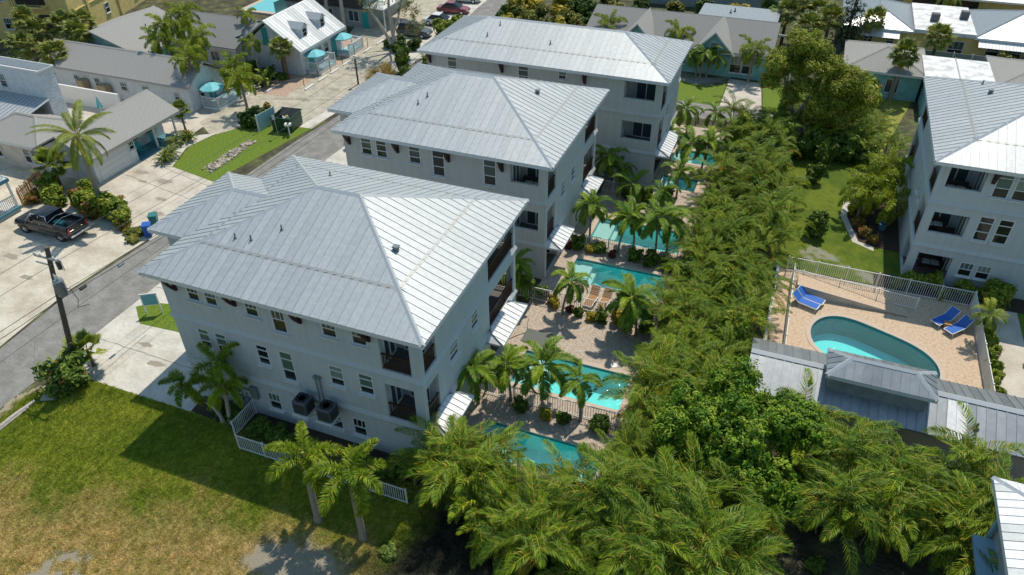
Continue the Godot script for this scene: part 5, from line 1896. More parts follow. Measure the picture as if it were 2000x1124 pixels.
	for z in [-76.5, -84, -92]:
		for y in [1.8, 5.3, 8.8]: window(o, "E", Vector3(-85.8, y, z), 1.0, 1.3, "sash")
	b = MB.new()
	for z in [-72.5, -79.5]: b.ext(-85.8, -85.62, -0.2, 13, z - 0.25, z + 0.25)
	for y in [3.4, 6.9]: b.ext(-85.8, -85.68, y, y + 0.12, -112, -68.7)
	part("shadow_stripe_rib", b, mats.wall_yellow, o)  # upright ribs added where palm shadow stripes fall on this wall
	o.rotation.y = 0.28
	var keep := Vector3(-86.2, 0, -68.6)
	o.position = keep - o.basis * Vector3(-85.8, 0, -68.6)
	# the grey apartment house
	o = thing("apartment_house", "grey blue two storey apartment house behind the cottage", "building")
	b = MB.new()
	b.ext(-66, -53.4, -0.3, 6.4, -96, -85.2)
	part("wall", b, mats.wall_grey, o)
	b = MB.new()
	b.ext(-66, -53.3, 2.5, 3.9, -85.2, -84.9)
	part("dark_band", b, mats.dark_metal, o)
	for x in [-62.5, -59.5, -55.6]:
		window(o, "S", Vector3(x, 1.45, -85.2), 1.6, 1.4, "slide")
		window(o, "S", Vector3(x, 4.8, -85.2), 1.6, 1.3, "slide")
	b = MB.new()
	b.box(Vector3(0, 0, 0.03), Vector3(0.95, 2.1, 0.06))
	part("door", b, mats.teal_door, o, Vector3(-53.9, 1.05, -85.2))
	b = MB.new()
	b.ext(-53.4, -50.4, 2.9, 3.05, -92, -84.2)
	part("upper_landing", b, mats.dirty_white, o)
	baluster_rail(o, Vector3(-53.4, 3.05, -84.25), Vector3(-50.5, 3.05, -84.25), 1.0, 0.2, mats.rail_teal)
	for z in [-84.4, -88.0]:
		b = MB.new()
		b.ext(-50.6, -50.48, 0, 2.9, z - 0.06, z + 0.06)
		part("post", b, mats.white, o)
	hip_roof(o, -66.6, -52.8, -96.6, -84.6, 6.5, 0.3, 0.5, 0, [], false, "shingle")
	o = thing("motel_pool", "turquoise walled motel pool beyond the cottage roof", "swimming pool", Vector3(-71, 0, -88.5))
	b = MB.new()
	b.ext(-3.5, 3.0, 0, 0.25, -3.5, 3)
	part("coping", b, mats.coping, o)
	b = MB.new()
	b.poly(rect([-2.8, 2.3, -2.8, 2.3]), 0.256)
	part("water", b, mats.turquoise, o)
	b = MB.new()
	b.ext(2.4, 2.6, 0.25, 1.8, -3.2, 2.6)
	part("screen", b, mats.turquoise_light, o)
	# parking lot
	var st := [[-53.4, -63.4], [-49.7, -65.5], [-49.7, -68.2], [-49.65, -70.6], [-49.65, -73.3], [-49.58, -77.9], [-49.5, -81.0]]
	for i in st.size():
		var w := thing("wheel_stop", "white concrete wheel stop in the parking lot row", "wheel stop", Vector3(st[i][0], 0, st[i][1]), 0.0, "wheel stops along the brick path")
		b = MB.new()
		b.rbox(Vector3(0, 0.08, 0), Vector3(0.2, 0.15, 1.7), 0.03)
		part("kerb", b, mats.white, w)
	var pp := [[-54.0, -63.4], [-50.36, -65.5], [-50.3, -68.2], [-50.2, -70.6], [-50.2, -73.2], [-50.2, -76.0], [-50.1, -79.0]]
	for i in pp.size():
		var w := thing("rope_post", "thin brown rope post along the brick path", "post", Vector3(pp[i][0], 0, pp[i][1]), 0.0, "rope posts along the brick path")
		b = MB.new()
		b.tube(Vector3(), Vector3(0, 1.1, 0), 0.04, 0.035, 6)
		b.lathe(Vector3(0, 1.1, 0), [Vector2(0.05, 0), Vector2(0.05, 0.04), Vector2(0, 0.06)], 8)
		part("shaft", b, mats.twig, w)
	b = MB.new()
	for i in pp.size() - 1:
		var p := Vector3(pp[i][0], 1.0, pp[i][1])
		var q := Vector3(pp[i + 1][0], 1.0, pp[i + 1][1])
		var m := (p + q) / 2 + Vector3(0, -0.18, 0)
		b.path([p, p.lerp(m, 0.55) + Vector3(0, -0.04, 0), m, q.lerp(m, 0.55) + Vector3(0, -0.04, 0), q], [0.014, 0.014, 0.014, 0.014, 0.014], 5)
	tag(part("barrier_rope", b, mats.rope, self), "slack rope strung between the brown posts", "rope")
	car("dark blue grey suv parked under the pale trunked tree", Vector3(-46.6, 0.0, -84.8), 0.05, mats.paint_blue, true)
	car("white car parked behind the blue grey suv", Vector3(-45.4, 0.0, -89.9), 0.05, mats.paint_white, false)
	car("dark red car parked farthest along the street's shoulder", Vector3(-45.9, 0.0, -95.2), 0.12, mats.paint_red, false)
	car("silver car at the top edge behind the red car", Vector3(-46.4, 0.0, -100.4), 0.1, mats.galv, false)
	o = thing("lamp_post", "short brown lamp post with white globe beside the street grasses", "lamp post", Vector3(-45.1, 0, -68.2))
	b = MB.new()
	b.tube(Vector3(0, -0.1, 0), Vector3(0, 3.0, 0), 0.11, 0.10, 10)
	part("post", b, mats.pole_wood, o)
	b = MB.new()
	b.lathe(Vector3(0.12, 2.95, 0.1), [Vector2(0, 0), Vector2(0.16, 0.05), Vector2(0.22, 0.2), Vector2(0.16, 0.34), Vector2(0, 0.4)], 14)
	part("lamp_globe", b, mats.lens, o)


func north() -> void:
	var o := low_house("teal_house", "teal house with dark shingle roof and two front gables", [-23.6, -3.2, -95.6, -84.3], 2.75, 1.85, "x", 0.5, mats.wall_teal, mats.shingle_dark, [["S", -6.4, 1.5, -84.3, 1.25, 1.9, "sash"], ["S", -5.1, 1.5, -84.3, 1.25, 1.9, "sash"], ["S", -12.5, 1.5, -84.3, 1.2, 1.3, "sash"], ["S", -20.5, 1.5, -84.3, 1.2, 1.3, "sash"]])
	for x in [-17.6, -8.95]:
		var b := MB.new()
		var yb := 2.75
		var t := 5.0
		var hw := 2.3
		b.tri(Vector3(x - hw + 0.3, yb, -84.0), Vector3(x + hw - 0.3, yb, -84.0), Vector3(x, t - 0.4, -84.0))
		var g := part("gable", b, mats.wall_teal, o)
		b = MB.new()
		b.quad(Vector3(x + hw, yb - 0.1, -83.5), Vector3(x + hw, yb - 0.1, -85.0), Vector3(x, t, -89.9), Vector3(x, t, -83.5))
		b.quad(Vector3(x - hw, yb - 0.1, -85.0), Vector3(x - hw, yb - 0.1, -83.5), Vector3(x, t, -83.5), Vector3(x, t, -89.9))
		part("gable_roof", b, mats.shingle, g)
		b = MB.new()
		for s in [-1.0, 1.0]:
			var p := Vector3(x + s * hw, yb - 0.16, -83.48)
			var q := Vector3(x, t - 0.06, -83.48)
			b.box((p + q) / 2, Vector3(p.distance_to(q), 0.16, 0.05), Basis(Vector3.BACK, atan2(q.y - p.y, q.x - p.x)))
		part("bargeboard", b, mats.trim, g)
		window(o, "S", Vector3(x, 3.35, -84.0), 0.9, 0.8, "sash")
	var b := MB.new()
	b.ext(-3.15, -0.4, 2.4, 2.6, -84.6, -84.4)
	b.ext(-0.6, -0.4, 2.4, 2.6, -92.5, -84.6)
	b.ext(-3.15, -0.4, 2.4, 2.6, -92.7, -92.5)
	for z in [-84.5, -92.6]: b.ext(-0.6, -0.4, 0, 2.4, z - 0.08, z + 0.08)
	tag(part("white_pergola", b, mats.white, self), "white framed carport at the teal house's right end", "pergola")
	o = thing("flat_roof_annex", "pale flat roofed annex behind the teal house's ridge", "building")
	b = MB.new()
	b.ext(-11.8, -3.4, -0.3, 4.3, -95.2, -91.0)
	part("wall", b, mats.wall_grey, o)
	b = MB.new()
	b.ext(-12.1, -3.1, 4.3, 4.5, -95.5, -90.7)
	part("roof", b, mats.slate_c, o)
	vents_on(o, [[-8.6, 4.5, -92.5], [-8.2, 4.5, -93.2]])
	low_house("teal_cottage", "teal cottage with light grey hip roof under the fan palm", [5.0, 12.2, -91.8, -83.8], 2.7, 1.4, "x", 0.5, mats.wall_teal, mats.shingle, [["S", 9.6, 1.4, -83.8, 1.3, 1.5, "slide"], ["S", 7.6, 1.4, -83.8, 0.9, 1.2, "sash"]], true)
	o = thing("flat_roof_house", "house with bright white flat roof beyond the right hand roof", "house")
	b = MB.new()
	b.ext(12.5, 18.4, -0.3, 3.0, -88.8, -80.5)
	part("wall", b, mats.wall_teal, o)
	for e in [[12.2, 15.4], [15.46, 18.6]]:
		b = MB.new()
		b.ext(e[0], e[1], 3.0, 3.22, -89.1, -80.2)
		part("roof_slab", b, mats.flat_white, o)
	b = MB.new()
	b.ext(15.38, 15.48, 3.2, 3.3, -89.1, -80.2)
	part("roof_seam", b, mats.flash, o)
	low_house("shingle_house", "low shingle roof right of the bright white flat roof", [19.3, 30, -92, -84], 2.6, 1.2, "x", 0.5, mats.stucco_warm, mats.shingle, [], true)
	o = thing("panel_fence", "pale blue panel fence before the yellow bungalow", "fence", Vector3(3.0, 0, -95.6))
	for i in 14:
		b = MB.new()
		b.ext(i * 1.9, i * 1.9 + 1.8, 0.05, 1.7, -0.03, 0.03)
		part("panel", b, mats.grey_steel, o)
		b = MB.new()
		b.ext(i * 1.9 - 0.1, i * 1.9, 0, 1.8, -0.05, 0.05)
		part("post", b, mats.white, o)
	o = thing("yellow_bungalow", "long yellow bungalow with white patched flat roof at upper right", "house")
	b = MB.new()
	b.ext(4.5, 34, -0.3, 2.9, -108, -98.2)
	part("wall", b, mats.wall_yellow, o)
	b = MB.new()
	b.ext(11.8, 18.2, 2.9, 3.3, -108.4, -97.6)
	part("flat_roof", b, mats.flat_white, o)
	hip_roof(o, 3.8, 11.9, -108.6, -97.6, 3.0, 0.36, 0.5, 0, [], false, "slate_c")
	hip_roof(o, 18.1, 34.6, -108.6, -97.6, 3.0, 0.36, 0.5, 0, [], false, "slate_c")
	for e in [["S", 7.2, 1.5, 0.9, 1.2], ["S", 9.6, 1.5, 0.9, 1.2], ["S", 16.6, 1.3, 1.6, 1.9], ["S", 20.4, 1.5, 1.4, 1.2], ["S", 22.6, 1.5, 1.4, 1.2]]: window(o, "S", Vector3(e[1], e[2], -98.2), e[3], e[4], "sash")
	for e in [[6.2, 10.4], [18.6, 24.5]]:
		for i in int((e[1] - e[0]) / 0.35):
			b = MB.new()
			var x: float = e[0] + i * 0.35
			b.quad(Vector3(x, 2.25, -96.7), Vector3(x + 0.33, 2.25, -96.7), Vector3(x + 0.33, 2.95, -98.15), Vector3(x, 2.95, -98.15))
			part("awning_strip", b, mats.metal_white, o)
	for e in [[14.0, -101.5], [17.3, -103.5]]:
		b = MB.new()
		b.rbox(Vector3(e[0], 3.75, e[1]), Vector3(0.9, 0.9, 0.9), 0.06)
		part("rooftop_unit", b, mats.ac_grey, o)
	o = thing("yellow_house", "yellow house with dark carports along the top edge", "house")
	b = MB.new()
	b.ext(7, 36, -0.3, 3.0, -128, -114)
	part("wall", b, mats.wall_yellow, o)
	for e in [[12.4, 16.0], [17.2, 20.2]]:
		b = MB.new()
		b.ext(e[0], e[1], 0, 2.6, -113.99, -113.9)
		part("carport_opening", b, mats.black, o)
	hip_roof(o, 6.3, 36.6, -128.6, -113.2, 3.1, 0.3, 0.5, 0, [], false, "metal_white")
	for x in [8.6, 10.8]: window(o, "S", Vector3(x, 1.5, -114), 1.2, 1.4, "sash")
	o = low_house("grey_house", "grey roofed house cut by the top edge behind the bushes", [-22, -4, -118, -108.5], 2.7, 1.6, "x", 0.5, mats.wall_grey, mats.shingle_dark, [])


func east() -> void:
	var o := thing("pool_house", "long grey standing seam pool house roof with raised lantern", "building")
	var b := MB.new()
	b.ext(1.4, 22, -0.3, 2.2, -36.6, -32.7)
	part("wall", b, mats.stucco_warm, o)
	var x0 := 1.0
	var x1 := 22.4
	var n := roundi((x1 - x0) / 0.47)
	var tone := [mats.slate_a, mats.slate_b, mats.slate_c]
	for i in n:
		var xa := x0 + (x1 - x0) * i / n
		var xb := xa + (x1 - x0) / n
		for s in [-1.0, 1.0]:
			b = MB.new()
			var ze: float = -34.65 + s * 2.32
			if s > 0: b.quad(Vector3(xa, 2.25, ze), Vector3(xb, 2.25, ze), Vector3(xb, 3.2, -34.65), Vector3(xa, 3.2, -34.65))
			else: b.quad(Vector3(xb, 2.25, ze), Vector3(xa, 2.25, ze), Vector3(xa, 3.2, -34.65), Vector3(xb, 3.2, -34.65))
			b.box(Vector3(xb - 0.02, 2.745, (ze - 34.65) / 2), Vector3(0.03, 0.05, 2.5), Basis(Vector3.RIGHT, s * 0.389))
			b.ext(xa, xb, 2.12, 2.24, ze - 0.01, ze + 0.01)
			part("roof_panel", b, mats.metal_white if s > 0 and xa > 11.2 and xa < 12.1 else tone[rng.randi() % 3], o)
	cap(o, Vector3(x0, 3.2, -34.65), Vector3(x1, 3.2, -34.65), 0.4)
	b = MB.new()
	b.ext(5.2, 10.1, 2.6, 3.86, -35.1, -33.4)
	part("lantern_wall", b, mats.wall_grey, o)
	var lr := hip_roof(o, 4.97, 10.42, -35.36, -33.1, 3.95, 0.55, 0.45, 0.0, [mats.slate_a, mats.slate_b, mats.slate_c], true, "slate_a")
	lr.name = "lantern_roof"
	vents_on(o, [[4.35, 2.75, -33.6], [12.6, 2.6, -33.2]])
	o = thing("white_roof_house", "house with white standing seam roof cut by the lower right corner", "house")
	b = MB.new()
	b.ext(12.3, 26, -0.3, 5.9, -26.0, -12)
	part("wall", b, mats.wall_grey, o)
	hip_roof(o, 11.57, 27, -26.6, -11, 6.0, 0.36, 0.42, 0.0, [mats.metal_white, mats.metal_white, mats.metal_c], true, "metal_white")
	b = MB.new()
	b.ext(12.1, 12.2, 3.0, 5.7, -25.7, -25.5)
	b.ext(11.5, 12.3, 3.3, 3.5, -25.4, -22)
	part("gutter_post", b, mats.siding_blue, o)
	# pool deck surrounds
	fence("long white picket fence along the lawn side of the kidney pool deck", [2.4, -48.15, 14.4, -48.15], 1.25, 0.14, mats.white, "fence", "", 0.0, "picket_fence", 1.9, 0.025)
	fence("white picket fence on the walkway side of the kidney pool deck", [14.42, -48.1, 14.5, -37.0], 1.25, 0.12, mats.white, "fence", "", 0.0, "picket_fence", 1.9, 0.03)
	fence("white picket fence beside the pair of blue loungers, palm hedge side", [2.85, -47.3, 2.98, -37.2], 1.2, 0.12, mats.white, "fence", "", 0.0, "picket_fence", 1.9, 0.03)
	fence("low white guard rail along the ramp behind the blue loungers", [2.9, -46.95, 3.5, -46.95, 10.9, -46.4], 1.0, 0.14, mats.white, "fence", "", 0.05, "picket_fence", 2.2, 0.022)
	o = thing("ramp", "paved ramp with tan side wall behind the kidney pool", "ramp")
	b = MB.new()
	var zr := -45.45
	var zb := -46.9
	b.quad(Vector3(3.2, 0.03, zr), Vector3(10.4, 0.03, zr), Vector3(10.4, 0.08, zr), Vector3(3.2, 0.85, zr))
	b.quad(Vector3(10.4, 0.03, zb), Vector3(3.2, 0.03, zb), Vector3(3.2, 0.85, zb), Vector3(10.4, 0.08, zb))
	b.quad(Vector3(3.2, 0.03, zb), Vector3(3.2, 0.03, zr), Vector3(3.2, 0.85, zr), Vector3(3.2, 0.85, zb))
	part("side_wall", b, mats.stucco_warm, o)
	b = MB.new()
	b.quad(Vector3(3.2, 0.853, zr), Vector3(10.4, 0.083, zr), Vector3(10.4, 0.083, zb), Vector3(3.2, 0.853, zb))
	part("ramp_surface", b, mats.paver_peach, o)
	b = MB.new()
	b.box(Vector3(6.8, 0.49, zr + 0.02), Vector3(7.24, 0.06, 0.12), Basis(Vector3.BACK, -0.1066))
	part("wall_cap", b, mats.coping, o)
	b = MB.new()
	b.ext(1.7, 1.9, -0.1, 0.3, -48.2, -37.0)
	tag(part("garden_kerb", b, mats.white, self), "low white kerb between the palm hedge and the pool deck", "kerb")
	lounger("sun_lounger", "blue strap lounger nearest the white fence at the deck's left end", Vector3(3.6, 0.03, -44.4), -0.32, mats.blue_cloth, 0.75, "blue loungers by the kidney pool")
	lounger("sun_lounger", "blue strap lounger against the ramp wall at the deck's left end", Vector3(3.9, 0.03, -45.05), -0.32, mats.blue_cloth, 0.75, "blue loungers by the kidney pool")
	lounger("sun_lounger", "blue strap lounger in the deck's far corner, nearer the kidney pool", Vector3(12.8, 0.03, -45.9), 3.98, mats.blue_cloth, 0.7, "blue loungers by the kidney pool")
	lounger("sun_lounger", "blue strap lounger in the deck's far corner, nearer the walkway fence", Vector3(13.55, 0.03, -45.25), 3.98, mats.blue_cloth, 0.7, "blue loungers by the kidney pool")
	o = thing("side_table", "small tan table between the two corner loungers", "table", Vector3(12.75, 0.03, -45.1))
	b = MB.new()
	b.rbox(Vector3(0, 0.42, 0), Vector3(0.45, 0.04, 0.45), 0.015)
	part("table_top", b, mats.tan_cloth, o)
	for s in [[1, 1], [1, -1], [-1, 1], [-1, -1]]:
		b = MB.new()
		b.box(Vector3(s[0] * 0.18, 0.2, s[1] * 0.18), Vector3(0.04, 0.4, 0.04))
		part("leg", b, mats.tan_cloth, o)


func pickup() -> void:
	var o := thing("pickup_truck", "black pickup truck with tan lower sides parked on the sand lot", "pickup truck", Vector3(-52.4, 0, -33.45), PI)
	var b := MB.new()
	sections(b, [[-2.95, 0.90, 0.90, 0.55, 1.02], [-2.8, 0.99, 0.96, 0.5, 1.1], [-0.75, 1.0, 0.97, 0.5, 1.1]], 0.05)
	sections(b, [[-0.75, 1.0, 0.97, 0.5, 1.12], [1.1, 1.0, 0.97, 0.5, 1.12], [2.2, 0.98, 0.92, 0.5, 1.10], [2.75, 0.92, 0.84, 0.52, 1.02], [2.95, 0.82, 0.76, 0.55, 0.9]], 0.06)
	part("body", b, mat("truck_paint", 0.022, 0.022, 0.026, 0.22), o)
	b = MB.new()
	b.ext(-2.74, -0.85, 1.095, 1.115, -0.8, 0.8)
	part("cargo_bed", b, mats.black, o)
	b = MB.new()
	for s in [-1, 1]: b.ext(-2.85, -0.8, 1.08, 1.42, s * 0.86 - 0.09, s * 0.86 + 0.09)
	b.ext(-2.92, -2.8, 1.05, 1.42, -0.86, 0.86)
	part("bed_side", b, mats.truck_paint, o)
	b = MB.new()
	sections(b, [[-0.78, 0.90, 0.74, 1.08, 1.84], [0.4, 0.90, 0.76, 1.08, 1.88], [0.85, 0.90, 0.72, 1.08, 1.82], [1.5, 0.88, 0.80, 1.06, 1.16]], 0.04)
	part("cabin_glass", b, mats.glass_car, o)
	b = MB.new()
	sections(b, [[-0.76, 0.73, 0.70, 1.83, 1.89], [0.2, 0.77, 0.74, 1.85, 1.93], [0.82, 0.72, 0.68, 1.80, 1.86]], 0.02)
	part("cabin_roof", b, mats.truck_paint, o)
	for s in [-1.0, 1.0]:
		b = MB.new()
		b.ext(-2.75, 2.5, 0.48, 0.80, s * 0.985 - 0.02, s * 0.985 + 0.035)
		part("lower_side", b, mat("tan_reflection", 0.085, 0.075, 0.065, 0.3), o)  # tan reflection put into the colour of the black lower sides
		b = MB.new()
		for x in [-0.80, 0.0, 0.78]: b.tube(Vector3(x, 1.1, s * 0.90), Vector3(x * 0.93, 1.84, s * 0.76), 0.035, 0.035, 6)
		b.tube(Vector3(0.8, 1.84, s * 0.73), Vector3(1.5, 1.14, s * 0.84), 0.035, 0.035, 6)
		b.tube(Vector3(-0.8, 1.88, s * 0.74), Vector3(0.84, 1.86, s * 0.72), 0.025, 0.025, 6)
		part("pillar", b, mats.white if s < 0 else mats.truck_paint, o)
		for x in [-1.85, 1.86]:
			b = MB.new()
			b.lathe(Vector3(), [Vector2(0.40, -0.03), Vector2(0.47, -0.03), Vector2(0.47, 0.03), Vector2(0.40, 0.03)], 18)
			part("wheel_arch", b, mats.black, o, Vector3(x, 0.45, s * 0.99), Basis(Vector3.RIGHT, PI / 2))
			wheel(o, Vector3(x, 0.40, s * 0.90), 0.40, s)
		b = MB.new()
		b.rbox(Vector3(-2.93, 1.02, s * 0.84), Vector3(0.1, 0.42, 0.16), 0.03)
		part("taillight", b, mats.red, o)
		b = MB.new()
		b.rbox(Vector3(2.88, 0.82, s * 0.62), Vector3(0.12, 0.16, 0.34), 0.03)
		part("headlight", b, mats.lens, o)
		b = MB.new()
		b.rbox(Vector3(1.05, 1.22, s * 1.12), Vector3(0.14, 0.2, 0.24), 0.03)
		part("mirror", b, mats.truck_paint, o)
	b = MB.new()
	b.rbox(Vector3(-3.02, 0.58, 0), Vector3(0.14, 0.16, 1.8), 0.04)
	b.rbox(Vector3(2.98, 0.56, 0), Vector3(0.16, 0.2, 1.8), 0.05)
	part("bumper", b, mats.chrome, o)
	b = MB.new()
	for x in [-0.9, -1.6]:
		b.tube(Vector3(x, 1.42, -0.86), Vector3(x, 1.6, 0), 0.02, 0.02, 6)
		b.tube(Vector3(x, 1.6, 0), Vector3(x, 1.42, 0.86), 0.02, 0.02, 6)
	part("bed_rack", b, mats.white, o)
	b = MB.new()
	b.rbox(Vector3(-1.5, 1.26, -0.3), Vector3(0.9, 0.3, 0.5), 0.05)
	tag(part("storage_crate", b, mats.bin_teal, self, Vector3(-52.4, 0.02, -33.45), yaw(PI)), "teal crate lying in the pickup's cargo bed", "crate")
	o = thing("ladder", "white ladder lying on the sand behind the pickup", "ladder", Vector3(-53.2, 0.2, -35.4), -0.08)
	for z in [0.0, 0.42]:
		b = MB.new()
		b.ext(0, 3.4, 0, 0.08, z, z + 0.04)
		part("rail", b, mats.white, o)
	for i in 11:
		b = MB.new()
		b.ext(0.15 + i * 0.31, 0.2 + i * 0.31, 0.02, 0.06, 0.04, 0.42)
		part("rung", b, mats.white, o)


func utility_pole() -> void:
	var o := thing("utility_pole", "dark leaning utility pole with transformer rising from the flowering shrub", "utility pole", Vector3(-37.84, 0, -21.74))
	var top := Vector3(1.45, 9.2, -0.7)
	var at := func(t: float) -> Vector3: return top * t
	var b := MB.new()
	b.path([Vector3(-0.08, -0.5, 0.03), at.call(0.5), top], [0.18, 0.155, 0.125], 12)
	part("shaft", b, mats.pole_wood, o)
	b = MB.new()
	var c: Vector3 = at.call(0.93)
	b.box(c + Vector3(0, 0, 0.14), Vector3(1.9, 0.1, 0.09))
	b.box(at.call(0.88) + Vector3(-0.5, 0, 0.12), Vector3(0.9, 0.07, 0.07))
	part("crossarm", b, mats.grey_steel, o)
	for x in [-0.9, -0.45, 0.5, 0.9]:
		b = MB.new()
		b.lathe(c + Vector3(x, 0.05, 0.14), [Vector2(0.03, 0), Vector2(0.07, 0.03), Vector2(0.04, 0.07), Vector2(0.07, 0.1), Vector2(0.04, 0.15), Vector2(0.0, 0.2)], 10)
		part("insulator", b, mats.dirty_white, o)
	b = MB.new()
	b.lathe(at.call(0.72) + Vector3(0.48, -0.5, 0.1), [Vector2(0, 0), Vector2(0.27, 0.0), Vector2(0.29, 0.05), Vector2(0.29, 1.0), Vector2(0.25, 1.05), Vector2(0.2, 1.12), Vector2(0, 1.14)], 18)
	for k in 6: b.box(at.call(0.72) + Vector3(0.48 + 0.3 * cos(k * 0.6 - 0.2), 0.0, 0.1 + 0.3 * sin(k * 0.6 - 0.2)), Vector3(0.03, 0.7, 0.03))
	part("transformer", b, mats.grey_steel, o)
	b = MB.new()
	for k in [-0.1, 0.12]: b.lathe(at.call(0.72) + Vector3(0.48 + k, 0.62, 0.1), [Vector2(0.05, 0), Vector2(0.07, 0.05), Vector2(0.04, 0.1), Vector2(0.07, 0.15), Vector2(0.02, 0.32), Vector2(0, 0.33)], 10)
	part("bushing", b, mats.dirty_white, o)
	b = MB.new()
	b.box(at.call(0.9) + Vector3(0.75, -0.05, 0.1), Vector3(0.16, 0.5, 0.2))
	b.path([at.call(0.9) + Vector3(0.85, 0.2, 0.1), at.call(0.9) + Vector3(1.05, 0.3, 0.1), at.call(0.9) + Vector3(1.05, -0.3, 0.1), at.call(0.9) + Vector3(0.85, -0.3, 0.1)], [0.02, 0.02, 0.02, 0.02], 6)
	part("fuse_cutout", b, mats.dark_metal, o)
	b = MB.new()
	b.path([at.call(0.72) + Vector3(0.7, 0.2, 0.2), at.call(0.72) + Vector3(1.1, 0.0, 0.0), at.call(0.66) + Vector3(1.2, -0.3, -0.2), at.call(0.58) + Vector3(0.9, -0.3, -0.3), at.call(0.62) + Vector3(1.6, -0.4, -0.5)], [0.02, 0.02, 0.02, 0.02, 0.02], 6)
	part("drop_cable", b, mats.wire, o)
	var lines := [[0.94, -0.9, 9.3], [0.94, 0.9, 9.3], [0.66, 0.15, 7.2], [0.62, 0.2, 6.6]]
	for i in lines.size():
		var p: Vector3 = Vector3(-37.84, 0, -21.74) + at.call(lines[i][0]) + Vector3(lines[i][1], 0, 0.1)
		b = MB.new()
		for s in [[Vector3(-39.5, lines[i][2] + 0.5, 14), 0.5], [Vector3(-33.6, lines[i][2] + 0.2, -72), 0.9]]:
			var q: Vector3 = s[0] + Vector3(lines[i][1], 0, 0)
			var pts := []
			var rad := []
			for k in 15:
				var t := k / 14.0
				pts.append(p.lerp(q, t) - Vector3(0, 4.0 * s[1] * t * (1 - t), 0))
				rad.append(0.012 if i < 2 else 0.018)
			b.path(pts, rad, 5)
		var names := ["high power line on the pole's street side", "high power line on the pole's house side", "thick cable strung from below the transformer", "lowest cable carrying the small splice boxes"]
		tag(part("overhead_wire", b, mats.wire, self), names[i], "wire", "cables on the leaning utility pole")
		if i == 3:
			for k in [0.03, 0.085]:
				var q: Vector3 = p.lerp(Vector3(-33.4, 6.8, -72), k) - Vector3(0, 3.6 * k * (1 - k), 0)
				var e := MB.new()
				e.rbox(Vector3(0, -0.1, 0), Vector3(0.18, 0.18, 0.5), 0.05)
				tag(part("splice_box", e, mats.grey_steel if k > 0.05 else mats.dark_metal, self, q), "pale splice box hanging over the road" if k > 0.05 else "black splice box beside the pole's drop cable", "cable box")


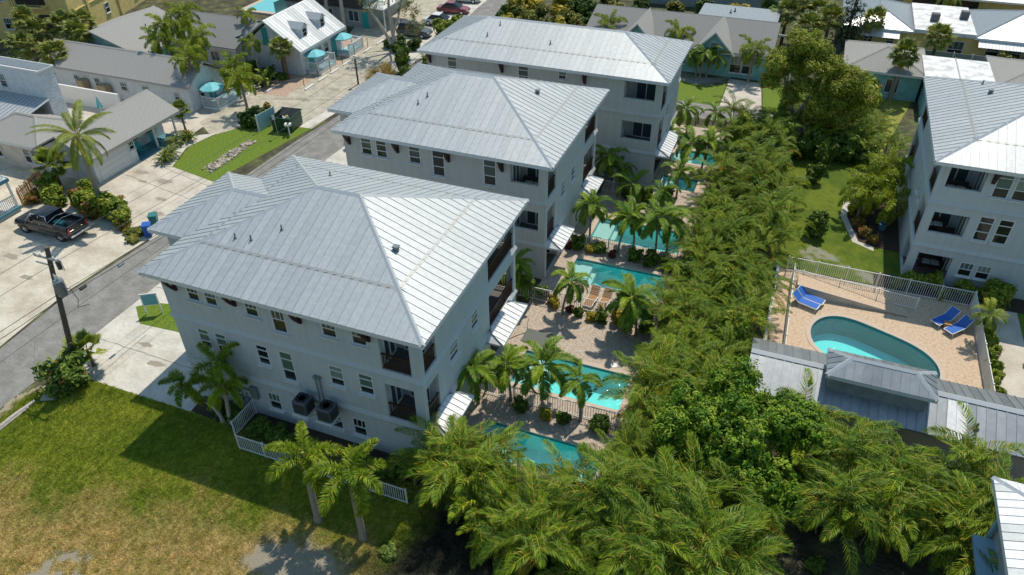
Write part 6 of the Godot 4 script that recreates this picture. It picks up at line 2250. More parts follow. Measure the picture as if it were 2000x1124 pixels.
func objects() -> void:
	pickup()
	utility_pole()
	# sign on the little lawn
	var o := thing("house_sign", "teal board sign on two white posts on the small front lawn", "sign", Vector3(-37.3, 0, -27.95), 0.55)
	var b := MB.new()
	for x in [-0.5, 0.5]:
		b = MB.new()
		b.ext(x - 0.04, x + 0.04, -0.1, 1.75, -0.04, 0.04)
		part("post", b, mats.white, o)
	b = MB.new()
	b.rbox(Vector3(0, 1.25, 0), Vector3(0.92, 0.82, 0.05), 0.015)
	part("board", b, mats.sign_teal, o)
	b = MB.new()
	b.ext(-0.54, 0.54, 1.68, 1.74, -0.03, 0.03)
	b.ext(-0.5, 0.5, 0.78, 0.83, -0.03, 0.03)
	part("rail", b, mats.white, o)
	# timber and stone on the verge
	b = MB.new()
	b.path([Vector3(-38.2, 0.1, -16.2), Vector3(-38.15, 0.12, -17.5), Vector3(-38.02, 0.1, -18.8)], [0.11, 0.12, 0.1], 8)
	b.path([Vector3(-38.0, 0.08, -16.2), Vector3(-37.95, 0.08, -18.3)], [0.07, 0.06], 8)
	tag(part("landscape_log", b, mats.pale_bark, self), "weathered log lying along the lawn's road edge", "log")
	b = MB.new()
	b.rbox(Vector3(0, 0.08, 0), Vector3(0.95, 0.2, 0.5), 0.07, yaw(0.5))
	tag(part("stone_slab", b, mats.rock, self, Vector3(-37.45, 0, -19.35)), "pale stone slab beside the pole's shrub", "stone")
	# bins
	for e in [[-44.75, -35.6, "bin_blue", "blue wheeled bin behind the silver roof's street corner"], [-45.3, -36.9, "bin_teal", "teal wheeled bin by the vine behind the street corner"]]:
		o = thing("wheeled_bin", e[3], "bin", Vector3(e[0], 0, e[1]), 0.6, "wheeled bins by the driveway")
		b = MB.new()
		for i in 4:
			var a := [[-1, -1], [1, -1], [1, 1], [-1, 1]]
			var p := Vector3(a[i][0] * 0.24, 0.05, a[i][1] * 0.28)
			var q := Vector3(a[(i + 1) % 4][0] * 0.24, 0.05, a[(i + 1) % 4][1] * 0.28)
			var s := Vector3(1.25, 0, 1.25)
			b.quad(q, p, p * s + Vector3(0, 1.0, 0), q * s + Vector3(0, 1.0, 0))
		part("bin_body", b, mats[e[2]], o)
		b = MB.new()
		b.rbox(Vector3(0, 1.04, 0), Vector3(0.66, 0.08, 0.76), 0.03)
		part("lid", b, mats[e[2]], o)
		for s in [-1.0, 1.0]:
			b = MB.new()
			b.lathe(Vector3(), [Vector2(0, -0.03), Vector2(0.11, -0.03), Vector2(0.11, 0.03), Vector2(0, 0.03)], 10)
			part("wheel", b, mats.rubber, o, Vector3(s * 0.25, 0.11, -0.3), Basis(Vector3.BACK, PI / 2))
	o = thing("dumpster", "dark green dumpster with open top at the lawn's street corner", "dumpster", Vector3(-45.95, 0, -56.1), 0.12)
	b = MB.new()
	for s in [-1, 1]:
		b.ext(-1.0, 1.0, 0.15, 1.5, s * 1.15 - 0.04, s * 1.15 + 0.04)
		b.ext(s * 1.0 - 0.04, s * 1.0 + 0.04, 0.15, 1.5, -1.1, 1.1)
		for x in [-0.6, 0.0, 0.6]: b.ext(x - 0.05, x + 0.05, 0.2, 1.4, s * 1.15 - 0.1, s * 1.15 + 0.1)
	b.ext(-0.96, 0.96, 0.15, 0.22, -1.1, 1.1)
	part("container", b, mats.green_steel, o)
	b = MB.new()
	b.ext(-1.1, 1.1, 1.44, 1.53, 1.17, 1.27)
	b.ext(-1.1, 1.1, 1.44, 1.53, -1.27, -1.17)
	part("rim_channel", b, mats.green_steel, o)
	b = MB.new()
	b.box(Vector3(0.05, 1.36, -0.62), Vector3(1.9, 0.05, 1.05), Basis(Vector3.RIGHT, 0.5))
	part("lid", b, mats.black, o)
	for i in 6:
		b = MB.new()
		b.rbox(Vector3(), Vector3(rnd(0.3, 0.6), rnd(0.2, 0.4), rnd(0.3, 0.6)), 0.06, Basis(Vector3(rnd(-1, 1), 1, rnd(-1, 1)).normalized(), rnd(0, 3)))
		tag(part("refuse_bag", b, mats.yellow if i == 0 else mats.black if i % 2 else mats.dirty_white, self, Vector3(-45.95 + rnd(-0.5, 0.5), 1.0 + rnd(0, 0.15), -56.1 + rnd(-0.2, 0.8))), "bag or box of refuse lying in the open dumpster", "refuse", "refuse in the green dumpster")
	o = thing("screen_panel", "pale blue green screen panel beside the dumpster", "fence panel", Vector3(-47.9, 0, -55.4), 1.45)
	b = MB.new()
	b.ext(-1.15, 1.15, 0.05, 1.7, -0.03, 0.03)
	part("panel", b, mats.rail_teal, o)
	for x in [-1.2, 1.2]:
		b = MB.new()
		b.ext(x - 0.06, x + 0.06, 0, 1.8, -0.06, 0.06)
		part("post", b, mats.white, o)
	o = thing("mailbox", "pair of white mailboxes on one post before the dumpster", "mailbox", Vector3(-44.75, 0, -54.6), 0.4)
	b = MB.new()
	b.ext(-0.05, 0.05, 0, 1.0, -0.05, 0.05)
	b.ext(-0.3, 0.3, 0.98, 1.03, -0.06, 0.06)
	part("post", b, mats.white, o)
	for x in [-0.2, 0.2]:
		b = MB.new()
		b.rbox(Vector3(x, 1.15, 0), Vector3(0.24, 0.24, 0.5), 0.06)
		part("box", b, mats.white, o)
		b = MB.new()
		b.ext(x + 0.12, x + 0.135, 1.14, 1.3, 0.02, 0.1)
		part("flag", b, mats.red, o)
	o = thing("street_sign", "small white sign on a thin post before the dumpster", "sign", Vector3(-45.55, 0, -53.9))
	b = MB.new()
	b.tube(Vector3(0, -0.1, 0), Vector3(-0.12, 2.0, 0), 0.03, 0.03, 8)
	part("post", b, mats.galv, o)
	b = MB.new()
	b.rbox(Vector3(-0.13, 2.05, 0.04), Vector3(0.34, 0.5, 0.02), 0.008)
	part("plate", b, mats.dirty_white, o)
	# rockery
	o = thing("rockery", "strip of grey rocks crossing the bright green lawn", "rocks", Vector3(-47.6, 0, -48.6))
	for i in 230:
		var t := rnd(0, 1)
		var p := Vector3(lerpf(0.1, 0.2, t) + rnd(-0.62, 0.62) * (1.0 - 0.25 * t), 0.06, lerpf(2.9, -3.6, t))
		b = MB.new()
		var s := rnd(0.13, 0.34)
		b.rbox(Vector3(), Vector3(s, s * 0.6, s * rnd(0.6, 1.0)), s * 0.16)
		part("rock", b, mats.rock if i % 4 else mats.coping, o, p, Basis(Vector3(rnd(-1, 1), 2, rnd(-1, 1)).normalized(), rnd(0, 6)))
	# along the nearest house's shaded wall
	fence("white picket fence round the shaded shrub bed beside the nearest house", [-25.1, -22.75, -25.1, -20.85, -24.3, -20.15, -13.9, -20.2], 1.15, 0.13, mats.white, "fence", "", 0.02, "picket_fence", 1.8, 0.028)
	condenser("dark grey air conditioner on a wall stand, left one at the nearest house", Vector3(-20.85, 2.5, -22.1), mats.ac_grey, 1.0, "air conditioners on the nearest house's wall stands")
	condenser("dark grey air conditioner on a wall stand, right one at the nearest house", Vector3(-19.35, 2.5, -22.1), mats.ac_grey, 1.0, "air conditioners on the nearest house's wall stands")
	condenser("pale air conditioner by the far house wall, beside the pool strip", Vector3(-11.7, 0.05, -56.2), mats.ac_pale, 0.0, "pale air conditioners by the far house")
	condenser("pale air conditioner by the far house wall, half under the palm", Vector3(-13.3, 0.05, -56.2), mats.ac_pale, 0.0, "pale air conditioners by the far house")
	o = thing("conduit", "grey pipes running up the nearest house's wall above the air conditioners", "pipes", Vector3(-20.1, 0, -22.78))
	for x in [-0.12, 0.12]:
		b = MB.new()
		b.path([Vector3(x, 4.55, 0.05), Vector3(x, 3.0, 0.07), Vector3(x + 0.1, 2.8, 0.3)], [0.035, 0.035, 0.035], 6)
		b.rbox(Vector3(x, 4.6, 0.08), Vector3(0.2, 0.2, 0.16), 0.03)
		part("pipe", b, mats.meter, o)
	o = thing("electric_meters", "grey electric meter boxes on the nearest house's shaded wall", "meters", Vector3(-25.6, 0, -22.78))
	for e in [[-0.85, 1.85, 0.32, 0.4], [-0.4, 1.9, 0.42, 0.75], [0.85, 1.85, 0.5, 0.85], [-0.25, 1.1, 0.35, 0.3], [0.2, 1.0, 0.3, 0.4]]:
		b = MB.new()
		b.rbox(Vector3(e[0], e[1], 0.1), Vector3(e[2], e[3], 0.2), 0.03)
		part("meter_box", b, mats.meter, o)
	b = MB.new()
	b.ext(-0.2, 0.6, 1.86, 1.93, 0.03, 0.1)
	for x in [-0.4, -0.1, 0.2]: b.tube(Vector3(x, 1.6, 0.06), Vector3(x, 0.1, 0.06), 0.03, 0.03, 6)
	part("pipe", b, mats.meter, o)
	# pool yards
	fence("white picket fence between the first and second plunge pool yards", [-13.7, -28.95, -11.4, -28.95, -5.2, -29.15], 1.1, 0.15, mats.white, "fence", "", 0.03, "picket_fence", 1.8, 0.028)
	fence("white picket fence before the four tan pool chairs", [-15.4, -38.45, -5.1, -38.55], 1.1, 0.15, mats.white, "fence", "", 0.03, "picket_fence", 1.8, 0.028)
	fence("white picket fence under the palm trunks beside the middle house", [-13.8, -45.9, -5.2, -46.1], 1.1, 0.15, mats.white, "fence", "", 0.03, "picket_fence", 1.8, 0.028)
	fence("white picket fence near the far house's air conditioners", [-14.2, -54.6, -8.6, -54.7, -8.6, -56.9], 1.1, 0.15, mats.white, "fence", "", 0.03, "picket_fence", 1.8, 0.028)
	var px := [-9.75, -8.85, -7.75, -6.85]
	for i in 4: lounger("pool_chair", ["tan pool chair nearest the house in the row of four", "second tan pool chair from the house in the row of four", "third tan pool chair from the house in the row of four", "tan pool chair nearest the palm hedge in the row of four"][i], Vector3(px[i], 0.03, -39.9), -PI / 2 - 0.1, mats.tan_cloth, 0.8, "tan chairs along the third plunge pool")
	lounger("pool_chair", "tan pool chair alone beside the long plunge pool and hedge", Vector3(-6.2, 0.03, -52.3), 2.4, mats.tan_cloth, 0.8, "tan chairs by the long plunge pool")
	lounger("pool_chair", "tan pool chair by the farthest plunge pool's edge", Vector3(-7.2, 0.03, -66.3), 1.5, mats.tan_cloth, 0.7, "tan chairs by the farthest plunge pool")
	b = MB.new()
	b.rbox(Vector3(0, 0.02, 0), Vector3(1.9, 0.04, 1.35), 0.015)
	tag(part("outdoor_mat", b, mat("mat_grey", 0.13, 0.14, 0.125, 0.9), self, Vector3(-12.0, 0.032, -34.75)), "dark rectangular mat on the paving beside the second pool", "mat")
	b = MB.new()
	b.lathe(Vector3(), [Vector2(0.22, 0), Vector2(0.22, 0.04), Vector2(0, 0.05)], 16)
	tag(part("skimmer_lid", b, mats.white, self, Vector3(-6.7, 0.03, -33.95)), "round white skimmer lid on the paving behind the second pool", "lid")
	b = MB.new()
	var pts := []
	var rad := []
	for i in 24:
		var t := i / 23.0
		pts.append(Vector3(-13.2 + 1.3 * sin(t * 4.5) * t + t * 0.4, 0.06, -36.4 + t * 2.8 + 0.5 * sin(t * 7.0)))
		rad.append(0.018)
	b.path(pts, rad, 5)
	tag(part("garden_hose", b, mats.wire, self), "dark garden hose curling past the grey mat", "hose")
	o = thing("patio_table", "dark patio table with cushioned seat in the right hand house's middle balcony", "table", Vector3(12.0, 3.1, -51.7))
	b = MB.new()
	b.rbox(Vector3(0, 0.45, 0), Vector3(1.0, 0.06, 0.6), 0.02)
	for s in [[1, 1], [1, -1], [-1, 1], [-1, -1]]: b.box(Vector3(s[0] * 0.42, 0.22, s[1] * 0.24), Vector3(0.06, 0.44, 0.06))
	part("table_frame", b, mats.wicker, o)
	for e in [["cushioned dark patio sofa in the right hand house's ground floor recess", Vector3(12.0, 0.08, -52.2)], ["cushioned dark patio sofa in the right hand house's top balcony", Vector3(11.6, 6.48, -51.5)], ["cushioned dark patio sofa in the right hand house's middle balcony", Vector3(11.3, 3.1, -52.4)], ["cushioned dark patio sofa behind the middle house's top balcony opening", Vector3(-15.1, 6.48, -42.2)]]:
		o = thing("patio_sofa", e[0], "sofa", e[1])
		b = MB.new()
		b.rbox(Vector3(0, 0.2, 0), Vector3(1.5, 0.34, 0.75), 0.04)
		b.rbox(Vector3(0, 0.5, -0.32), Vector3(1.5, 0.6, 0.14), 0.04)
		for s in [-1, 1]: b.rbox(Vector3(s * 0.69, 0.38, 0), Vector3(0.14, 0.5, 0.7), 0.04)
		part("sofa_frame", b, mats.wicker, o)
		for s in [-0.31, 0.31]:
			b = MB.new()
			b.rbox(Vector3(s, 0.43, 0.04), Vector3(0.58, 0.14, 0.6), 0.05)
			part("cushion", b, mats.cushion, o)
	o = thing("wall_umbrella", "closed dark blue umbrella base at the right hand house's narrow side", "planter", Vector3(8.9, 0, -56.5))
	b = MB.new()
	b.lathe(Vector3(), [Vector2(0.28, 0), Vector2(0.36, 0.5), Vector2(0.4, 0.5), Vector2(0.4, 0.56), Vector2(0.32, 0.56), Vector2(0.3, 0.48), Vector2(0, 0.48)], 18)
	part("pot", b, mats.deck_blue, o)
	o.name = "blue_planter"
	o.set_meta("label", "dark blue planter at the foot of the right hand house's side wall")


func hedge(protos: Array, poly: PackedVector2Array, step: float, zone: String, group: String, sc: float, first: bool) -> void:
	var lo := Vector2(999, 999)
	var hi := Vector2(-999, -999)
	for p in poly:
		lo = lo.min(p)
		hi = hi.max(p)
	var z := lo.y + step * 0.4
	var odd := false
	while z < hi.y:
		var x := lo.x + step * (0.75 if odd else 0.25)
		while x < hi.x:
			var p := Vector2(x + rnd(-0.3, 0.3) * step, z + rnd(-0.3, 0.3) * step)
			x += step
			if not Geometry2D.is_point_in_polygon(p, poly): continue
			dup(protos[rng.randi() % protos.size()], Vector3(p.x, 0, p.y), rnd(0, TAU), hedge_label(zone, p), group, sc * rnd(0.72, 1.24))
		z += step * 0.87
		odd = not odd


func hedge_label(zone: String, p: Vector2) -> String:
	if zone == "strip":
		var side := "pool side of the strip" if p.x < -3.0 else "lawn side of the strip" if p.x > -0.9 else "middle of the strip"
		for e in [[-31.0, "before the round tree"], [-36.0, "beside the second plunge pool"], [-40.4, "beside the row of tan chairs"], [-45.6, "beside the third plunge pool"], [-51.0, "beside the long plunge pool"], [-56.2, "beyond the long plunge pool"], [-61.0, "beside the small plunge pool"], [-66.0, "beside the farthest plunge pool"]]:
			if p.y > e[0]: return "areca clump " + e[1] + ", " + side
		return "areca clump next to the back road, " + side
	if zone == "front":
		var row := "front edge" if p.y > -19.7 else "back row" if p.y < -21.0 else "middle row"
		var spot := "left end by foxtail palms" if p.x < -11.5 else "below nearest plunge pool" if p.x < -5.5 else "centre" if p.x < -1.0 else "right end below round tree"
		return "foreground areca clump, " + spot + ", " + row
	if zone == "right":
		return "areca clump below grey pool house, " + ("beside round tree" if p.x < 6.0 else "under raised lantern" if p.x < 10.2 else "near white corner house") + (", front row" if p.y > -28.4 else ", back row")
	return "palm clump behind the right hand lawn, " + ("under the olive tree" if p.x < 4.5 else "by the teal cottage")


func planting() -> void:
	rng.seed = 97
	# the areca hedges: five clumps built, the rest are copies of them
	var hg := "areca palms of the long hedge strip"
	var protos := []
	var pos := [Vector3(-3.6, 0, -34.2), Vector3(-2.2, 0, -36.1), Vector3(-3.9, 0, -38.0), Vector3(-0.6, 0, -39.5), Vector3(-2.9, 0, -31.8)]
	for i in 5: protos.append(clump("areca_palm", hedge_label("strip", Vector2(pos[i].x, pos[i].z)), "areca", pos[i], rnd(2.1, 3.2), 7, 5, 0.95, 0.84, hg))
	hedge(protos, pv([-4.7, -70, 0.2, -70, 1.0, -60, 1.1, -49, 1.3, -36.5, 0.4, -33, -4.2, -30, -4.6, -37]), 1.85, "strip", hg, 0.95, false)
	hedge(protos, pv([-4.2, -30.6, -2.6, -31, -2.2, -27, -1.2, -24.4, -3.6, -24.3, -4.0, -26]), 1.5, "strip", hg, 1.05, false)
	hedge(protos, pv([-14.3, -23.4, -13.7, -21.4, -11.3, -20.2, -8.5, -18.7, -6.0, -18.0, -2.0, -17.9, 2.4, -20.0, 2.6, -24.6, -3.2, -24.8, -4.6, -22.5, -9.5, -22.5, -13.0, -22.8]), 1.72, "front", "areca palms of the foreground hedge", 1.16, false)
	hedge(protos, pv([3.4, -30.6, 8.0, -29.6, 13.4, -30.0, 13.2, -26.6, 10.5, -25.4, 6.8, -25.3, 4.6, -26.6, 3.4, -28.6]), 1.65, "right", "areca palms below the pool house", 1.14, false)
	hedge(protos, pv([0.6, -76.5, 9.0, -75, 9.3, -67.6, 2.0, -67.2]), 2.0, "thicket", "palms of the thicket behind the lawn", 0.95, false)
	for e in [[-3.6, -66.0, 2.6, 3.4], [-1.6, -63.2, 2.8, 3.6], [-0.4, -66.8, 2.8, 3.8], [-2.8, -60.4, 2.4, 3.2], [0.0, -59.2, 2.5, 3.2], [-1.2, -55.2, 2.4, 3.4], [0.6, -52.2, 2.2, 3.0], [-3.4, -51.6, 2.2, 3.2], [-1.6, -47.4, 2.4, 3.4], [0.7, -44.0, 2.0, 2.8], [-3.9, -43.0, 2.0, 3.0], [-1.0, -41.2, 2.2, 3.4], [-0.2, -36.8, 2.2, 3.4]]:
		bush("hedge_shrub", "broad leaved shrub growing among the palms of the long hedge", "shrub", Vector3(e[0], 0, e[1]), Vector3(e[2], e[3], e[2]), LIME if int(e[2] * 10) % 4 else GREEN, "hedgel" if int(e[2] * 10) % 4 else "hedgeg", "shrubs among the long hedge's palms", 0.13, Color(0, 0, 0, 0), 230)
	# palms with a trunk
	var foretop := "foxtail palm with bright plumed leaves standing "
	palm("foxtail_palm", foretop + "before the white fence, left of the foreground pair", "foxtail", Vector3(-17.63, 0, -17.7), 4.15, 11, -0.95, 1.3, 0.98, Vector3(0, 0, -0.15), "", 0.19, 0.15, "palm_bark", 0.9)
	palm("foxtail_palm", foretop + "nearest the hedge, right of the foreground pair", "foxtail", Vector3(-15.0, 0, -17.62), 4.1, 12, -0.95, 1.3, 1.04, Vector3(-0.1, 0, -0.1), "", 0.19, 0.15, "palm_bark", 0.9)
	palm("foxtail_palm", "tallest of three shaded palms leaning by the nearest house's wall", "foxtail", Vector3(-26.2, 0, -21.9), 3.9, 8, -0.8, 1.3, 0.82, Vector3(0.25, 0, 0.0), "", 0.12, 0.09, "pale_bark", 0.7)
	palm("foxtail_palm", "lowest of three shaded palms, leaning towards the driveway", "foxtail", Vector3(-26.5, 0, -21.5), 2.6, 8, -0.7, 1.2, 0.8, Vector3(-1.2, 0, 0.5), "", 0.12, 0.09, "pale_bark", 0.6)
	palm("foxtail_palm", "middle one of three shaded palms, beside the electric meters", "foxtail", Vector3(-26.0, 0, -21.6), 2.9, 8, -0.7, 1.2, 0.8, Vector3(0.75, 0, 0.3), "", 0.12, 0.09, "pale_bark", 0.6)
	palm("coconut_palm", "tall coconut palm rising from the shrub row beside the bungalow", "coconut", Vector3(-50.75, 0, -37.1), 7.0, 20, -0.75, 1.25, 0.92, Vector3(0.35, 0, 0.1), "", 0.24, 0.13)
	palm("fan_palm", "short fan palm before the bungalow's cream wing", "fanpalm", Vector3(-57.3, 0, -38.8), 2.3, 20, -0.6, 1.3, 1.15, Vector3.ZERO, "", 0.16, 0.13, "rough_bark")
	palm("fan_palm", "small fan palm at the bungalow's far porch corner", "fanpalm", Vector3(-55.2, 0, -52.0), 2.1, 16, -0.6, 1.3, 0.75, Vector3.ZERO, "", 0.1, 0.08, "rough_bark")
	palm("fan_palm", "fan palm behind the leaning utility pole's foot", "fanpalm", Vector3(-37.2, 0, -22.5), 1.3, 11, -0.2, 1.2, 1.0, Vector3.ZERO, "", 0.1, 0.08, "rough_bark")
	var qp := [[-57.6, -57.0, 5.3, "queen palm rising beside the motel wing's gable"], [-64.2, -61.6, 6.6, "leftmost queen palm of the cluster over the motel roofs"], [-62.9, -62.8, 6.1, "queen palm in the middle of the cluster over the motel roofs"], [-60.6, -62.6, 5.6, "rightmost queen palm of the cluster over the motel roofs"], [-63.7, -64.4, 7.0, "highest queen palm of the cluster over the motel roofs"], [-63.9, -59.6, 5.4, "queen palm of the cluster nearest the long motel roof"], [-59.8, -60.6, 4.8, "queen palm between the cluster and the motel gable"], [-51.9, -57.6, 3.7, "leaning queen palm by the parking lot's near corner"], [-55.0, -60.4, 3.6, "low queen palm behind the motel deck's umbrella"]]
	for e in qp: palm("queen_palm", e[3], "queen", Vector3(e[0], 0, e[1]), e[2], 15, -0.85, 1.25, 0.85, Vector3(rnd(-0.3, 0.3), 0, rnd(-0.3, 0.3)), "queen palms around the motel", 0.16, 0.11)
	palm("queen_palm", "thin tall palm before the cottage's left gable", "queen", Vector3(-60.4, 0, -70.4), 5.4, 11, -0.6, 1.1, 0.6, Vector3.ZERO, "", 0.12, 0.08, "pale_bark")
	palm("queen_palm", "slim pale trunked palm left of the cottage's fan palm", "queen", Vector3(-56.9, 0, -66.4), 3.9, 11, -0.7, 1.1, 0.62, Vector3.ZERO, "", 0.1, 0.08, "pale_bark")
	palm("sabal_palm", "fan palm with thick rough trunk before the dormer cottage", "sabal", Vector3(-53.6, 0, -66.9), 3.5, 26, -0.9, 1.3, 0.82, Vector3(0.0, 0, 0), "", 0.34, 0.28, "rough_bark")
	for e in [[-80.6, -59.4, 4.7], [-78.6, -61.3, 5.1], [-75.8, -60.3, 4.7], [-75.6, -56.6, 3.6], [-79.4, -55.9, 4.4], [-78.2, -63.4, 4.8], [-84.0, -60.8, 5.1]]:
		palm("sabal_palm", "sabal palm of the grove between yellow block and motel", "sabal", Vector3(e[0], 0, e[1]), e[2], 24, -0.9, 1.3, 1.05, Vector3.ZERO, "sabal palms before the yellow block", 0.22, 0.18, "rough_bark")
	palm("tall_palm", "bare pale trunk of a palm cut by the top edge, left of two", "queen", Vector3(-58.6, 0, -83.8), 11, 12, -0.8, 1.2, 0.9, Vector3.ZERO, "", 0.24, 0.19, "pale_bark")
	palm("tall_palm", "bare pale trunk of a palm cut by the top edge, right of two", "queen", Vector3(-55.6, 0, -82.7), 11, 12, -0.8, 1.2, 0.9, Vector3.ZERO, "", 0.24, 0.19, "pale_bark")
	for e in [[-21.6, -86.5, 3.7, "bright queen palm at the teal house's left end"], [-13.2, -85.4, 4.0, "queen palm standing between the teal house's two gables"], [-4.7, -83.5, 3.7, "queen palm before the teal house's large window"], [-19.2, -86.2, 2.6, "low bright palm under the teal house's left gable"]]:
		palm("queen_palm", e[3], "queen", Vector3(e[0], 0, e[1]), e[2], 14, -0.85, 1.2, 0.85, Vector3.ZERO, "queen palms before the teal house", 0.15, 0.11)
	for e in [[-9.9, -83.0, 2.9, 0.3], [-9.3, -83.4, 2.7, 0.9], [-10.4, -83.3, 2.5, -0.8]]:
		palm("christmas_palm", "curved palm of the trio on the teal house's gravel bed", "adonidia", Vector3(e[0], 0, e[1]), e[2], 12, -0.7, 1.1, 1.0, Vector3(e[3], 0, 0.3), "trio of curved palms on the gravel bed", 0.11, 0.08)
	palm("sabal_palm", "tall fan palm before the teal cottage's hip roof", "sabal", Vector3(9.82, 0, -83.6), 4.9, 34, -1.1, 1.3, 0.98, Vector3(0.1, 0, 0), "", 0.2, 0.17, "palm_bark")
	palm("sabal_palm", "fan palm before the yellow bungalow's white flat roof", "sabal", Vector3(13.9, 0, -93.6), 3.9, 26, -0.9, 1.3, 1.0, Vector3.ZERO, "", 0.22, 0.18, "rough_bark")
	palm("sabal_palm", "fan palm before the yellow bungalow's left awning", "sabal", Vector3(7.0, 0, -97.2), 4.0, 26, -0.9, 1.3, 1.0, Vector3(0.2, 0, 0), "", 0.2, 0.17, "palm_bark")
	palm("queen_palm", "coconut like palm before the dark carports at the top edge", "coconut", Vector3(16.0, 0, -111.0), 4.4, 14, -0.9, 1.1, 0.8, Vector3.ZERO, "", 0.15, 0.11)
	for e in [[-2.4, -95.6, 4.3], [1.0, -97.0, 4.4], [0.2, -91.0, 4.2], [2.4, -93.6, 4.6], [-0.8, -98.5, 5.0]]:
		palm("sabal_palm", "sabal palm of the dark group beyond the big tree", "sabal", Vector3(e[0], 0, e[1]), e[2], 24, -0.9, 1.3, 1.15, Vector3.ZERO, "sabal palms beyond the big tree", 0.2, 0.17, "rough_bark")
	# deck palms
	var ap := [[-13.3, -28.0, 3.2, "palm at the nearest house's corner, touching its pool side wall"], [-11.6, -28.9, 3.0, "palm between the house corner and the second plunge pool"], [-9.7, -29.1, 3.2, "thin palm before the second pool's shallow end"], [-7.3, -28.8, 3.3, "broad palm before the middle of the second pool"], [-11.25, -37.6, 2.9, "palm shading the paving behind the grey mat"], [-6.1, -37.2, 3.4, "palm before the last of the four tan chairs"], [-7.0, -37.5, 2.5, "shorter palm left of the one by the tan chairs"], [-12.1, -46.9, 3.1, "thin palm before the middle house's short canopy"], [-9.6, -46.0, 3.3, "palm with twin shadowed trunks before the long pool"], [-8.7, -47.2, 3.0, "palm just behind the fence before the long pool"], [-6.9, -46.5, 3.4, "tall palm before the long pool's deep end"], [-6.2, -47.3, 3.1, "palm between the long pool and the hedge"], [-7.1, -55.5, 2.8, "palm hiding the small plunge pool's near edge"], [-7.5, -60.6, 2.9, "palm between the two farthest plunge pools"], [-9.4, -63.4, 2.4, "low palm left of the farthest plunge pool"], [-6.0, -61.3, 2.7, "palm on the hedge side of the farthest plunge pool"], [-14.7, -38.6, 2.9, "palm in the passage between nearest and middle houses"], [-13.1, -55.4, 3.2, "dark palm in the passage between middle and far houses"], [-12.0, -55.6, 2.2, "low dark palm beside the pale air conditioners"], [-6.4, -67.6, 2.8, "palm behind the farthest plunge pool, hedge side"], [-8.6, -67.9, 2.6, "palm behind the farthest plunge pool, house side"], [-10.4, -52.9, 1.9, "low palm behind the long pool's shallow end"], [-8.4, -52.8, 2.0, "low palm behind the middle of the long pool"], [-15.1, -37.6, 1.6, "low palm in the shadow between nearest and middle houses"]]
	for e in ap:
		var y0: float = e[2]
		palm("christmas_palm", e[3], "adonidia", Vector3(e[0], 0.03, e[1]), y0 * 0.86, rng.randi_range(11, 17), rnd(-0.9, -0.5), rnd(1.1, 1.35), rnd(0.88, 1.18), Vector3(rnd(-0.5, 0.5), 0, rnd(-0.4, 0.4)), "palms of the plunge pool yards", 0.09, 0.065, "palm_bark", 0.35)
	for e in [[8.6, -60.6, 3.6, "yellow green palm nearest the right hand house's far corner"], [7.7, -58.8, 3.2, "yellow green palm in the middle of the lawn's gravel bed"], [7.0, -57.2, 2.8, "yellow green palm at the lawn edge of the gravel bed"], [8.9, -57.0, 2.4, "low drooping palm against the right hand house's side wall"]]:
		palm("queen_palm", e[3], "queen", Vector3(e[0], 0, e[1]), e[2], 13, -0.9, 1.2, 0.92, Vector3.ZERO, "palms by the right hand house", 0.13, 0.1)
	palm("robellini_palm", "small feathery palm outside the deck's far fence corner", "date", Vector3(15.35, 0, -44.6), 2.3, 22, -0.6, 1.2, 1.0, Vector3(-0.9, 0, 0.3), "", 0.09, 0.08, "rough_bark")
	# trees
	tree("ficus_tree", "big dense dark green tree between the hedge and the grey roof", Vector3(0.9, 0, -28.0), [[[Vector3(0, -0.3, 0), Vector3(0.1, 1.6, 0), Vector3(0.3, 3.4, 0.1)], [0.42, 0.34, 0.2]], [[Vector3(0, 1.2, 0), Vector3(-1.4, 2.6, 0.5), Vector3(-2.4, 4.0, 0.6)], [0.22, 0.16, 0.07]], [[Vector3(0, 1.4, 0), Vector3(1.5, 2.8, -0.5), Vector3(2.5, 4.0, -0.6)], [0.22, 0.16, 0.07]]],
		domes([[Vector3(0, 4.0, 0), Vector3(2.7, 1.9, 2.3)], [Vector3(-2.6, 3.5, 0.7), Vector3(1.8, 1.5, 1.7)], [Vector3(2.5, 3.5, -0.6), Vector3(1.7, 1.5, 1.7)], [Vector3(0.6, 3.0, 2.1), Vector3(1.9, 1.5, 1.5)], [Vector3(0.5, 3.7, -2.2), Vector3(1.9, 1.4, 1.4)], [Vector3(1.8, 2.2, 1.9), Vector3(1.8, 1.4, 1.6)], [Vector3(-1.7, 2.1, 2.0), Vector3(1.5, 1.2, 1.3)]], 8, 0.85, 4), 2600, 24, 0.19, [Color(0.055, 0.135, 0.010), Color(0.09, 0.185, 0.014), Color(0.135, 0.235, 0.02), Color(0.19, 0.28, 0.03)], 0.22)
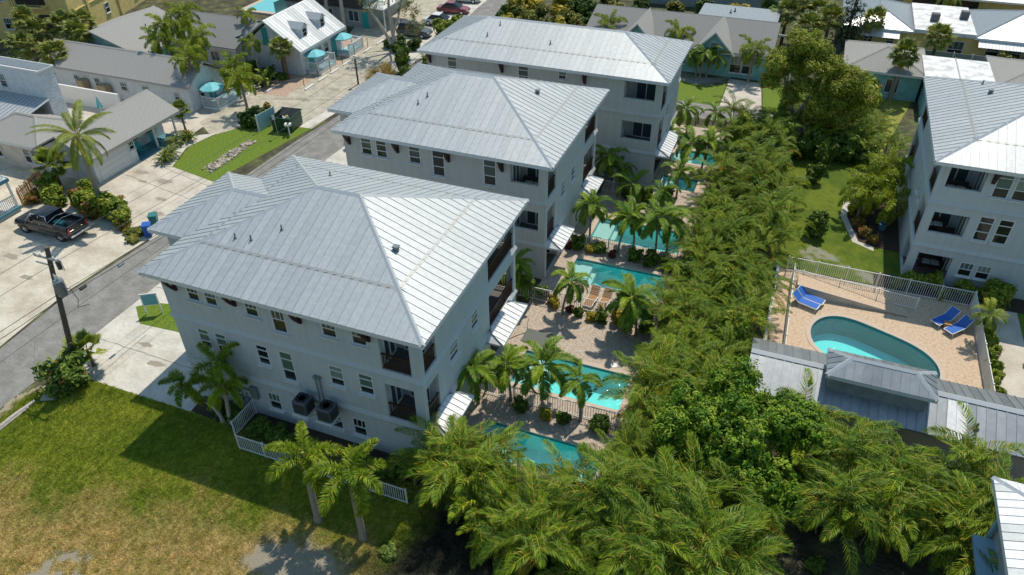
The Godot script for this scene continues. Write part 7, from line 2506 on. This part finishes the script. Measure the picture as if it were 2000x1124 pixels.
	tree("olive_green_tree", "big airy olive green tree at the back of the lawn", Vector3(0.4, 0, -71.2), [[[Vector3(0, -0.3, 0), Vector3(0.6, 2.2, 0.2), Vector3(1.6, 5.0, 0.4), Vector3(2.2, 7.4, 0.2)], [0.42, 0.32, 0.2, 0.08]], [[Vector3(0.5, 1.8, 0.2), Vector3(-0.8, 4.4, 0.6), Vector3(-1.6, 6.8, 0.4)], [0.26, 0.18, 0.07]], [[Vector3(0.7, 2.4, 0.2), Vector3(2.6, 4.0, 1.0), Vector3(4.0, 5.4, 1.2)], [0.24, 0.15, 0.06]]],
		domes([[Vector3(1.2, 7.2, 0), Vector3(2.5, 1.8, 2.2)], [Vector3(-1.4, 6.4, 0.6), Vector3(1.7, 1.6, 1.7)], [Vector3(3.9, 5.7, 0.9), Vector3(1.8, 1.6, 1.8)], [Vector3(1.0, 5.2, 1.9), Vector3(2.2, 1.6, 1.5)], [Vector3(3.0, 3.8, 2.3), Vector3(1.9, 1.4, 1.4)], [Vector3(0.0, 8.4, -0.6), Vector3(1.6, 1.2, 1.6)], [Vector3(5.0, 4.4, 0.4), Vector3(1.4, 1.3, 1.4)]], 8, 0.85, 9), 3200, 22, 0.19, [Color(0.16, 0.22, 0.022), Color(0.27, 0.315, 0.042), Color(0.125, 0.18, 0.018), Color(0.26, 0.255, 0.045)], 0.34, "pale_bark")
	tree("pale_trunked_tree", "sparse tree with several pale trunks beside the parked suv", Vector3(-46.0, 0, -79.0), [[[Vector3(0, -0.3, 0), Vector3(-0.3, 2.5, 0.2), Vector3(-0.2, 5.5, 0.6), Vector3(0.4, 9.0, 1.0)], [0.3, 0.22, 0.15, 0.06]], [[Vector3(0.2, -0.1, 0.2), Vector3(-1.2, 2.6, 0.6), Vector3(-2.4, 5.0, 1.2), Vector3(-2.6, 8.0, 1.4)], [0.22, 0.17, 0.12, 0.05]], [[Vector3(-0.2, 2.2, 0.2), Vector3(0.9, 4.2, 0.6), Vector3(2.0, 7.4, 0.8)], [0.16, 0.12, 0.05]], [[Vector3(-0.4, -0.1, 0.1), Vector3(-1.5, 1.6, -0.3), Vector3(-3.4, 4.4, -0.4)], [0.16, 0.12, 0.05]]],
		[[Vector3(-2.3, 6.0, 1.2), Vector3(1.5, 1.3, 1.3)], [Vector3(0.3, 7.2, 1.0), Vector3(1.7, 1.4, 1.5)], [Vector3(2.4, 5.6, 0.8), Vector3(1.5, 1.2, 1.3)], [Vector3(-0.5, 9.2, 1.2), Vector3(2.4, 1.6, 2.0)], [Vector3(3.2, 3.4, 0.6), Vector3(1.2, 0.9, 1.0)]], 230, 20, 0.2, [Color(0.10, 0.13, 0.04), Color(0.17, 0.19, 0.06), Color(0.22, 0.22, 0.09)], 0.42, "pale_bark")
	var tiers := []
	for i in 13:
		var y := 1.6 + i * 0.62
		var r := 2.1 * (1.0 - i / 14.0)
		for k in 6:
			var a := k * TAU / 6 + i * 0.5
			tiers.append([Vector3(cos(a) * r * 0.6, y + 0.12, sin(a) * r * 0.6), Vector3(0.25 + r * 0.4, 0.12, 0.25 + r * 0.4)])
	tree("norfolk_pine", "dark tiered norfolk pine at the top edge beyond the sabal group", Vector3(4.7, 0, -95.4), [[[Vector3(0, -0.3, 0), Vector3(0, 9.8, 0)], [0.22, 0.05]]], tiers, 800, 12, 0.16, [Color(0.012, 0.035, 0.018), Color(0.02, 0.05, 0.02)], 0.2)
	# shrubs: [x, z, sx, sy, sz]
	var sets := [
		["leafy shrub of the mixed row beside the pickup", "shrubs of the row beside the pickup", LIME, "lime", [[-55.3, -36.4, 2.0, 1.9, 2.0], [-52.1, -36.9, 2.1, 1.9, 2.0], [-49.2, -36.6, 2.3, 2.0, 2.2], [-47.8, -36.1, 1.8, 1.5, 1.8], [-57.2, -37.6, 1.8, 1.7, 1.8], [-54.0, -38.9, 1.7, 1.5, 1.6]]],
		["reddish brown shrub of the mixed row beside the pickup", "shrubs of the row beside the pickup", RUST, "rust", [[-53.5, -37.4, 1.8, 1.7, 1.7], [-51.0, -36.2, 1.7, 1.5, 1.6], [-47.3, -35.6, 1.1, 1.0, 1.1], [-50.2, -37.8, 1.7, 1.3, 1.6], [-57.6, -36.2, 1.3, 1.2, 1.3]]],
		["creeping yellow green vine on the sand by the wheeled bins", "vines by the bins", OLIVE, "olive", [[-46.0, -35.4, 1.9, 0.5, 1.5], [-45.4, -34.5, 1.3, 0.4, 1.1]]],
		["dark bush beside the motel's screen panel", "bushes beside the screen panel", DARK, "dark", [[-49.0, -55.1, 2.1, 1.9, 2.0], [-49.9, -54.9, 1.7, 1.6, 1.6]]],
		["rust tipped bush top beside the motel's screen panel", "bushes beside the screen panel", RUST, "rust", [[-48.7, -56.4, 1.7, 2.0, 1.6], [-53.7, -50.6, 1.0, 0.9, 1.0]]],
		["green shrub in the bed before the cottage and motel", "shrubs before the cottage", GREEN, "green", [[-57.2, -64.0, 1.9, 1.4, 1.8], [-55.8, -66.4, 1.8, 1.2, 1.8], [-53.6, -66.2, 1.1, 0.8, 1.1], [-56.4, -61.9, 1.3, 1.0, 1.3], [-58.2, -66.6, 2.0, 1.6, 1.9]]],
		["grey green bush under the sabal grove", "bushes under the sabal grove", [Color(0.12, 0.16, 0.07), Color(0.17, 0.21, 0.10), Color(0.08, 0.12, 0.05)], "sage", [[-76.8, -56.2, 2.6, 2.6, 2.5], [-79.0, -57.8, 2.8, 2.4, 2.6], [-83.0, -57.0, 3.0, 2.4, 3.0], [-81.0, -54.2, 2.4, 1.8, 2.2], [-84.4, -62.0, 3.0, 2.6, 3.0], [-80.5, -64.5, 3.0, 2.4, 3.0]]],
		["green bush in the planting between street and far house", "bushes between street and far house", GREEN, "green", [[-41.9, -72.9, 1.9, 3.1, 1.8], [-39.7, -74.9, 1.7, 1.5, 1.6], [-40.9, -71.4, 1.3, 1.6, 1.3], [-43.8, -76.4, 1.8, 1.6, 1.8]]],
		["dark tangled shrub under the pale trunked tree", "shrubs under the pale trunked tree", DARK, "dark", [[-45.9, -79.2, 2.6, 1.8, 2.2], [-44.3, -80.2, 1.8, 1.5, 1.8], [-47.6, -79.8, 1.7, 1.3, 1.6]]],
		["yellow green bush beyond the pale trunked tree", "bushes beyond the pale trunked tree", LIME, "lime", [[-42.4, -84.6, 2.4, 2.6, 2.3], [-42.2, -87.4, 2.4, 2.4, 2.2], [-41.8, -90.4, 1.6, 1.4, 1.6]]],
		["low rounded shrub in the bed at the nearest house's wall", "shrubs in the nearest house's shaded bed", GREEN, "green", [[-24.0, -21.6, 1.4, 0.9, 1.3], [-22.7, -21.5, 1.5, 0.9, 1.3], [-21.4, -21.4, 1.3, 0.8, 1.2], [-17.2, -21.6, 1.4, 0.9, 1.2], [-15.8, -21.6, 1.4, 0.9, 1.2], [-25.8, -21.9, 1.3, 0.9, 1.2], [-27.3, -22.1, 1.3, 0.9, 1.2], [-14.6, -22.0, 1.6, 1.3, 1.4]]],
		["small green shrub on the sign's little lawn by the house", "shrubs on the little lawn", DARK, "dark", [[-31.7, -27.8, 1.1, 1.2, 1.1], [-38.0, -55.6, 1.5, 1.3, 1.4], [-37.6, -54.3, 1.2, 0.9, 1.2]]],
		["green shrub along the pool yard fences", "shrubs along the pool yard fences", GREEN, "green", [[-13.2, -38.9, 1.1, 1.1, 1.0], [-8.6, -37.8, 1.0, 1.0, 1.0], [-10.2, -37.9, 0.7, 0.7, 0.7], [-6.9, -37.9, 1.2, 1.2, 1.2], [-8.2, -28.4, 0.9, 0.8, 0.9], [-6.1, -28.5, 1.2, 1.0, 1.2], [-10.8, -28.4, 1.0, 0.9, 1.0], [-12.6, -45.6, 1.1, 1.2, 1.1], [-10.9, -45.6, 1.0, 0.9, 1.0], [-8.2, -45.5, 1.1, 1.1, 1.1], [-7.0, -45.4, 1.4, 1.2, 1.2], [-5.7, -45.2, 1.1, 1.1, 1.1], [-11.0, -54.3, 1.1, 0.9, 1.0], [-9.4, -54.4, 1.2, 1.2, 1.2], [-7.9, -55.6, 1.2, 1.0, 1.2], [-13.6, -54.2, 1.0, 1.2, 1.0], [-5.6, -37.8, 1.1, 1.3, 1.1], [-14.2, -45.5, 0.8, 0.9, 0.8]]],
		["golden croton shrub along the pool yard fences", "golden shrubs along the pool yard fences", GOLD, "gold", [[-9.3, -37.7, 0.7, 0.7, 0.7], [-9.2, -28.3, 0.8, 0.8, 0.8], [-7.6, -38.0, 0.9, 1.1, 0.9], [-12.0, -38.2, 0.8, 0.9, 0.8], [-11.6, -45.5, 0.9, 0.7, 0.9], [-10.0, -54.2, 0.7, 0.6, 0.7]]],
		["wine red shrub along the pool yard fences", "red shrubs along the pool yard fences", WINE, "wine", [[-12.3, -38.6, 0.8, 0.7, 0.8], [-10.9, -38.1, 0.7, 0.6, 0.7], [-13.3, -45.4, 0.7, 0.6, 0.7], [-9.9, -45.4, 0.7, 0.6, 0.7]]],
		["round leafy sapling standing alone on the bright lawn", "saplings on the lawn", GREEN, "green", [[3.95, -53.6, 1.7, 2.2, 1.7], [3.3, -62.4, 1.5, 2.0, 1.5], [3.9, -65.0, 1.6, 2.4, 1.6], [1.7, -57.6, 1.4, 1.3, 1.4]]],
		["bronze leaved plant in the gravel bed by the lawn", "bronze plants of the gravel bed", RUST, "rustb", [[6.7, -57.9, 1.0, 0.8, 1.0], [7.1, -56.3, 1.0, 0.8, 1.0], [7.6, -55.0, 1.0, 0.8, 1.0], [8.2, -54.2, 0.9, 0.7, 0.9], [7.4, -57.4, 0.9, 0.8, 0.9]]],
		["clipped green hedge bush under the right hand house's windows", "hedge bushes of the right hand house", LIME, "lime", [[10.4, -49.3, 1.4, 1.2, 1.0], [11.3, -49.4, 1.4, 1.2, 1.0], [12.2, -49.5, 1.4, 1.2, 1.0], [13.9, -49.6, 1.3, 0.9, 0.9], [14.8, -49.6, 1.2, 0.8, 0.9]]],
		["green hedge plant squeezed between deck fence and walkway", "hedge plants beside the walkway", LIME, "lime", [[14.95, -45.8, 0.8, 1.2, 1.1], [14.95, -44.7, 0.8, 1.1, 1.1], [14.95, -43.6, 0.8, 1.2, 1.1], [15.0, -42.5, 0.8, 1.1, 1.1], [15.0, -41.4, 0.8, 1.2, 1.1], [15.0, -40.3, 0.8, 1.1, 1.1], [15.0, -39.2, 0.8, 1.0, 1.0], [17.5, -43.0, 1.2, 1.0, 1.2], [17.6, -41.0, 1.2, 1.0, 1.2]]],
		["bushy shrub in the thicket behind the right hand lawn", "bushes of the thicket behind the lawn", GREEN, "green", [[1.9, -66.8, 2.2, 2.2, 2.0], [3.6, -67.6, 2.4, 2.6, 2.2], [5.6, -67.4, 2.4, 2.4, 2.2], [7.4, -67.2, 2.2, 2.0, 2.0], [8.9, -66.0, 1.8, 1.8, 1.8], [0.2, -75.0, 2.4, 2.2, 2.2]]],
		["olive bush in the mixed planting beyond the far roof", "bushes beyond the far roof", OLIVE, "olive", [[-33.4, -89.6, 3.2, 3.0, 3.0], [-31.2, -90.2, 3.0, 2.6, 2.8], [-27.4, -92.0, 3.0, 3.0, 2.8], [-33.0, -93.4, 3.0, 2.8, 2.8], [-24.2, -100.2, 3.0, 2.4, 2.8], [-17.0, -104.0, 2.8, 2.2, 2.6], [-35.2, -86.8, 2.6, 2.2, 2.4], [-29.2, -93.0, 2.8, 2.6, 2.6], [-25.9, -89.6, 2.6, 2.2, 2.4], [-35.6, -93.4, 2.8, 2.8, 2.6], [-36.2, -101.0, 3.0, 3.0, 2.8], [-26.2, -104.0, 3.2, 3.0, 3.0], [-19.4, -97.8, 2.6, 1.8, 2.4]]],
		["golden leaved bush in the mixed planting beyond the far roof", "golden bushes beyond the far roof", GOLD, "gold", [[-28.8, -89.8, 2.6, 2.4, 2.4], [-30.6, -95.4, 2.6, 2.6, 2.4], [-36.4, -90.6, 2.4, 2.2, 2.2], [-8.6, -103.6, 3.0, 2.6, 2.6], [-34.8, -97.0, 2.8, 2.6, 2.6], [-22.4, -97.0, 2.4, 1.8, 2.2], [-33.0, -87.2, 2.6, 2.4, 2.4], [-30.2, -87.6, 2.6, 2.2, 2.4], [-37.8, -97.5, 2.8, 2.8, 2.6], [-32.2, -101.0, 3.0, 3.0, 2.8]]],
		["dark green bush in the mixed planting beyond the far roof", "dark bushes beyond the far roof", DARK, "dark", [[-25.8, -93.2, 2.8, 2.6, 2.6], [-26.8, -97.0, 3.0, 3.2, 2.8], [-21.2, -102.6, 3.0, 2.4, 2.8], [-13.0, -104.6, 3.0, 2.4, 2.6], [-4.6, -103.0, 3.4, 3.6, 3.0], [-29.6, -99.0, 3.2, 3.0, 3.0], [-38.0, -94.0, 2.4, 2.0, 2.4]]],
		["low plant at the foreground hedge's dark foot", "plants at the foreground hedge's foot", GREEN, "green", [[-7.6, -17.9, 1.8, 1.2, 1.6], [-5.6, -17.6, 1.9, 1.3, 1.6], [-3.6, -17.8, 1.8, 1.2, 1.6], [5.8, -23.8, 0.9, 0.6, 0.9], [-13.4, -17.3, 1.0, 0.4, 0.8]]],
		["round bush on the dark strip behind the yellow bungalow's fence", "bushes by the yellow bungalow", OLIVE, "olive", [[22.0, -97.0, 2.4, 2.0, 2.2], [24.4, -97.2, 2.4, 2.0, 2.2], [20.6, -82.6, 2.6, 2.6, 2.4], [22.6, -82.4, 2.4, 2.2, 2.2], [20.6, -112.6, 3.4, 2.4, 2.6], [23.6, -112.6, 3.4, 2.4, 2.6]]],
	]
	for s in sets:
		var proto: Node3D = null
		for e in s[4]:
			var o := bush("shrub", s[0], "shrub", Vector3(e[0], 0, e[1]), Vector3(e[2], e[3], e[4]), s[2], s[3], s[1], 0.17)
	bush("flowering_shrub", "red flowering shrub at the foot of the leaning utility pole", "shrub", Vector3(-37.1, 0, -20.75), Vector3(2.9, 2.2, 2.7), GREEN, "greenb", "", 0.14, Color(0.6, 0.06, 0.03))
	bush("poinciana_shrub", "orange flowering shrub before the teal cottage", "shrub", Vector3(7.4, 0, -80.8), Vector3(3.4, 3.0, 3.2), LIME, "limeb", "", 0.14, Color(0.7, 0.16, 0.02))
	bush("bougainvillea", "pink flowering plant behind the deck's fence, left one", "shrub", Vector3(9.8, 0, -48.7), Vector3(1.7, 0.8, 0.8), LIME, "limec", "", 0.12, Color(0.62, 0.04, 0.14))
	bush("bougainvillea", "pink flowering plant behind the deck's fence, corner one", "shrub", Vector3(12.7, 0, -48.6), Vector3(1.5, 0.8, 0.8), LIME, "limec", "", 0.12, Color(0.62, 0.04, 0.14))
	bush("ball_shrub", "round clipped bright ball shrub by the right hand house", "shrub", Vector3(15.9, 0, -49.1), Vector3(2.1, 1.8, 2.1), LIME, "ball", "", 0.12, Color(0, 0, 0, 0), 260)
	# rosettes
	for e in [[-52.5, -46.9, "cycad nearest the driveway in the bungalow's gravel bed"], [-53.7, -48.9, "cycad against the bungalow's porch in the gravel bed"], [-53.3, -50.2, "cycad at the far end of the bungalow's gravel bed"], [-52.3, -45.9, "small cycad at the gravel bed's driveway corner"]]:
		var o := thing("cycad", e[2], "cycad", Vector3(e[0], 0, e[1]), 0, "cycads in the gravel bed")
		var b := MB.new()
		b.tube(Vector3(0, -0.05, 0), Vector3(0, 0.35, 0), 0.16, 0.13, 8)
		part("trunk", b, mats.rough_bark, o)
		crown(o, "cycad", Vector3(0, 0.35, 0), 26, 0.1, 1.25, 1.1, 0.06, 0.1)
	for e in [[-56.6, -63.0], [-55.2, -65.2], [-54.4, -64.0], [-57.8, -61.4]]: clump("banana_plant", "broad leaved plant in the bed before the cottage", "banana", Vector3(e[0], 0, e[1]), 1.2, 3, 5, 0.4, 0.9, "broad leaved plants before the cottage", "plant")
	for e in [[-44.4, -70.6, 0.9], [-43.3, -71.6, 1.0], [-42.3, -70.9, 0.9], [-44.0, -69.2, 0.8], [-42.9, -69.6, 0.8], [-43.9, -72.4, 1.0]]:
		var o := thing("fountain_grass", "rust and straw coloured grass tuft beside the lamp post", "ornamental grass", Vector3(e[0], 0, e[1]), 0, "grass tufts beside the lamp post")
		var b := MB.new()
		for i in 260:
			var a := rnd(0, TAU)
			var t := rnd(0.1, 0.75)
			var l: float = e[2] * rnd(0.9, 1.6)
			var d := Vector3(cos(a) * sin(t), cos(t), sin(a) * sin(t))
			var p := Vector3(rnd(-0.3, 0.3), 0, rnd(-0.3, 0.3))
			var w := d.cross(Vector3(rnd(-1, 1), 0, rnd(-1, 1))).normalized() * 0.025
			b.col = [Color(0.42, 0.34, 0.2), Color(0.30, 0.17, 0.05), Color(0.5, 0.44, 0.32), Color(0.22, 0.2, 0.05)][i % 4]
			b.quad(p - w, p + w, p + d * l * 0.6 + w, p + d * l * 0.6 - w)
			b.tri(p + d * l * 0.6 - w, p + d * l * 0.6 + w, p + d * l + Vector3(cos(a) * 0.2, -0.12, sin(a) * 0.2))
		part("blades", b, mats.leaf_green, o)
	for e in [[-39.2, -75.6], [-38.4, -76.8], [-40.4, -76.0]]: clump("yucca", "spiky pale green yucca at the far house's street corner", "cycad", Vector3(e[0], 0, e[1]), 1.0, 3, 14, 0.5, 1.1, "yuccas at the far house's street corner", "yucca")
